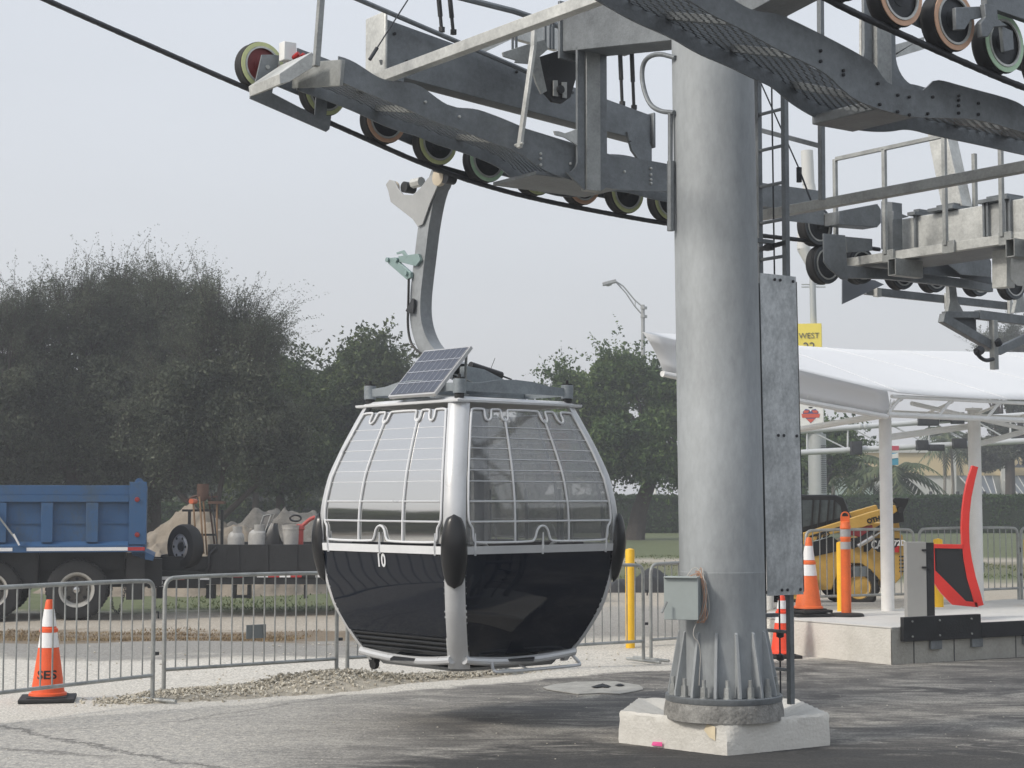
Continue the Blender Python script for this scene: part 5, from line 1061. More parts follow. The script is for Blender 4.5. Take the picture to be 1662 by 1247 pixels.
# seats seen through the glass
for s_ in (-1, 1):
    b = MB(); b.box2((s_ * .40, -.62, .95), (s_ * .72, .62, 1.00)); b.build('bench', mat('bench_grey', (.10, .10, .11), .6), cb, bevel=.015)
    b = MB(); b.box2((s_ * .74, -.62, 1.0), (s_ * .78, .62, 1.5)); b.build('bench_back', MATS['bench_grey'], cb, bevel=.015)
    b = MB(); b.tube(rounded([(s_ * .66, -.60, 1.50), (s_ * .52, -.66, 1.50), (s_ * .38, -.66, 1.50), (s_ * .34, -.66, 1.46)], it=2), .016, 8); b.build('handle', whitep, cb)
b = MB(); b.box2((-.24, -.63, .70), (.20, -.60, .72)); b.build('ski_tray', mat('tray_brown', (.07, .03, .025), .5), cb)
# carrier frame on the roof
cf = MB()
for a in (-1, 1):
    for c_ in (-1, 1): cf.cyl((a * .60, c_ * .60, 2.715), (a * .60, c_ * .60, 2.83), .052, 20)
    if True:
        for flip in (0, 1):
            pts = [(-.60, 2.735), (.60, 2.735), (.60, 2.80), (.38, 2.81), (.2, 2.84), (0, 2.85), (-.2, 2.84), (-.38, 2.81), (-.60, 2.80)]
            if flip: cf.prism([(a * .60, p, z) for p, z in pts], (a * .016, 0, 0))
            else: cf.prism([(p, a * .60, z) for p, z in pts], (0, a * .016, 0))
cf.box2((-.6, -.05, 2.74), (.6, .05, 2.84)); cf.box2((-.05, -.6, 2.745), (.05, .6, 2.835)); cfo = cf.build('carrier_frame', mat('carrier_zinc', (.27, .30, .32), .5, .35, .25, 6), cb, bevel=.003, sharp=40)
b = MB()
for a in (-1, 1):
    for c_ in (-1, 1): b.cyl((a * .60, c_ * .60, 2.68), (a * .60, c_ * .60, 2.715), .04, 16); b.cyl((a * .60, c_ * .60, 2.83), (a * .60, c_ * .60, 2.842), .045, 16); b.cyl((a * .60, c_ * .60, 2.842), (a * .60, c_ * .60, 2.872), .012, 8)
b.build('rubber_mount', rubber, cb)
# solar panel
def cinv(x, y, z=None, Y=None):
    p = gnd(x, y, z) if z is not None else atY(x, y, Y); dx, dy = p[0] - CX_, p[1] - CY_; return (dx * math.cos(YAW) + dy * math.sin(YAW), -dx * math.sin(YAW) + dy * math.cos(YAW), p[2])
BR = Vector((-.73, -.44, 2.715)); BL = Vector((-.73, .18, 2.715)); TR = Vector((-.34, -.44, 3.125)); TL = Vector((-.34, .18, 3.125))
nrm = (TR - BR).cross(BL - BR).normalized(); nrm = nrm if nrm.z > 0 else -nrm
def sp_(a, c, d=0.0): return tuple(BL + (BR - BL) * a + (TL - BL) * c + nrm * d)
b = MB(); b.prism([sp_(0, 0), sp_(1, 0), sp_(1, 1), sp_(0, 1)], tuple(nrm * -.03)); spn = b.build('solar_panel', mat('panel_frame', (.6, .6, .6), .4, .4), cb, bevel=.002)
b = MB(); b.prism([sp_(.03, .03, .001), sp_(.97, .03, .001), sp_(.97, .97, .001), sp_(.03, .97, .001)], tuple(nrm * .002)); b.build('cells', solar_m, spn)
b = MB()
for i in range(1, 4): c0 = .03 + .94 * i / 4; b.prism([sp_(.04, c0 - .006, .004), sp_(.96, c0 - .006, .004), sp_(.96, c0 + .006, .004), sp_(.04, c0 + .006, .004)], tuple(nrm * .001))
for i in range(0, 9): a0 = .03 + .94 * i / 8; b.prism([sp_(a0 - .0025, .04, .0035), sp_(a0 + .0025, .04, .0035), sp_(a0 + .0025, .96, .0035), sp_(a0 - .0025, .96, .0035)], tuple(nrm * .001))
for i in range(0, 9):
    for j in range(1, 4): c0 = .03 + .94 * j / 4; a0 = .03 + .94 * i / 8; s2_ = .018; b.prism([sp_(a0, c0 - s2_ * 1.2, .006), sp_(a0 + s2_ * .7, c0, .006), sp_(a0, c0 + s2_ * 1.2, .006), sp_(a0 - s2_ * .7, c0, .006)], tuple(nrm * .001))
b.build('cell_lines', mat('cell_silver', (.45, .47, .52), .4), spn)
b = MB()
for a in (.08, .92): p, q = Vector(sp_(a, .9, -.04)), Vector(sp_(a, .9, -.04)); q.z = 2.72; b.bar(tuple(p), (q.x - .02, q.y, q.z), .03, .006, (1, 0, 0)); b.bar(sp_(a, .5, -.04), (q.x + .15, q.y, 2.80), .025, .006, (1, 0, 0)); b.bar(sp_(a, 0, -.03), (q.x + .02, q.y, 2.72), .03, .01)
b.build('panel_bracket', galv2, spn)
# damper and hub where the hanger meets the roof
b = MB(); b.cyl((-.02, -.05, 3.00), (.33, -.05, 2.93), .035, 14); b.tube([(.33, -.05, 2.93), (.42, -.08, 2.90), (.46, -.1, 2.84)], .008, 6); b.build('damper', black, cb)
b = MB(); b.tube([(.20, -.05, 2.96), (.26, -.05, 3.08)], .003, 4); b.build('antenna', dkmetal, cb)
b = MB(); b.prism([(-.1, -.10, 2.80), (.55, -.10, 2.80), (.42, -.10, 2.86), (.1, -.10, 2.97), (-.1, -.10, 2.99)], (0, .1, 0)); b.build('hanger_foot', MATS['carrier_zinc'], cb, bevel=.004)
# hanger arm: a box section curving in a plane square to the rope
hg_px = [(720, 283), (714, 300), (706, 325), (698, 368), (693, 410), (688, 450), (684, 488), (684.5, 520), (691, 548), (703, 572), (722, 590), (748, 604)]
def hp(x, y):                   # on the plane x = -.06 of the cabin frame
    r = ray(x, y); ox, oy = -CX_, -CY_; lx = ox * math.cos(YAW) + oy * math.sin(YAW); ly = -ox * math.sin(YAW) + oy * math.cos(YAW)
    dx = r[0] * math.cos(YAW) + r[1] * math.sin(YAW); dy = -r[0] * math.sin(YAW) + r[1] * math.cos(YAW); t = (-.06 - lx) / dx; return (-.06, ly + dy * t, EYE + r[2] * t)
hc = rounded([hp(*p) for p in hg_px], it=2); b = MB(); P_ = []
for i, p in enumerate(hc):
    q0, q1 = Vector(hc[max(0, i - 1)]), Vector(hc[min(len(hc) - 1, i + 1)]); t = (q1 - q0).normalized(); nn = Vector((0, t.z, -t.y)); w2 = .075 if i > 5 else .085; p = Vector(p)
    P_.append([tuple(p + Vector((-.075, 0, 0)) + nn * w2 * -1), tuple(p + Vector((.055, 0, 0)) + nn * w2 * -1), tuple(p + Vector((.055, 0, 0)) + nn * w2), tuple(p + Vector((-.075, 0, 0)) + nn * w2), tuple(p + Vector((-.075, 0, 0)) + nn * w2 * -1)])
b.grid(P_); hang = b.build('hanger_arm', mat('hanger_zinc', (.33, .35, .365), .45, .35, .2, 3), cb, sharp=40)
gp_ = [(708, 292), (720, 282), (726, 300), (712, 332), (700, 366), (692, 370), (684, 358), (648, 330), (644, 312), (640, 302), (646, 294), (654, 296), (660, 308), (668, 318), (684, 319), (696, 308)]
b = MB(); b.prism([tuple(Vector(hp(*p)) + Vector((-.085, 0, 0))) for p in gp_], (-.014, 0, 0)); grip = b.build('grip_plate', mat('grip_plate', (.42, .43, .43), .45, .3, .1, 4), cb, bevel=.003)
b = MB()
q = Vector(hp(731, 291)); b.lathe([(0, 0), (.075, 0), (.08, .012), (.075, .045), (.045, .05), (0, .05)], tuple(q + Vector((-.10, 0, 0))), (-1, 0, 0), 24)
b.build('guide_roller', cream, grip); b = MB(); q = Vector(hp(641, 306)); b.lathe([(0, 0), (.06, 0), (.064, .01), (.06, .03), (0, .03)], tuple(q + Vector((.01, 0, 0))), (-1, 0, 0), 24); b.build('guide_roller', cream, grip)
b = MB(); q = Vector(hp(742, 292)); b.lathe([(0, 0), (.05, 0), (.05, .1), (0, .1)], tuple(q + Vector((-.14, 0, 0))), (1, 0, 0), 16); q = Vector(hp(664, 305)); b.build('clamp_jaw', dkmetal, grip); b = MB(); b.cyl(tuple(q + Vector((.05, 0, 0))), tuple(q + Vector((-.06, 0, 0))), .05, 14)
b.build('guide_roller', dkmetal, grip); b = MB(); q = Vector(hp(738, 281)); b.bar(tuple(q + Vector((-.22, 0, .02))), tuple(q + Vector((.22, 0, -.02))), .07, .06); b.build('rope_clamp', dkmetal, grip, bevel=.004)
b = MB(); q = Vector(hp(690, 296)); b.lathe([(0, 0), (.045, 0), (.045, .12), (0, .12)], tuple(q + Vector((-.04, 0, 0))), (0, 1, 0), 8); b.build('spring_housing', galvb, grip)
_hp = hp
hp = lambda a, c: _hp(a + 14, c)
mint = mat('zinc_mint', (.28, .38, .37), .4, .4, .1, 6)
b = MB()
for cc_ in ([(648, 418), (680, 414), (684, 424), (676, 434), (650, 427)], [(630, 421), (640, 420), (668, 444), (668, 452), (662, 456), (632, 430)]): b.prism([tuple(Vector(hp(*p)) + Vector((-.08, 0, 0))) for p in cc_], (-.03, 0, 0))
for c_ in ((646, 424), (632, 424), (662, 446)): q = Vector(hp(*c_)); b.cyl(tuple(q + Vector((-.06, 0, 0))), tuple(q + Vector((-.13, 0, 0))), .022, 12)
b.prism([tuple(Vector(hp(*p)) + Vector((-.10, 0, 0))) for p in [(645, 412), (657, 408), (664, 418), (660, 421), (654, 413), (646, 415)]], (-.012, 0, 0)); b.build('door_latch', mint, cb, bevel=.002)
b = MB(); b.tube(rounded([tuple(Vector(hp(*p)) + Vector((-.10, 0, 0))) for p in [(664, 450), (663, 500), (662, 530), (666, 556), (676, 570), (690, 578)]], it=2), .011, 8); b.build('control_cable', black, cb)
b = MB(); b.prism([tuple(Vector(hp(*p)) + Vector((-.09, 0, 0))) for p in [(660, 506), (671, 486), (674, 488), (672, 510), (664, 510)]], (-.02, 0, 0)); b.build('cable_bracket', dkmetal, cb)
hp = _hp
# foot bar and small wheel below
b = MB(); b.tube(rounded([(-.30, -.66, .56), (-.36, -.74, .475), (-.30, -.78, .47), (.55, -.78, .47), (.62, -.74, .475), (.58, -.66, .56)], it=2), .014, 8)
b.tube([(.0, -.66, .50), (.0, -.78, .47)], .008, 6); b.build('guide_bar', silver, cb)
b = MB(); b.lathe([(0, -.02), (.045, -.02), (.05, 0), (.045, .02), (0, .02)], (-.60, .52, .465), (1, 0, 0), 18); b.box2((-.63, .48, .48), (-.57, .56, .54)); b.build('guide_roller', black, cb)
# ------------------------------------------------------------------ steel crowd barriers
def barrier(p0, p1, label, group='steel crowd barriers around the site', nb=15, plate=False, zz=None, tilt=0):
    p0, p1 = Vector(p0), Vector(p1); L = (p1 - p0).length; a = math.atan2(p1.y - p0.y, p1.x - p0.x); z0 = float(gh(p0.x, p0.y)) if zz is None else zz
    F_ = (p0.x, p0.y, z0, a); t = thing('crowd_barrier', label, 'barrier', (0, 0, 0), F_, group)
    top, low, r_ = 1.12, .245, .12; b = MB()
    path = [(0, 0, .03), (0, 0, top - r_), (.02, 0, top - .03), (r_, 0, top), (L - r_, 0, top), (L - .02, 0, top - .03), (L, 0, top - r_), (L, 0, .03)]
    q = [path[0]] + rounded(path[1:-1], it=2) + [path[-1]]; b.tube(q, .0205, 10); b.build('frame_tube', galv2, t)
    b = MB(); b.cyl((0, 0, low), (L, 0, low), .0175, 8); b.build('lower_rail', galv2, t)
    b = MB()
    for i in range(nb): x_ = L * (i + 1) / (nb + 1); b.cyl((x_, 0, low), (x_, 0, top), .0075, 6)
    b.build('upright_bars', galv2, t)
    for x_ in (0, L):
        b = MB(); b.tube([(x_, -.30, .025), (x_, .30, .025)], .018, 8); b.build('foot', galv2, t)
    b = MB(); b.tube([(L, 0, .82), (L + .06, 0, .82), (L + .06, 0, .76)], .009, 6); b.box((L + .03, 0, .44), (.07, .025, .03)); b.build('hook', dkmetal, t)
    if plate: b = MB(); b.box((L * plate, .018, .56), (.22, .008, .135)); b.build('name_plate', mat('plate_grey', (.22, .24, .245), .5, .2), t, bevel=.003)
    return t
barrier((-4.85, 13.7), (-3.30, 15.99), 'crowd barrier directly behind the tall cone, cut by the left edge', nb=20)
barrier((-3.30, 16.50), (-1.78, 17.65), 'crowd barrier between the tall cone and the cabin, grey plate on its bars', plate=.52)
barrier((-1.68, 17.75), (-.12, 18.72), 'crowd barrier behind the lower left half of the cabin')
barrier((-.06, 18.77), (1.50, 19.85), 'crowd barrier behind the right half of the cabin, ending beside the lone yellow bollard')
barrier((1.60, 20.02), (3.0, 21.1), 'crowd barrier between the lone yellow bollard and the steel column')
barrier((3.86, 22.75), (5.45, 23.5), 'crowd barrier behind the loader cone and orange marker post', plate=.5, zz=.34)
barrier((5.62, 23.9), (7.30, 25.0), 'crowd barrier behind the red-framed sign', plate=.6, zz=.34)
barrier((7.36, 25.05), (9.0, 26.1), 'crowd barrier at the right edge behind the platform', zz=.34)

# ------------------------------------------------------------------ cones, bollards, marker post
def cone(x, y, z, H, rb, bw, label, stripes, om, double=False, txt=None, rz=.2, fr=None, lean=0):
    F_ = (x, y, z, rz); t = thing('traffic_cone', label, 'traffic cone', (0, 0, 0), F_, 'orange and white traffic cones'); rt = .032; zb = .055
    R_ = lambda f_: rb + (rt - rb) * f_
    b = MB()
    for j in range(2 if double else 1): b.box((0, 0, .022 + j * .045), (bw * (1 - j * .06), bw * (1 - j * .06), .036), rz=j * .25); b.box((0, 0, .045 + j * .045), (bw * .72, bw * .72, .018), rz=j * .25)
    b.build('base', rubber, t, bevel=.012); zb += .045 * double
    bd = lambda f_: (lean * math.sin(f_ * 3) * .5)
    b = MB(); prof = [(rb * 1.12, zb), (rb * 1.10, zb + .02), (R_(.03), zb + .03)] + [(R_(f_), zb + (H - zb) * f_) for f_ in np.linspace(.06, .97, 12)] + [(rt * .8, H), (rt * .5, H - .005)]
    b.lathe(prof, n=28); b.v = [(p[0] + lean * max(0, (p[2] - zb) / H) ** 1.4, p[1], p[2]) for p in b.v]; bo = b.build('cone_body', om, t)
    for f0, f1 in stripes:
        b = MB(); b.lathe([(R_(f0) + .003, zb + (H - zb) * f0), (R_(f1) + .003, zb + (H - zb) * f1)], n=28); b.v = [(p[0] + lean * max(0, (p[2] - zb) / H) ** 1.4, p[1], p[2]) for p in b.v]; b.build('reflective_band', refl_w, t)
    if len(stripes) > 1:
        b = MB(); f_ = stripes[0][1] + .004; b.lathe([(R_(f_) + .001, zb + (H - zb) * (f_ - .012)), (R_(f_) + .010, zb + (H - zb) * f_), (R_(f_) + .009, zb + (H - zb) * (f_ + .03)), (R_(f_ + .04), zb + (H - zb) * (f_ + .04))], n=28); b.v = [(p[0] + lean * max(0, (p[2] - zb) / H) ** 1.4, p[1], p[2]) for p in b.v]; b.build('ridge', om, t)
    if txt:
        def mp_(x_, y_, z_):
            zz = .245 + y_; r_ = R_((zz - zb) / (H - zb)) + .003 + max(0, z_); a = x_ / r_ + txt[1] - rz - math.pi / 2; return (r_ * math.cos(a), r_ * math.sin(a), zz)
        text_mb(txt[0], .105, mp_, .002, .0025, 1.3).build('lettering', txt_black, t)
    return t
cone(-4.29, 16.10, 0, .93, .155, .50, 'tall orange cone with two white bands and black letters, alone at the left', ((.50, .66), (.72, .90)), orange, txt=('SES', .16))
cone(3.66, 21.45, .42, .97, .165, .46, 'faded cone on a double black base, on the platform corner beside the loader', ((.46, .62), (.68, .88)), orange2, double=True, lean=.02)
cone(3.17, 20.45, 0, .74, .13, .38, 'bright short cone on the asphalt, in front of the platform and behind the ladder', ((.52, .68), (.76, .90)), mat('cone_red', (.86, .07, .025), .5, 0, .06, 6), lean=.01)
def bollard(x, y, z, h, r_, label):
    b = MB(); b.lathe([(r_, z), (r_, z + h - r_ * .6), (r_ * .9, z + h - r_ * .25), (r_ * .55, z + h - .01), (0, z + h)], (x, y, 0), n=24); solo(b, 'bollard', yellow, label, 'bollard', group='yellow bollards')
bollard(1.48, 21.75, 0, 1.25, .058, 'lone yellow bollard between the cabin and the steel column')
bollard(4.25, 22.40, .42, .90, .055, 'yellow bollard half hidden by the orange marker post')
bollard(5.73, 23.30, .42, .92, .062, 'yellow bollard behind the red-framed sign')
bollard(7.02, 23.55, .42, .92, .062, 'yellow bollard cut by the right edge')
t = thing('marker_post', 'orange flexible marker post with grey bands on a round black foot, on the platform', 'marker post', (4.13, 21.45, .42))
b = MB(); b.lathe([(0, .42), (.215, .42), (.215, .44), (.20, .455), (.06, .465), (0, .465)], (4.13, 21.45, 0), n=32); b.build('foot', rubber, t)
b = MB(); b.lathe([(.062, .46), (.060, 1.36), (.066, 1.37), (.066, 1.39), (.058, 1.40), (.058, 1.49), (.066, 1.50), (.066, 1.53), (.058, 1.545), (.058, 1.58), (.04, 1.59), (0, 1.59)], (4.13, 21.45, 0), n=26); b.build('post', orange2, t)
for z_ in (1.29, 1.445): b = MB(); b.lathe([(.0635, z_ - .045), (.0635, z_ + .045)], (4.13, 21.45, 0), n=26); b.build('reflective_band', refl_g, t)
b = MB(); b.tube(rounded([(4.08, 21.45, 1.55), (4.08, 21.45, 1.70), (4.18, 21.45, 1.70), (4.18, 21.45, 1.55)], it=2), .008, 8); b.box((4.13, 21.45, 1.61), (.10, .012, .08)); b.build('handle', orange2, t)

# ------------------------------------------------------------------ boarding platform
pl = thing('platform', 'raised concrete boarding platform with a white top, right of the steel column', 'platform', (7, 22, 0))
c0 = Vector((4.28, 19.6, 0)); dirr = Vector((.874, .486, 0)); c1 = Vector((3.06, 21.35, 0)); rend = c0 + dirr * 11
out = [c0, rend, Vector((13.5, 29.5, 0)), Vector((7.0, 25.0, 0)), Vector((5.2, 22.95, 0)), Vector((3.3, 22.35, 0)), c1]
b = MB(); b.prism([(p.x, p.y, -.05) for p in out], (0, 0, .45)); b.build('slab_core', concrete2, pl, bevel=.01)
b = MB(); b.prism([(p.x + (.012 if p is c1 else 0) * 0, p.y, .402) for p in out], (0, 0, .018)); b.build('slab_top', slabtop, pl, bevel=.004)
nl = Vector((-(c1 - c0).y, (c1 - c0).x, 0)).normalized(); nl = nl if nl.x < 0 else -nl
b = MB(); n_ = 20; P_ = [[tuple(c0.lerp(c1, i / n_) + nl * (.012 + random.uniform(0, .004)) + Vector((0, 0, z_))) for i in range(n_ + 1)] for z_ in (-.03, .06, .15, .25, .33, .40)]; b.grid(P_); b.build('end_face', concrete, pl)  # paler concrete on the sun side: brightness of this end put into its colour
nr_ = Vector((.486, -.874, 0))
def onface(d_, z_, o_): p = c0 + dirr * d_ + nr_ * o_; return (p.x, p.y, z_)
def fbox(mbb, d0, d1, z0, z1, o0, o1): mbb.prism([onface(d0, z0, o0), onface(d1, z0, o0), onface(d1, z1, o0), onface(d0, z1, o0)], tuple(nr_ * (o1 - o0)))
b = MB(); fbox(b, .12, 1.30, .255, .53, .01, .065); b.build('buffer_board', black_steel, pl, bevel=.006)
b = MB(); fbox(b, 1.305, 10.5, .255, .43, .01, .065); b.build('buffer_board', black_steel, pl, bevel=.006)
for d_ in (.55, 1.18, 2.0, 2.9, 3.8): b = MB(); fbox(b, d_, d_ + .17, .15, .252, .004, .04); b.build('bracket', galv, pl, bevel=.003)
b = MB(); 
for d_, z_ in ((.25, .31), (.66, .31), (1.15, .31), (.25, .48), (.66, .48), (1.15, .48)): b.lathe([(.012, 0), (.012, .01)], onface(d_, z_, .066), tuple(nr_), 8)
b.build('bolts', galv2, pl)
for d_ in (.32, .93, 1.9): b = MB(); fbox(b, d_, d_ + .012, .0, .25, .001, .004); b.build('joint', dkmetal, pl)
# grey panel and black post, red framed sign on the platform
pn = thing('cabinet', 'narrow flat grey cabinet on a black post at the platform edge', 'cabinet', (4.78, 20.35, .42))
Yc = 20.35; p = lambda a, c, Y_=Yc: atY(a, c, Y_)
b = MB(); q0, q1 = p(1473, 1000), p(1503, 880); b.box2((q0[0], Yc, .42), (q1[0], Yc + .16, q1[2])); b.build('case', grey_panel, pn, bevel=.004)
b = MB(); q0, q1 = p(1504, 1000), p(1516, 881); b.box2((q0[0], Yc + .01, .42), (q1[0], Yc + .12, q1[2])); b.build('post', black_steel, pn, bevel=.003)
b = MB()
for y_ in (893, 921): q = p(1500, y_); b.box((q[0], Yc - .012, q[2]), (.06, .02, .022))
b.build('hinge', black, pn)
sg = thing('framed_sign', 'black panel in a red frame with one tall curved red arm, standing on the platform', 'sign', (5.3, 20.9, .42))
Ys = 20.9; outer = [(1579, 758), (1587, 757), (1580, 790), (1575, 827), (1572, 858), (1574, 902), (1582, 945), (1595, 986), (1546, 982), (1526, 962), (1511, 938), (1510, 884), (1563, 885), (1563, 855), (1564, 830), (1567, 805), (1572, 780)]
b = MB()
def strip(pl_, w_):           # red frame drawn as mitred bars round the black panel
    pass
arm = [(1583, 757), (1576, 782), (1571, 806), (1568, 832), (1567, 858), (1568, 884), (1571, 908), (1577, 938), (1585, 965), (1590, 984)]
wd = [5, 6, 6, 6, 6, 6, 6.5, 7, 7, 7]; L_, Rr = [], []
for i, (x_, y_) in enumerate(arm):
    a, c = arm[max(0, i - 1)], arm[min(len(arm) - 1, i + 1)]; dx, dy = c[0] - a[0], c[1] - a[1]; l = math.hypot(dx, dy); L_.append(atY(x_ - dy / l * wd[i] * -1, y_ + dx / l * wd[i] * -1, Ys)); Rr.append(atY(x_ + dy / l * wd[i] * -1, y_ - dx / l * wd[i] * -1, Ys))
b.shell([L_, Rr], (0, .07, 0)); b.build('curved_arm', signred, sg, bevel=.003)
def pfr(poly, y0, th): return [(q[0], y0, q[2]) for q in [atY(a, c, Ys) for a, c in poly]], (0, th, 0)
b = MB(); b.prism(*pfr([(1510, 883), (1564, 884), (1564, 891), (1517, 890), (1518, 926), (1568, 976), (1586, 978), (1588, 986), (1546, 982), (1527, 962), (1511, 938)], Ys, .06)); b.build('frame', signred, sg, bevel=.003)
b = MB(); b.prism(*pfr([(1516, 889), (1564, 890), (1570, 915), (1584, 979), (1567, 977), (1517, 927)], Ys + .02, .03)); b.build('panel', mat('sign_black', (.02, .021, .023), .5), sg)

# ------------------------------------------------------------------ white canopy
cp = thing('canopy', 'large white tensile canopy on round posts over the boarding platform', 'canopy', (7, 24, 0))
A_ = atY(1043, 539, 20.5); A2 = atY(1076, 603, 20.65); B_ = atY(1440, 635, 21.9); B2 = atY(1440, 673, 22.05); D_ = atY(1294, 561, 25); Dm = atY(1093, 542, 21.6); E_ = atY(1395, 568, 27); F_ = atY(1662, 572, 29)
ud = Vector((.81, .587, 0)); Bv = Vector(B_)
def bez(a, c, n, sag=0): a, c = Vector(a), Vector(c); return [a.lerp(c, i / n) + Vector((0, 0, -sag * math.sin(math.pi * i / n))) for i in range(n + 1)]
fold = bez(A_, B_, 12, .0) + [Bv + ud * (k * .75) + Vector((0, 0, -.03 * math.sin(k / 4 * 3.14) - .0)) for k in range(1, 15)]
rt_ = [Vector(A_).lerp(Vector(Dm), i / 3) for i in range(4)] + [Vector(Dm).lerp(Vector(D_), i / 6) for i in range(1, 7)] + [Vector(D_).lerp(Vector(E_), i / 5) for i in range(1, 6)]
Fv = Vector(F_); Ev = Vector(E_); rt_ += [Ev.lerp(Fv, i / 6) for i in range(1, 7)] + [Fv + (Fv - Ev) * (k / 6) * .9 for k in range(1, 7)]
n_ = 26
def resamp(P, n):
    P = [Vector(p) for p in P]; d_ = [0]
    for a, c in zip(P, P[1:]): d_.append(d_[-1] + (c - a).length)
    o_ = []
    for i in range(n + 1):
        t_ = d_[-1] * i / n; j = max(k for k in range(len(d_)) if d_[k] <= t_ + 1e-9); j = min(j, len(P) - 2); f_ = (t_ - d_[j]) / max(1e-9, d_[j + 1] - d_[j]); o_.append(P[j].lerp(P[j + 1], min(1, f_)))
    return o_
fo, rg2 = resamp(fold, n_), resamp(rt_, n_)
P_ = [[tuple(a.lerp(c, j / 8) + Vector((0, 0, .03 * math.sin(math.pi * j / 8) * math.sin(math.pi * min(1, i / n_ * 1.1))))) for i, (a, c) in enumerate(zip(fo, rg2))] for j in range(9)]
back = [[tuple(Vector(p) + Vector((.45, 1, 0)).normalized() * 3.5 * (k / 4) - Vector((0, 0, .10 * k / 4))) for p in P_[-1]] for k in range(1, 5)]
b = MB(); b.grid(P_ + back); cr_ = b.build('roof_membrane', fabric_m, cp, sharp=50)
for i in range(3, n_, 4):      # welded fabric seams
    sb = MB(); sb.tube([tuple(Vector(r_[i]) + Vector((0, 0, .004))) for r_ in P_], .004, 5); sb.build('seam', fabric_m, cr_)
s_ = cr_.modifiers.new('thick', 'SOLIDIFY'); s_.thickness = .012; s_.offset = -1
b = MB(); nf = 16; f1_, f2_ = bez(A_, B_, nf, .0), bez(A2, B2, nf, .015)
b.grid([[tuple(a.lerp(c, t_) + Vector((.03, .05, 0)) * math.sin(t_ * 3.14)) for a, c in zip(f1_, f2_)] for t_ in (0, .25, .5, .75, 1)]); vo = b.build('valance', fabric_m, cp); s_ = vo.modifiers.new('thick', 'SOLIDIFY'); s_.thickness = .01
b = MB(); b.tube([tuple(p + Vector((0, 0, -.03))) for p in f2_], .035, 10); b.tube([tuple(Vector(A2) + Vector((0, 0, -.03))), tuple(Vector(atY(1330, 600, 27)))], .04, 8); b.build('edge_tube', whitep, cp)
b = MB()
for i in range(1, nf): b.cyl(tuple(f2_[i]), tuple(f2_[i] + Vector((.01, 0, .055))), .010, 5)
b.build('lacing', whitep, cp)
B2v = Vector(B2)
tc0, bc0 = Bv + ud * .12 + Vector((0, .05, -.05)), B2v
topc = [Bv + ud * t_ + Vector((0, .06, -.06)) for t_ in np.arange(.1, 10.6, .5)]; botc = [B2v + ud * t_ for t_ in np.arange(0, 10.6, .5)]
b = MB(); b.tube([tuple(p) for p in topc], .025, 8); b.tube([tuple(p) for p in botc], .038, 10)
for k in range(0, 11): b.tube([tuple(B2v + ud * (k * .98)), tuple(Bv + ud * (k * .98 + .28) + Vector((0, .06, -.06)))], .022, 6)
b.build('edge_truss', whitep, cp)
tn = Vector((-.587, .81, 0)); b = MB()
for k in range(0, 8):         # inner chord of the truss and its struts, under the membrane
    b.tube([tuple(Bv + ud * (k * .98 + .3) + Vector((0, .06, -.09))), tuple(Bv + ud * (k * .98 + .8) + tn * .9 + Vector((0, 0, -.2)))], .018, 6)
b.tube([tuple(Bv + tn * .9 + Vector((0, 0, -.2))), tuple(Bv + ud * 9 + tn * .9 + Vector((0, 0, -.2)))], .03, 8)
b.tube([tuple(B2v), tuple(Vector(atY(1299, 697, 24.5)))], .042, 10); b.tube([tuple(Vector(atY(1442, 710, 22.6))), tuple(Vector(atY(1575, 692, 24.6)))], .045, 10); b.tube([tuple(Vector(atY(1585, 722, 24.6))), tuple(Vector(atY(1700, 690, 26)))], .04, 10); b.tube([tuple(Vector(atY(1480, 655, 22.5))), tuple(Vector(atY(1700, 705, 25)))], .03, 8)
b.build('inner_truss', whitep, cp)
b = MB(); q = B2v; 
for k in range(10): b.tube([tuple(B2v + Vector((-.16 + k * .022, -.02, .02 + .08 * math.sin(k * 1.9) ** 2))), tuple(B2v + Vector((.06 + .05 * math.cos(k), .02, .10 + .012 * k)))], .007, 5)
b.build('corner_lashing', whitep, cp)
for (x_, y_, zb_, ptop, r_) in ((4.87, 22.5, .42, atY(1437, 668, 22.5)[2], .085), (6.50, 24.25, .36, atY(1575, 678, 24.25)[2] + .1, .092), (3.55, 24.1, 0, 3.6, .085), (11.0, 26.6, 0, 3.1, .09)):
    b = MB(); b.cyl((x_, y_, zb_), (x_, y_, ptop), r_, 26, r_ * .96); b.cyl((x_, y_, ptop), (x_, y_, ptop + .03), r_ * 1.3, 26); b.build('post', whitep, cp)

# ------------------------------------------------------------------ station entry on the right (lift frame)
st = thing('station_frame', 'galvanised station entry at the right with rail posts, pale beam and dark wheels', 'station structure', (5, 1.5, 4.0), LIFT)
def pr(name, poly, v_, th, m=galv, par=None, bv=.003): b_ = MB(); b_.prism([pv(a, c, v_) for a, c in poly], (0, th, 0)); return b_.build(name, m, par or st, bevel=bv)
def pru(name, poly, u_, th, m=galv, par=None, bv=.003): b_ = MB(); b_.prism([pu(a, c, u_) for a, c in poly], (th, 0, 0)); return b_.build(name, m, par or st, bevel=bv)
U0 = 4.0
q0, q1 = pu(1373, 424, U0), pu(1760, 372, U0); zc_ = (q0[2] + q1[2]) / 2; b = MB(); b.box2((U0, q0[1], zc_ - .045), (U0 + .02, q1[1], zc_ + .045)); b.box2((U0, q0[1], zc_ - .045), (U0 + .06, q1[1], zc_ - .038)); b.build('edge_channel', galvb, st, bevel=.002)
b = MB(); b.box2((U0 + .021, q0[1], zc_ - .036), (U0 + .75, q1[1], zc_ - .02)); b.build('walkway_floor', galv, st)
zt_ = zc_ + 1.08
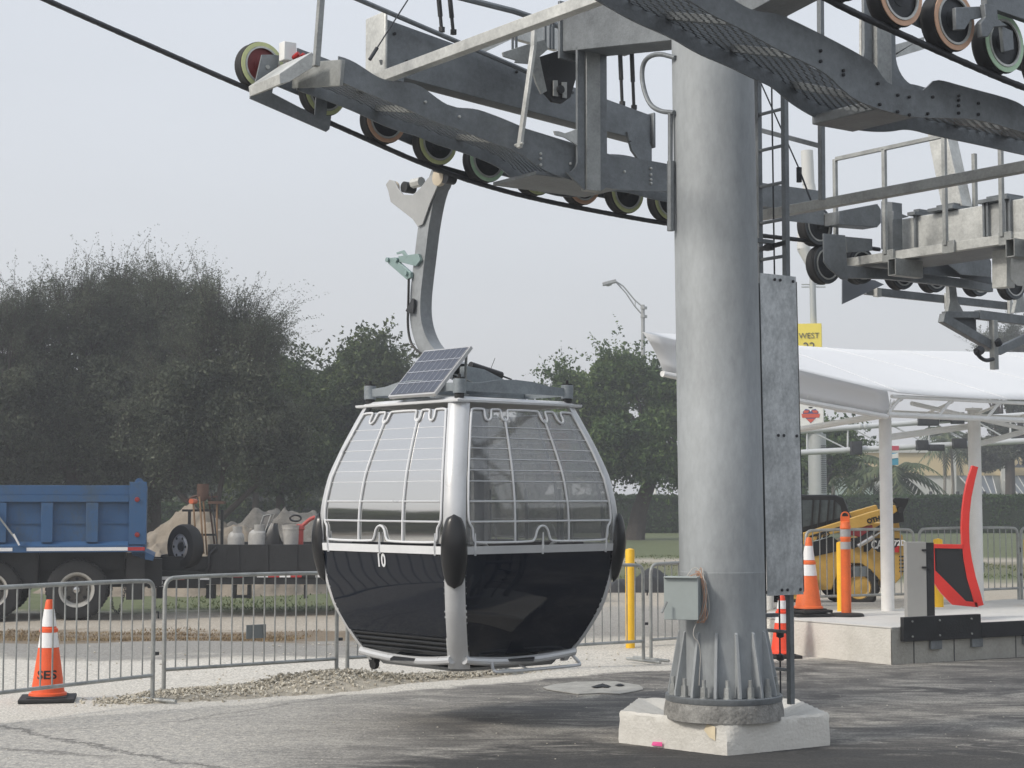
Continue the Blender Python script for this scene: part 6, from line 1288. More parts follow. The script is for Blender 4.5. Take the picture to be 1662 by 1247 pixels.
for x_ in (1357, 1437, 1535, 1627, 1720):
    q = pu(x_, 400, U0 - .03); b = MB(); b.bar((U0 - .03, q[1], zc_ + .02), (U0 - .03, q[1], zt_), .04, .04); b.box((U0 - .02, q[1] - .03, zc_ - .0), (.03, .14, .12)); b.build('rail_post', galv2, st, bevel=.003)
b = MB(); qa = pu(1357, 252, U0 - .03); b.bar((U0 - .03, qa[1], zt_), (U0 - .03, pu(1760, 200, U0 - .03)[1], zt_), .04, .04); b.build('guard_rail', galv2, st, bevel=.003)
q = pu(1582, 300, U0 + .9); b = MB(); b.bar((U0 + .9, q[1], zc_), (U0 + .9, q[1], zt_), .04, .04); b.build('rail_post', galv2, st)
# pale box beam
q0, q1 = pu(1449, 358, 4.6), pu(1760, 305, 4.6); b = MB(); b.box2((4.6, q0[1], q0[2] - .34), (4.85, q1[1], q0[2])); b.build('box_beam', galvb, st, bevel=.01)
b = MB(); zb2 = q0[2]
for x_ in (1486, 1598, 1604, 1633, 1640): q = pu(x_, 350, 4.58); b.box2((4.56, q[1] - .012, zb2 - .32), (4.585, q[1] + .012, zb2 + .03))
for x_, w_ in ((1489, .1), (1536, .32), (1620, .36)): q = pu(x_, 335, 4.62); b.box2((4.52, q[1] - w_ / 2, zb2 + .005), (4.95, q[1] + w_ / 2, zb2 + .04)); b.box2((4.60, q[1] - w_ * .35, zb2 + .045), (4.85, q[1] + w_ * .35, zb2 + .075))
b.build('clamp_strap', galv, st, bevel=.002)
lg = [pu(1500, 190, 4.7), pu(1530, 190, 4.7), pu(1562, 334, 4.7), pu(1528, 334, 4.7)]; b = MB(); b.prism([tuple(Vector(p)) for p in lg], (.16, 0, 0)); b.build('inclined_leg', galvb, st, bevel=.004)
pr('crank_arm', [(1362, 343), (1424, 331), (1430, 340), (1430, 362), (1424, 369), (1362, 364)], 2.2, .2, galv)
pru('upright', [(1430, 327), (1448, 328), (1449, 408), (1430, 405)], 4.35, .15, galv)
pr('gusset', [(1450, 342), (1476, 352), (1450, 358)], 1.9, .02, galv)
pr('end_plate', [(1337, 379), (1372, 382), (1377, 455), (1366, 453), (1344, 434), (1338, 425)], 2.15, .02, galv)
pr('side_plate', [(1372, 384), (1416, 388), (1416, 407), (1376, 410)], 2.25, .02, galv)
pr('train_beam', [(1374, 431), (1440, 437), (1560, 452), (1612, 459), (1612, 474), (1560, 466), (1440, 453), (1374, 451)], 2.2, .06, galv)
pr('side_plate', [(1456, 428), (1500, 413), (1560, 412), (1606, 408), (1610, 462), (1560, 451), (1462, 441)], 2.05, .015, mat('galvanised_dark', (.10, .11, .12), .5, .4, .3, 4))
pr('access_plate', [(1537, 420), (1600, 409), (1609, 425), (1609, 450), (1560, 446), (1537, 428)], 1.95, .01, galv)
pru('pale_panel', [(1610, 408), (1634, 404), (1634, 466), (1610, 468)], 4.2, .12, galvb)
pru('dark_panel', [(1640, 404), (1700, 396), (1700, 468), (1650, 464), (1640, 452)], 4.15, .03, galv)
for x_, y_, h_ in ((1453, 434, 13), (1645, 403, 13)):
    q = pu(x_, y_, 3.9); w_ = .045; b = MB()
    for (dy, dz, sy, sz) in ((-w_, 0, .008, .16), (w_, 0, .008, .16), (0, .08, .09, .008), (0, -.08, .09, .008)): b.box((4.05, q[1] + dy, q[2] + dz), (.4, sy, sz))
    b.build('square_tube', galv2, st); b = MB(); b.box((4.2, q[1], q[2]), (.06, .07, .14)); b.build('tube_stop', black, st)
for k, (x_, y_) in enumerate(((1322, 368), (1336, 430), (1393, 432), (1459, 442), (1512, 447), (1583, 454), (1640, 460))):
    q = pv(x_, y_, 2.5); r_ = .20 if k < 2 else .19; w_ = sheave(st, q[0], 2.5, q[2], r_, -1, MATS['galvanised_dark'], MATS['dark_metal'])
pr('deflector_plate', [(1367, 452), (1367, 494), (1435, 462), (1420, 455)], 2.9, .01, mat('plate_blue_grey', (.30, .32, .36), .5, .3), bv=0)
b = MB(); b.bar(pv(1404, 472, 3.0), pv(1700, 504, 3.0), .05, .085); b.build('lower_rail', galv, st, bevel=.003)
b = MB(); b.bar(pv(1424, 468, 2.95), pv(1424, 482, 2.95), .06, .07, (1, 0, 0)); b.bar(pv(1537, 476, 2.95), pv(1537, 502, 2.95), .04, .05, (1, 0, 0)); b.bar(pv(1639, 486, 2.95), pv(1639, 510, 2.95), .04, .05, (1, 0, 0)); b.build('rail_clamp', galvb, st, bevel=.002)
for x_ in (1546, 1654): pr('bracket_leg', [(x_ - 6, 464), (x_ + 6, 466), (x_ + 9, 490), (x_ + 18, 506), (x_ - 8, 508), (x_ - 4, 490)], 2.7, .05, galv2)
for a, c, w_, h_ in (((1528, 516), (1622, 570), .08, .10), ((1620, 570), (1700, 532), .07, .09), ((1586, 511), (1720, 528), .08, .10), ((1532, 511), (1588, 511), .06, .07)):
    b = MB(); b.bar(pv(*a, 2.6), pv(*c, 2.6), w_, h_); b.build('frame_bar', galv, st, bevel=.003)
pr('frame_gusset', [(1535, 512), (1584, 512), (1585, 541)], 2.66, .02, MATS['galvanised_dark'])
b = MB(); b.bar(pv(1612, 520, 2.55), pv(1614, 600, 2.55), .07, .07, (1, 0, 0)); b.build('drop_post', galv2, st, bevel=.003)
b = MB(); q = pv(1594, 580, 2.5); b.tube(rounded([pv(1584, 570, 2.5), pv(1590, 580, 2.5), pv(1600, 586, 2.5), pv(1612, 583, 2.5)], it=2), .022, 8); b.cyl(pv(1586, 572, 2.5), pv(1592, 568, 2.5), .05, 10); b.cyl(pv(1618, 552, 2.5), pv(1622, 560, 2.5), .04, 10); b.build('pivot_arm', dkmetal, st)

# ------------------------------------------------------------------ dump truck
TYs = 30.5; TZ = -.25; tp = lambda a, c, dY=0: atY(a, c, TYs + dY)
def TP(a, c): q = atY(a, c, TYs); return q[0], q[2]
tr = thing('dump_truck', 'blue ribbed dump truck body on double wheels, cut by the left edge', 'dump truck', (-9, TYs + 1.2, TZ))
xr, _ = TP(236, 800); xl = xr - 4.7; _, zt = TP(0, 788); _, zb = TP(0, 895)
b = MB(); b.box2((xl, TYs + .08, zb), (xr, TYs + .14, zt)); b.box2((xl, TYs + 2.3, zb), (xr, TYs + 2.36, zt)); b.box2((xl, TYs + .1, zb), (xr, TYs + 2.34, zb + .06)); b.box2((xl, TYs + .1, zb), (xl + .06, TYs + 2.34, zt)); b.box2((xr - .06, TYs + .1, zb), (xr, TYs + 2.34, zt - .03)); b.build('dump_bed', blue, tr, bevel=.006)
b = MB(); z0, z1 = TP(0, 815)[1], TP(0, 804)[1]; b.box2((xl, TYs - .02, z0), (xr - .28, TYs + .078, z1)); z2 = TP(0, 788)[1]
b.box2((xl, TYs + .02, z1 + .002), (xr - .27, TYs + .078, z2)); b.build('top_rail', blue, tr, bevel=.006)
b = MB(); b.box2((xl, TYs - .04, zb - .01), (xr - .02, TYs + .076, zb + .10)); P_ = [(xl, TYs - .04, zb + .102), (xl, TYs + .07, zb + .18), (xl, TYs + .07, zb + .102)]; b.prism(P_, (xr - xl - .28, 0, 0)); b.build('bottom_rail', blue, tr, bevel=.004)
for a, c in ((-75, -55), (0, 18), (73, 90), (143, 161)):
    q0, q1 = TP(a, 816), TP(c, 880); b = MB(); b.box2((q0[0], TYs - .018, q1[1]), (q1[0], TYs + .074, q0[1])); b.build('rib', blue, tr, bevel=.008)
q0, q1 = TP(211, 788), TP(237, 884); b = MB(); b.box2((q0[0], TYs - .03, q1[1] + .0), (q1[0], TYs + .076, q0[1] + .06)); b.build('corner_post', blue, tr, bevel=.006)
b = MB(); zm = TP(0, 849)[1]; b.box2((xl, TYs + .055, zm - .01), (xr - .28, TYs + .078, zm + .01)); b.build('side_bead', blue, tr)
for c_ in (811, 868): q = TP(223, c_); b = MB(); b.lathe([(.045, 0), (.04, .02), (0, .025)], (q[0], TYs - .032, q[1]), (0, -1, 0), 16); b.build('marker_lamp', mat('lamp_red', (.25, .02, .02), .3), tr)
for a, c in ((-60, 28), (50, 208)): q0, q1 = TP(a, 887), TP(c, 892); b = MB(); b.box2((q0[0], TYs - .046, zb + .015), (q1[0], TYs - .0415, zb + .075)); b.build('reflective_strip', refl_w, tr)
q0, q1 = TP(208, 887), TP(235, 892); b = MB(); b.box2((q0[0], TYs - .046, zb + .015), (q1[0], TYs - .0415, zb + .075)); b.build('reflective_strip', mat('reflector_red', (.4, .03, .03), .4), tr)
b = MB(); b.prism([(TP(a, c)[0], TYs + .1, TP(a, c)[1]) for a, c in ((213, 896), (236, 896), (250, 903), (248, 911), (236, 909), (214, 902))], (0, 2.1, 0)); b.build('tail_chute', blue, tr, bevel=.006)
b = MB(); q = TP(226, 782); b.lathe([(.03, -.03), (.075, -.03), (.075, .03), (.03, .03)], (q[0], TYs + .1, q[1] - .01), (0, 1, 0), 16); b.box((q[0] + .04, TYs + .1, q[1] - .06), (.12, .12, .12)); b.build('tailgate_hinge', blue, tr, bevel=.004)
b = MB(); b.bar((TP(-10, 815)[0], TYs - .07, TP(0, 815)[1]), (TP(38, 880)[0], TYs - .07, TP(0, 880)[1]), .03, .03); b.build('tarp_arm', galv2, tr); b = MB(); b.bar((TP(30, 866)[0], TYs - .075, TP(0, 866)[1]), (TP(39, 884)[0], TYs - .075, TP(0, 884)[1]), .055, .03); b.build('tarp_arm_end', refl_w, tr)
b = MB(); b.box2((xl - 2, TYs + .65, .30), (xr + .3, TYs + .85, .80)); b.box2((xl - 2, TYs + 1.55, .30), (xr + .3, TYs + 1.75, .80)); b.build('chassis_rail', black_steel, tr)
b = MB(); b.box2((xl, TYs + .5, .62), (xr - .35, TYs + 1.9, zb - .012)); b.build('under_frame', black_steel, tr)
q0, q1 = TP(206, 897), TP(234, 974); b = MB(); b.box2((q0[0], TYs + .1, q1[1]), (q1[0], TYs + .13, q0[1])); b.build('mud_flap', rubber, tr)
q0, q1 = TP(-10, 896), TP(66, 960); b = MB(); b.box2((q0[0], TYs + .28, q1[1] + .1), (q1[0], TYs + .5, q0[1])); b.build('side_tank', black_steel, tr, bevel=.02)
def wheel(parent, x, y, z, r, w_, rimm=rimwhite, name='wheel'):
    b_ = MB(); b_.lathe([(r * .56, -w_ / 2), (r * .80, -w_ / 2 - .01), (r * .95, -w_ / 2 + .01), (r, -w_ / 2 + .05), (r, w_ / 2 - .05), (r * .95, w_ / 2 - .01), (r * .8, w_ / 2 + .01), (r * .56, w_ / 2)], (x, y, z), (0, 1, 0), 40); ty = b_.build(name, rubber, parent)
    b_ = MB()
    for k in range(44): a = 2 * math.pi * k / 44; b_.box((x + math.cos(a) * r * 1.0, y, z + math.sin(a) * r * 1.0), (.022, w_ * .78, .03), mx=Matrix.Rotation(-a, 3, 'Y'))
    b_.build('tread', rubber, ty)
    b_ = MB(); b_.lathe([(r * .575, 0), (r * .55, .03), (r * .50, .06), (r * .46, .10)], (x, y - w_ / 2 - .005, z), (0, 1, 0), 36, cap=False); b_.lathe([(r * .52, -.0), (r * .585, -.012), (r * .585, .02)], (x, y - w_ / 2 - .004, z), (0, 1, 0), 36, cap=False); b_.build('rim', rimm, ty)
    b_ = MB(); b_.lathe([(r * .455, .10), (r * .40, .15), (r * .2, .13), (0, .13)], (x, y - w_ / 2 - .005, z), (0, 1, 0), 32); b_.build('wheel_disc', mat('disc_shaded', (.13, .12, .105), .7, 0, .3, 9), ty)  # shade of the recessed dish put into the disc's dark colour
    b_ = MB(); b_.lathe([(0, -.10), (r * .10, -.09), (r * .17, -.02), (r * .19, .05)], (x, y - w_ / 2 + .06, z), (0, 1, 0), 20); b_.build('hub', chrome, ty)
    b_ = MB()
    for k in range(8): a = 2 * math.pi * k / 8; b_.lathe([(.03, 0), (.03, .004)], (x + math.cos(a) * r * .36, y - w_ / 2 + .105, z + math.sin(a) * r * .36), (0, -1, 0), 8)
    b_.build('hand_hole', black, ty); return ty
for dx in (0, -1.46):
    q = TP(127, 957); wheel(tr, q[0] + dx, TYs + .22, q[1], .525, .27); wheel(tr, q[0] + dx - .03, TYs + .54, q[1], .52, .25); wheel(tr, q[0] + dx, TYs + 2.2, q[1], .52, .27)
    b = MB(); b.cyl((q[0] + dx, TYs + .3, q[1]), (q[0] + dx, TYs + 2.2, q[1]), .12, 12); b.build('axle', black_steel, tr)
for (pts) in ([(183, 948), (180, 965), (184, 990), (192, 997)], [(200, 945), (203, 960), (199, 975), (192, 997)]):
    b = MB(); Pp = resamp([(TP(a, c)[0], TYs + .3, TP(a, c)[1]) for a, c in pts], 14)
    for i in range(14):
        m_ = Pp[i].lerp(Pp[i + 1], .5); t_ = (Pp[i + 1] - Pp[i]).normalized(); s2_ = Vector((0, 1, 0)) if i % 2 else t_.cross(Vector((0, 1, 0)))
        b.tube([tuple(m_ + t_ * .032 * math.cos(k) + s2_ * .018 * math.sin(k)) for k in np.linspace(0, 2 * math.pi, 9)[:-1]], .007, 5, closed=True)
    b.build('safety_chain', dkmetal, tr)
b = MB(); b.box2((xl - 2.3, TYs + .2, .35), (xl - .5, TYs + 2.2, 2.0)); b.prism([(xl - 2.3, TYs + .3, .4), (xl - 3.7, TYs + .3, .4), (xl - 3.7, TYs + .3, 1.15), (xl - 2.3, TYs + .3, 1.35)], (0, 1.8, 0)); b.build('cab', blue, tr, bevel=.06)
wheel(tr, xl - 3.0, TYs + .3, .27, .52, .28)

# the truck stands square to the sight line to its tail
_c = Vector((xr, TYs, 0)); _m = Matrix.Rotation(R(11), 3, 'Z'); tr.location = _c + _m @ (tr.location - _c); tr.rotation_euler.z = R(11)
# ------------------------------------------------------------------ flat trailer with its load
RYs = 31.6; RP = lambda a, c: (atY(a, c, RYs)[0], atY(a, c, RYs)[2])
tl = thing('trailer', 'long black flatbed trailer with low sides and red-white strips behind the barrier', 'trailer', (-3, RYs + 1.1, TZ))
xa, xe = RP(222, 900)[0], 1.2; z0, z1 = RP(0, 955)[1], RP(0, 927)[1]
b = MB(); b.box2((xa, RYs, z1 - .12), (xe, RYs + .08, z1)); b.box2((xa, RYs + 2.1, z1 - .12), (xe, RYs + 2.18, z1)); b.box2((xa + .2, RYs + .02, z0), (RP(345, 0)[0], RYs + .1, z1 - .121)); b.box2((RP(345, 0)[0], RYs + .02, z0 + .07), (xe, RYs + .1, z1 - .121)); b.build('frame_rail', black_steel, tl, bevel=.004)
b = MB(); b.box2((RP(345, 0)[0], RYs + .09, z1 - .05), (xe, RYs + 2.1, z1 - .01)); b.build('deck', wood, tl)
b = MB(); zs = RP(0, 884)[1]; b.box2((RP(348, 0)[0], RYs - .01, z1 + .002), (xe, RYs + .03, zs)); b.box2((RP(348, 0)[0], RYs + 2.12, z1 + .002), (xe, RYs + 2.16, zs)); b.build('side_board', black_steel, tl, bevel=.004)
for x_ in (350, 394, 440, 486, 532, 580): a = RP(x_, 0)[0]; b = MB(); b.box2((a, RYs - .03, z1), (a + .05, RYs - .012, zs)); b.build('stake', black_steel, tl)
q0, q1 = RP(259, 901), RP(345, 926); b = MB(); b.box2((q0[0], RYs + .1, q1[1]), (q0[0] + .05, RYs + 1.9, q0[1])); b.box2((q0[0], RYs + .1, q1[1]), (q1[0], RYs + .14, q0[1] - .03)); b.build('tool_tray', black_steel, tl, bevel=.004)
b = MB(); b.box2((RP(348, 0)[0], RYs + .0, RP(0, 930)[1]), (RP(362, 0)[0], RYs + .3, RP(0, 884)[1] + .0)); b.tube(rounded([(RP(346, 0)[0], RYs - .05, RP(0, 928)[1]), (RP(352, 0)[0], RYs - .08, RP(0, 915)[1]), (RP(350, 0)[0], RYs - .05, RP(0, 900)[1]), (RP(362, 0)[0], RYs - .05, RP(0, 890)[1])], it=2), .03, 7); b.build('jack', black_steel, tl)
xx_ = RP(240, 0)[0]; k = 0
while xx_ < xe - .2:
    b = MB(); b.box2((xx_, RYs - .006, z1 - .16 if xx_ < RP(345, 0)[0] else z1 - .115), (xx_ + .20, RYs - .001 if xx_ > RP(345, 0)[0] else RYs + .018, z1 - .10 if xx_ < RP(345, 0)[0] else z1 - .055)); b.build('reflective_strip', refl_w if k % 2 == 0 else MATS['reflector_red'], tl); xx_ += .205; k += 1
    if k % 4 == 0: xx_ += .25
text_mb('1724', .16, lambda x_, y_, z_: (RP(271, 0)[0] + x_, RYs + .012 - z_, RP(0, 948)[1] + y_), .004, .004).build('number', refl_w, tl)
for (a, c) in ((252, 262), (333, 347), (376, 381), (400, 405), (492, 496)):
    q0, q1 = RP(a, 950), RP(c, 972); b = MB(); b.box2((q0[0], RYs + .1, q1[1]), (q1[0], RYs + .25, q0[1])); b.build('support', black_steel, tl)
b = MB(); q0, q1 = RP(376, 967), RP(405, 971); b.box2((q0[0], RYs + .04, q1[1]), (q1[0], RYs + .26, q0[1])); b.build('step', black_steel, tl)
for x_ in (-1.6, -.6): wheel(tl, x_, RYs - .02 + .2, TZ + .42, .4, .24); wheel(tl, x_, RYs + 1.95, TZ + .42, .4, .24)
b = MB(); b.bar((xa + .3, RYs + 1, .35), (xa - .6, RYs + 1, .3), .12, .12); b.build('drawbar', black_steel, tl)
for x_ in (299, 353):
    q0, q1 = RP(x_, 926), RP(x_, 828); b = MB(); b.bar((q0[0], RYs + .45, q0[1]), (q0[0], RYs + .45, q1[1]), .05, .05); b.build('rack_post', black_steel, tl)
b = MB()
for y_ in (829, 869): z_ = RP(0, y_)[1]; b.bar((RP(299, 0)[0], RYs + .45, z_), (RP(354, 0)[0], RYs + .45, z_), .04, .04)
b.build('rack_bar', black_steel, tl)
# spare wheel
q = RP(297, 888); sw = thing('spare_wheel', 'spare truck wheel with a pale rim leaning on the trailer front', 'wheel', (0, 0, -.41), (q[0], RYs + .22, q[1], R(-42)))
b = MB(); r_, w_ = .41, .25; b.lathe([(r_ * .58, -w_ / 2), (r_ * .8, -w_ / 2 - .01), (r_ * .95, -w_ / 2 + .01), (r_, -w_ / 2 + .05), (r_, w_ / 2 - .05), (r_ * .95, w_ / 2 - .01), (r_ * .58, w_ / 2)], (0, 0, 0), (0, 1, 0), 40); b.build('tyre', rubber, sw)
b = MB(); b.lathe([(r_ * .60, -.0), (r_ * .56, .03), (r_ * .5, .035), (r_ * .42, .0), (r_ * .25, .02), (r_ * .22, .05), (0, .05)], (0, -w_ / 2, 0), (0, 1, 0), 32); b.build('rim', mat('rim_pale', (.45, .45, .47), .45, .2, .15, 8), sw)
b = MB(); b.lathe([(0, -.03), (.07, -.02), (.085, .03)], (0, -w_ / 2 + .02, 0), (0, 1, 0), 14)
for k in range(6): a = k * math.pi / 3; b.lathe([(.025, 0), (.025, .006)], (math.cos(a) * r_ * .42, -w_ / 2 - .003, math.sin(a) * r_ * .42), (0, -1, 0), 8)
b.build('hub', black_steel, sw)
# hand tools in the rack
Yt = RYs + .40
def tool(name, label, cat, x0, y0, x1, y1, m, head=None, dy=0, r_=.017):
    q0, q1 = RP(x0, y0), RP(x1, y1); t = thing(name, label, cat, (q1[0], Yt + dy, q1[1]), WORLD, 'hand tools in the trailer rack'); b_ = MB(); b_.tube([(q0[0], Yt + dy, q0[1]), (q1[0], Yt + dy, q1[1])], r_, 8); b_.build('handle', m, t)
    if head: hb, hm = head(q0); hb.build('head', hm, t, bevel=.003)
def shovel_head(q): b_ = MB(); P = [[(q[0] + x * .11 * (1 if z > .04 else .5 + z * 12), Yt - .02 - .03 * (1 - x * x) , q[1] + z) for x in (-1, -.5, 0, .5, 1)] for z in (-.02, .04, .14, .24, .30)]; b_.shell(P, (0, .006, 0)); return b_, rust
def rake_head(q): b_ = MB(); b_.bar((q[0] - .18, Yt, q[1]), (q[0] + .18, Yt, q[1] + .02), .04, .03); [b_.bar((q[0] - .16 + k * .036, Yt, q[1]), (q[0] - .16 + k * .036, Yt - .04, q[1] + .08), .008, .008) for k in range(10)]; return b_, rust
def maul_head(q): b_ = MB(); b_.cyl((q[0] - .02, Yt - .1, q[1]), (q[0] + .02, Yt + .1, q[1]), .05, 10); return b_, mat('tool_orange', (.6, .14, .06), .5)
def pick_head(q): b_ = MB(); b_.tube([(q[0] - .26, Yt, q[1] - .07), (q[0] - .12, Yt, q[1]), (q[0], Yt, q[1] + .02), (q[0] + .14, Yt, q[1]), (q[0] + .22, Yt, q[1] - .07)], [.008, .02, .03, .022, .012], 8); return b_, rust
def tamper(q): b_ = MB(); b_.box((q[0], Yt, q[1]), (.30, .22, .05)); return b_, rust
tool('sledgehammer', 'hammer with an orange head, leftmost in the trailer rack', 'hammer', 307, 814, 313, 900, wood, maul_head)
tool('shovel', 'shovel with rusty round blade, tallest tool in the rack', 'shovel', 323, 812, 329, 902, wood, shovel_head, .04)
tool('pickaxe', 'pickaxe standing among the rack tools, head level with the truck bed rail', 'pickaxe', 318, 806, 325, 900, wood, pick_head, -.04)
tool('rake', 'steel rake standing second from the right post in the rack', 'rake', 331, 808, 343, 902, rust, rake_head, .08)
tool('tamper', 'flat hand tamper upside down at the right post of the rack', 'tamper', 346, 816, 346, 900, wood, tamper, .0)
tool('pry_bar', 'thin dark pry bar leaning between the tools in the rack', 'pry bar', 338, 800, 349, 902, dkmetal, None, -.06, .012)
def gas(x_, label, r_, top):
    q = RP(x_, 884); z_ = z1; t = thing('gas_bottle', label, 'gas bottle', (q[0], RYs + .35, z_), group='white gas bottles on the trailer'); zt_ = RP(0, top)[1]
    b_ = MB(); b_.lathe([(r_ * .7, z_), (r_, z_ + .06), (r_, zt_ - .22), (r_ * .9, zt_ - .15), (r_ * .6, zt_ - .10), (0, zt_ - .08)], (q[0], RYs + .35, 0), n=28); b_.build('body', tank, t)
    b_ = MB(); n = 20; P = [[(q[0] + r_ * .72 * math.cos(a), RYs + .35 + r_ * .72 * math.sin(a), z) for a in np.linspace(-2.6 + .6, 2.0, n)] for z in (zt_ - .14, zt_ - .05, zt_)]; b_.shell(P, (0, .005, 0)); b_.build('collar', tank, t)
    b_ = MB(); b_.cyl((q[0], RYs + .35, zt_ - .1), (q[0], RYs + .35, zt_ - .02), .025, 8); b_.cyl((q[0] - .04, RYs + .35, zt_ - .04), (q[0] + .04, RYs + .35, zt_ - .04), .012, 8); b_.build('valve', dkmetal, t)
gas(378, 'white gas bottle nearest the tool rack', .155, 855); gas(414, 'white gas bottle between the other bottle and the black bag', .18, 852)
q = RP(468, 884); t = thing('bucket', 'pale grey plastic bucket on the trailer beside the red pump', 'bucket', (q[0], RYs + .35, z1)); zt_ = RP(0, 853)[1]
b = MB(); b.lathe([(0, z1), (.13, z1), (.155, zt_ - .08), (.165, zt_ - .078), (.16, zt_ - .06), (.165, zt_ - .02), (.168, zt_), (.155, zt_), (.13, z1 + .02), (0, z1 + .02)], (q[0], RYs + .35, 0), n=30); b.build('pail', tank, t)
b = MB(); b.tube([(q[0] - .165, RYs + .35, zt_ - .03), (q[0] - .1, RYs + .2, zt_ + .03), (q[0] + .1, RYs + .2, zt_ + .04), (q[0] + .165, RYs + .35, zt_ - .03)], .004, 5); b.build('handle', dkmetal, t)
q = RP(441, 884); b = MB(); rng = np.random.default_rng(2); zt_ = RP(0, 850)[1]; P_ = []
for i in range(10):
    f_ = i / 9; row = []
    for k in range(17): a = 2 * math.pi * k / 16; rr_ = (.16 * (math.sin(math.pi * (.12 + .8 * f_)) ** .6)) * (1 + .16 * math.sin(a * 3 + f_ * 5) + .08 * math.sin(a * 7)); row.append((q[0] + rr_ * math.cos(a) + .03 * math.sin(f_ * 6), RYs + .35 + rr_ * math.sin(a), z1 + (zt_ - z1) * f_))
    P_.append(row)
b.grid(P_); solo(b, 'bag', black, 'crumpled black bag between the gas bottle and the bucket', 'bag', sharp=60)
t = thing('folding_chair', 'folded grey chair frame lying over the gas bottles', 'chair', (RP(425, 0)[0], RYs + .7, RP(0, 862)[1]))
b = MB(); fr_ = [(RP(a, c)[0], RYs + .7, RP(a, c)[1]) for a, c in ((412, 858), (419, 838), (437, 834), (428, 860))]; b.tube(fr_, .014, 6, closed=True); b.tube([(RP(430, 0)[0], RYs + .66, RP(0, 866)[1]), (RP(440, 0)[0], RYs + .66, RP(0, 836)[1])], .014, 6); b.build('frame', galv2, t)
b = MB(); b.shell([[fr_[0], fr_[3]], [fr_[1], fr_[2]]], (0, .01, 0)); b.build('seat', mat('cloth_grey', (.22, .21, .20), .8), t)
t = thing('pump', 'red hand-operated pump on the trailer just left of the cabin', 'pump', (RP(490, 0)[0], RYs + .4, z1))
b = MB(); b.cyl((RP(487, 0)[0], RYs + .4, z1), (RP(489, 0)[0], RYs + .4, RP(0, 862)[1]), .09, 16, .075); b.lathe([(.075, 0), (.10, .03), (.09, .08), (.04, .12), (0, .12)], (RP(489, 0)[0], RYs + .4, RP(0, 862)[1]), n=18); b.build('body', mat('pump_red', (.42, .06, .05), .5, 0, .2, 9), t)
b = MB(); b.tube(rounded([(RP(489, 0)[0], RYs + .4, RP(0, 858)[1]), (RP(498, 0)[0], RYs + .4, RP(0, 850)[1]), (RP(506, 0)[0], RYs + .4, RP(0, 843)[1]), (RP(514, 0)[0], RYs + .4, RP(0, 840)[1])], it=2), .035, 8); b.build('handle', MATS['pump_red'], t)
b = MB(); b.tube([(RP(478 + 9 * math.cos(a), 0)[0], RYs + .8, RP(0, 842 + 5 * math.sin(a))[1]) for a in np.linspace(0, 6.28, 16)[:-1]], .02, 7, closed=True); solo(b, 'hose', black, 'coil of black hose above the red pump', 'hose')

# ------------------------------------------------------------------ loader
LY = 30.2; LP = lambda a, c: (atY(a, c, LY)[0], atY(a, c, LY)[2])
sk = thing('skid_steer_loader', 'yellow and black skid-steer loader with lettering, parked behind the first canopy post', 'loader', (LP(1390, 0)[0], LY + .8, 0))
def lpoly(name, pts, y0, th, m, par=sk, bv=.012): b_ = MB(); b_.prism([(LP(a, c)[0], LY + y0, LP(a, c)[1]) for a, c in pts], (0, th, 0)); return b_.build(name, m, par, bevel=bv)
lpoly('body', [(1255, 962), (1255, 915), (1312, 905), (1360, 892), (1400, 868), (1462, 864), (1468, 870), (1470, 905), (1468, 935), (1452, 952), (1440, 957), (1420, 930), (1400, 915), (1380, 915), (1362, 930), (1352, 958)], .12, 1.35, catyel)
lpoly('engine_cover', [(1403, 850), (1464, 848), (1467, 864), (1400, 868)], .25, 1.1, catyel)
lpoly('side_opening', [(1306, 885), (1352, 871), (1362, 878), (1362, 895), (1314, 906)], .10, .03, black)
lpoly('cab', [(1240, 803), (1362, 803), (1376, 808), (1388, 838), (1392, 846), (1300, 868), (1240, 880)], .35, 1.0, black, bv=.03)
lpoly('side_window', [(1302, 812), (1360, 812), (1370, 822), (1374, 840), (1302, 858)], .335, .012, mat('cab_screen', (.06, .075, .08), .3, 0, .3, 14), bv=0)
b = MB()
for x_ in (1312, 1323, 1337, 1346): b.bar((LP(x_ + 4, 0)[0], LY + .325, LP(0, 812)[1]), (LP(x_, 0)[0], LY + .325, LP(0, 856)[1]), .02, .03, (1, 0, 0))
b.build('window_bars', black, sk)
arm_ = lpoly('lift_arm', [(1300, 866), (1410, 832), (1452, 820), (1456, 830), (1436, 842), (1400, 856), (1345, 868), (1304, 884)], -.06, .15, catyel)
lpoly('arm_black_strip', [(1312, 870), (1370, 852), (1372, 855), (1314, 873)], -.063, .004, black, arm_, 0)  # thin black strip laid on the face of the near lift arm
lpoly('lift_arm', [(1300, 866), (1410, 832), (1452, 820), (1456, 830), (1436, 842), (1400, 856), (1345, 868), (1304, 884)], 1.5, .15, catyel)
lpoly('arm_tower', [(1447, 812), (1452, 808), (1470, 809), (1476, 808), (1473, 818), (1466, 830), (1468, 848), (1450, 850), (1446, 832), (1456, 822)], 0, .12, black)
lpoly('arm_cylinder', [(1380, 880), (1402, 868), (1430, 852), (1434, 857), (1402, 884), (1384, 892)], .04, .06, dkmetal)
lpoly('red_hose_cover', [(1376, 862), (1416, 852), (1418, 858), (1396, 872), (1378, 868)], .02, .04, mat('loader_red', (.35, .04, .05), .5))
lpoly('lettering_panel', [(1403, 874), (1462, 874), (1461, 897), (1404, 896)], .095, .02, black, sk, .002)
lpoly('panel_corner', [(1445, 897), (1461, 885), (1461, 897)], .088, .004, red, sk, 0)
lpoly('panel_triangle', [(1410, 897), (1418, 889), (1427, 897)], .088, .004, catyel, sk, 0)
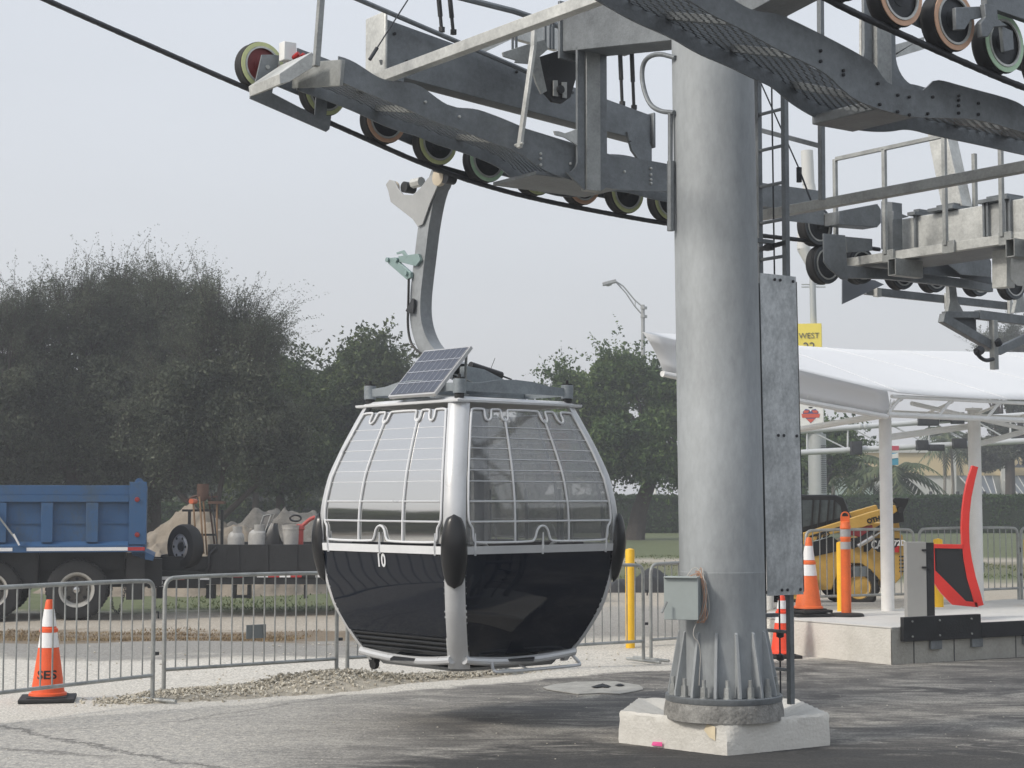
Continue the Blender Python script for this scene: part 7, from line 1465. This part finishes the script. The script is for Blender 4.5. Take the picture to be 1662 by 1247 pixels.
text_mb('CAT', .20, lambda x_, y_, z_: (LP(1416, 0)[0] + x_, LY + .084 - z_, LP(0, 885)[1] + y_), .006, .006, .72).build('lettering', refl_w, sk)
text_mb('272D', .13, lambda x_, y_, z_: (LP(1446, 0)[0] + x_, LY + .084 - z_, LP(0, 882)[1] + y_), .006, .005, .95).build('lettering', refl_w, sk)
sl_ = math.atan2(14, -48)
def armtxt(s_t, ax_, ay_, sz): 
    ca_, sa_ = math.cos(R(16)), math.sin(R(16)); text_mb(s_t, sz, lambda x_, y_, z_: (LP(ax_, 0)[0] + x_ * ca_ - y_ * sa_, LY - .067 - z_, LP(0, ay_)[1] + x_ * sa_ + y_ * ca_), .004, .006).build('lettering', txt_black, arm_)
armtxt('OTH080', 1412, 842, .11); armtxt('272D', 1324, 870, .11)
def lwheel(x_, y_, dy):
    q = LP(x_, y_); b_ = MB(); r_ = .345; b_.lathe([(r_ * .6, -.12), (r_ * .9, -.13), (r_, -.10), (r_, .10), (r_ * .9, .13), (r_ * .6, .12)], (q[0], LY + dy, .345), (0, 1, 0), 30)
    ty = b_.build('wheel', rubber, sk); b_ = MB()
    for k in range(22): a = 2 * math.pi * k / 22; b_.box((q[0] + math.cos(a) * r_, LY + dy, .345 + math.sin(a) * r_), (.05, .22, .04), mx=Matrix.Rotation(-a, 3, 'Y') @ Matrix.Rotation(.4 * (-1) ** k, 3, 'X'))
    b_.build('tread', rubber, ty); b_ = MB(); b_.lathe([(r_ * .63, 0), (r_ * .6, .03), (r_ * .5, .05), (r_ * .2, .03), (0, .02)], (q[0], LY + dy - .125, .345), (0, 1, 0), 28); b_.build('rim', catyel, ty)
for x_ in (1392, 1290):
    for dy in (.02, 1.5): lwheel(x_, 940, dy)
b = MB()
for k_ in range(5): z_ = LP(0, 905 + k_ * 6)[1]; b.box2((LP(1448, 0)[0], LY + .105, z_), (LP(1464, 0)[0], LY + .125, z_ + .025))
b.build('engine_grille', black, sk)
for k_ in range(3):
    b = MB(); b.tube(rounded([(LP(1366 + k_ * 3, 0)[0], LY + .02, LP(0, 874)[1]), (LP(1388 + k_ * 4, 0)[0], LY - .02, LP(0, 884 - k_ * 3)[1]), (LP(1404 + k_ * 3, 0)[0], LY - .01, LP(0, 866 - k_ * 2)[1]), (LP(1432, 0)[0], LY, LP(0, 846 - k_ * 2)[1])], it=2), .016, 6); b.build('hydraulic_hose', black, sk)
b = MB(); b.cyl((LP(1380, 0)[0], LY - .02, LP(0, 887)[1]), (LP(1404, 0)[0], LY - .02, LP(0, 872)[1]), .045, 12); b.cyl((LP(1404, 0)[0], LY - .02, LP(0, 872)[1]), (LP(1424, 0)[0], LY - .02, LP(0, 859)[1]), .022, 10); b.build('hydraulic_ram', chrome, sk)
b = MB(); b.cyl((LP(1448, 0)[0], LY - .07, LP(0, 828)[1]), (LP(1448, 0)[0], LY - .10, LP(0, 828)[1]), .05, 14); b.build('arm_pin', dkmetal, sk)
b = MB(); b.prism([(LP(1225, 0)[0] - .5, LY - .1, .02), (LP(1240, 0)[0], LY - .1, .02), (LP(1240, 0)[0], LY - .1, .45), (LP(1225, 0)[0], LY - .1, .5), (LP(1225, 0)[0] - .1, LY - .1, .12)], (0, 1.8, 0)); b.build('bucket', dkmetal, sk, bevel=.01)

# ------------------------------------------------------------------ small things on the ground
q = gnd(968, 1117); b = MB(); random.seed(4); pp = []
for k in range(16): a = 2 * math.pi * k / 16; pp.append((q[0] + math.cos(a) * .50 * random.uniform(.85, 1.1), q[1] + math.sin(a) * .62 * random.uniform(.8, 1.1), .004))
b.prism(pp, (0, 0, .006)); tag(b.build('concrete_patch', mat('patch_grey', (.36, .35, .32), .9, 0, .3, 5, .3, 40), base=(q[0], q[1], 0)), 'pale concrete patch in the asphalt right of the cabin', 'patch', kind='structure')
b = MB()
for k in range(9): x_, y_ = q[0] + .12 + random.uniform(-.14, .14), q[1] + random.uniform(-.1, .1); r_ = random.uniform(.02, .05); b.addm([(x_ + p[0] * r_ * 1.3, y_ + p[1] * r_, .012 + r_ * .25 + p[2] * r_ * .45) for p in OCT], OF)
tag(b.build('asphalt_chips', black_steel, base=(q[0], q[1], .01)), 'few dark broken asphalt chips on the pale concrete patch', 'rubble', kind='stuff')
tq = gnd(1056, 962); b = MB(); P_ = []
for i in range(14):
    row = []
    for j in range(26): x_ = -.9 + 1.9 * j / 25; y_ = -.6 + 1.2 * i / 13; e_ = max(abs(x_ - .05) / .95, abs(y_) / .6); h = .34 * max(0, 1 - e_ ** 3) * (1 + .3 * math.sin(x_ * 7 + 1) + .18 * math.sin(y_ * 11 + x_ * 9)); row.append((tq[0] + x_, tq[1] + .5 + y_, h - .02))
    P_.append(row)
b.grid(P_); solo(b, 'tarpaulin', mat('tarp_black', (.02, .02, .021), .6, 0, .2, 9), 'crumpled black tarpaulin heap behind the barrier beside the lone yellow bollard', 'tarpaulin', sharp=70)

# ------------------------------------------------------------------ haze
hb = MB(); hb.box2((-75, -8, -1.4), (85, 175, 24)); hz = hb.build('haze', (lambda: None)() or mat('haze_air', (1, 1, 1)), flat=True)
hm = MATS['haze_air'].node_tree
for x in list(hm.nodes):
    if x.type != 'OUTPUT_MATERIAL': hm.nodes.remove(x)
pvn = hm.nodes.new('ShaderNodeVolumePrincipled'); pvn.inputs['Density'].default_value = 0.0021; pvn.inputs['Color'].default_value = (0.95, 0.96, 0.98, 1); pvn.inputs['Anisotropy'].default_value = 0.3
hm.links.new(pvn.outputs[0], [x for x in hm.nodes if x.type == 'OUTPUT_MATERIAL'][0].inputs['Volume'])
tag(hz, 'pale humid haze filling the air over the site', 'haze', kind='stuff')
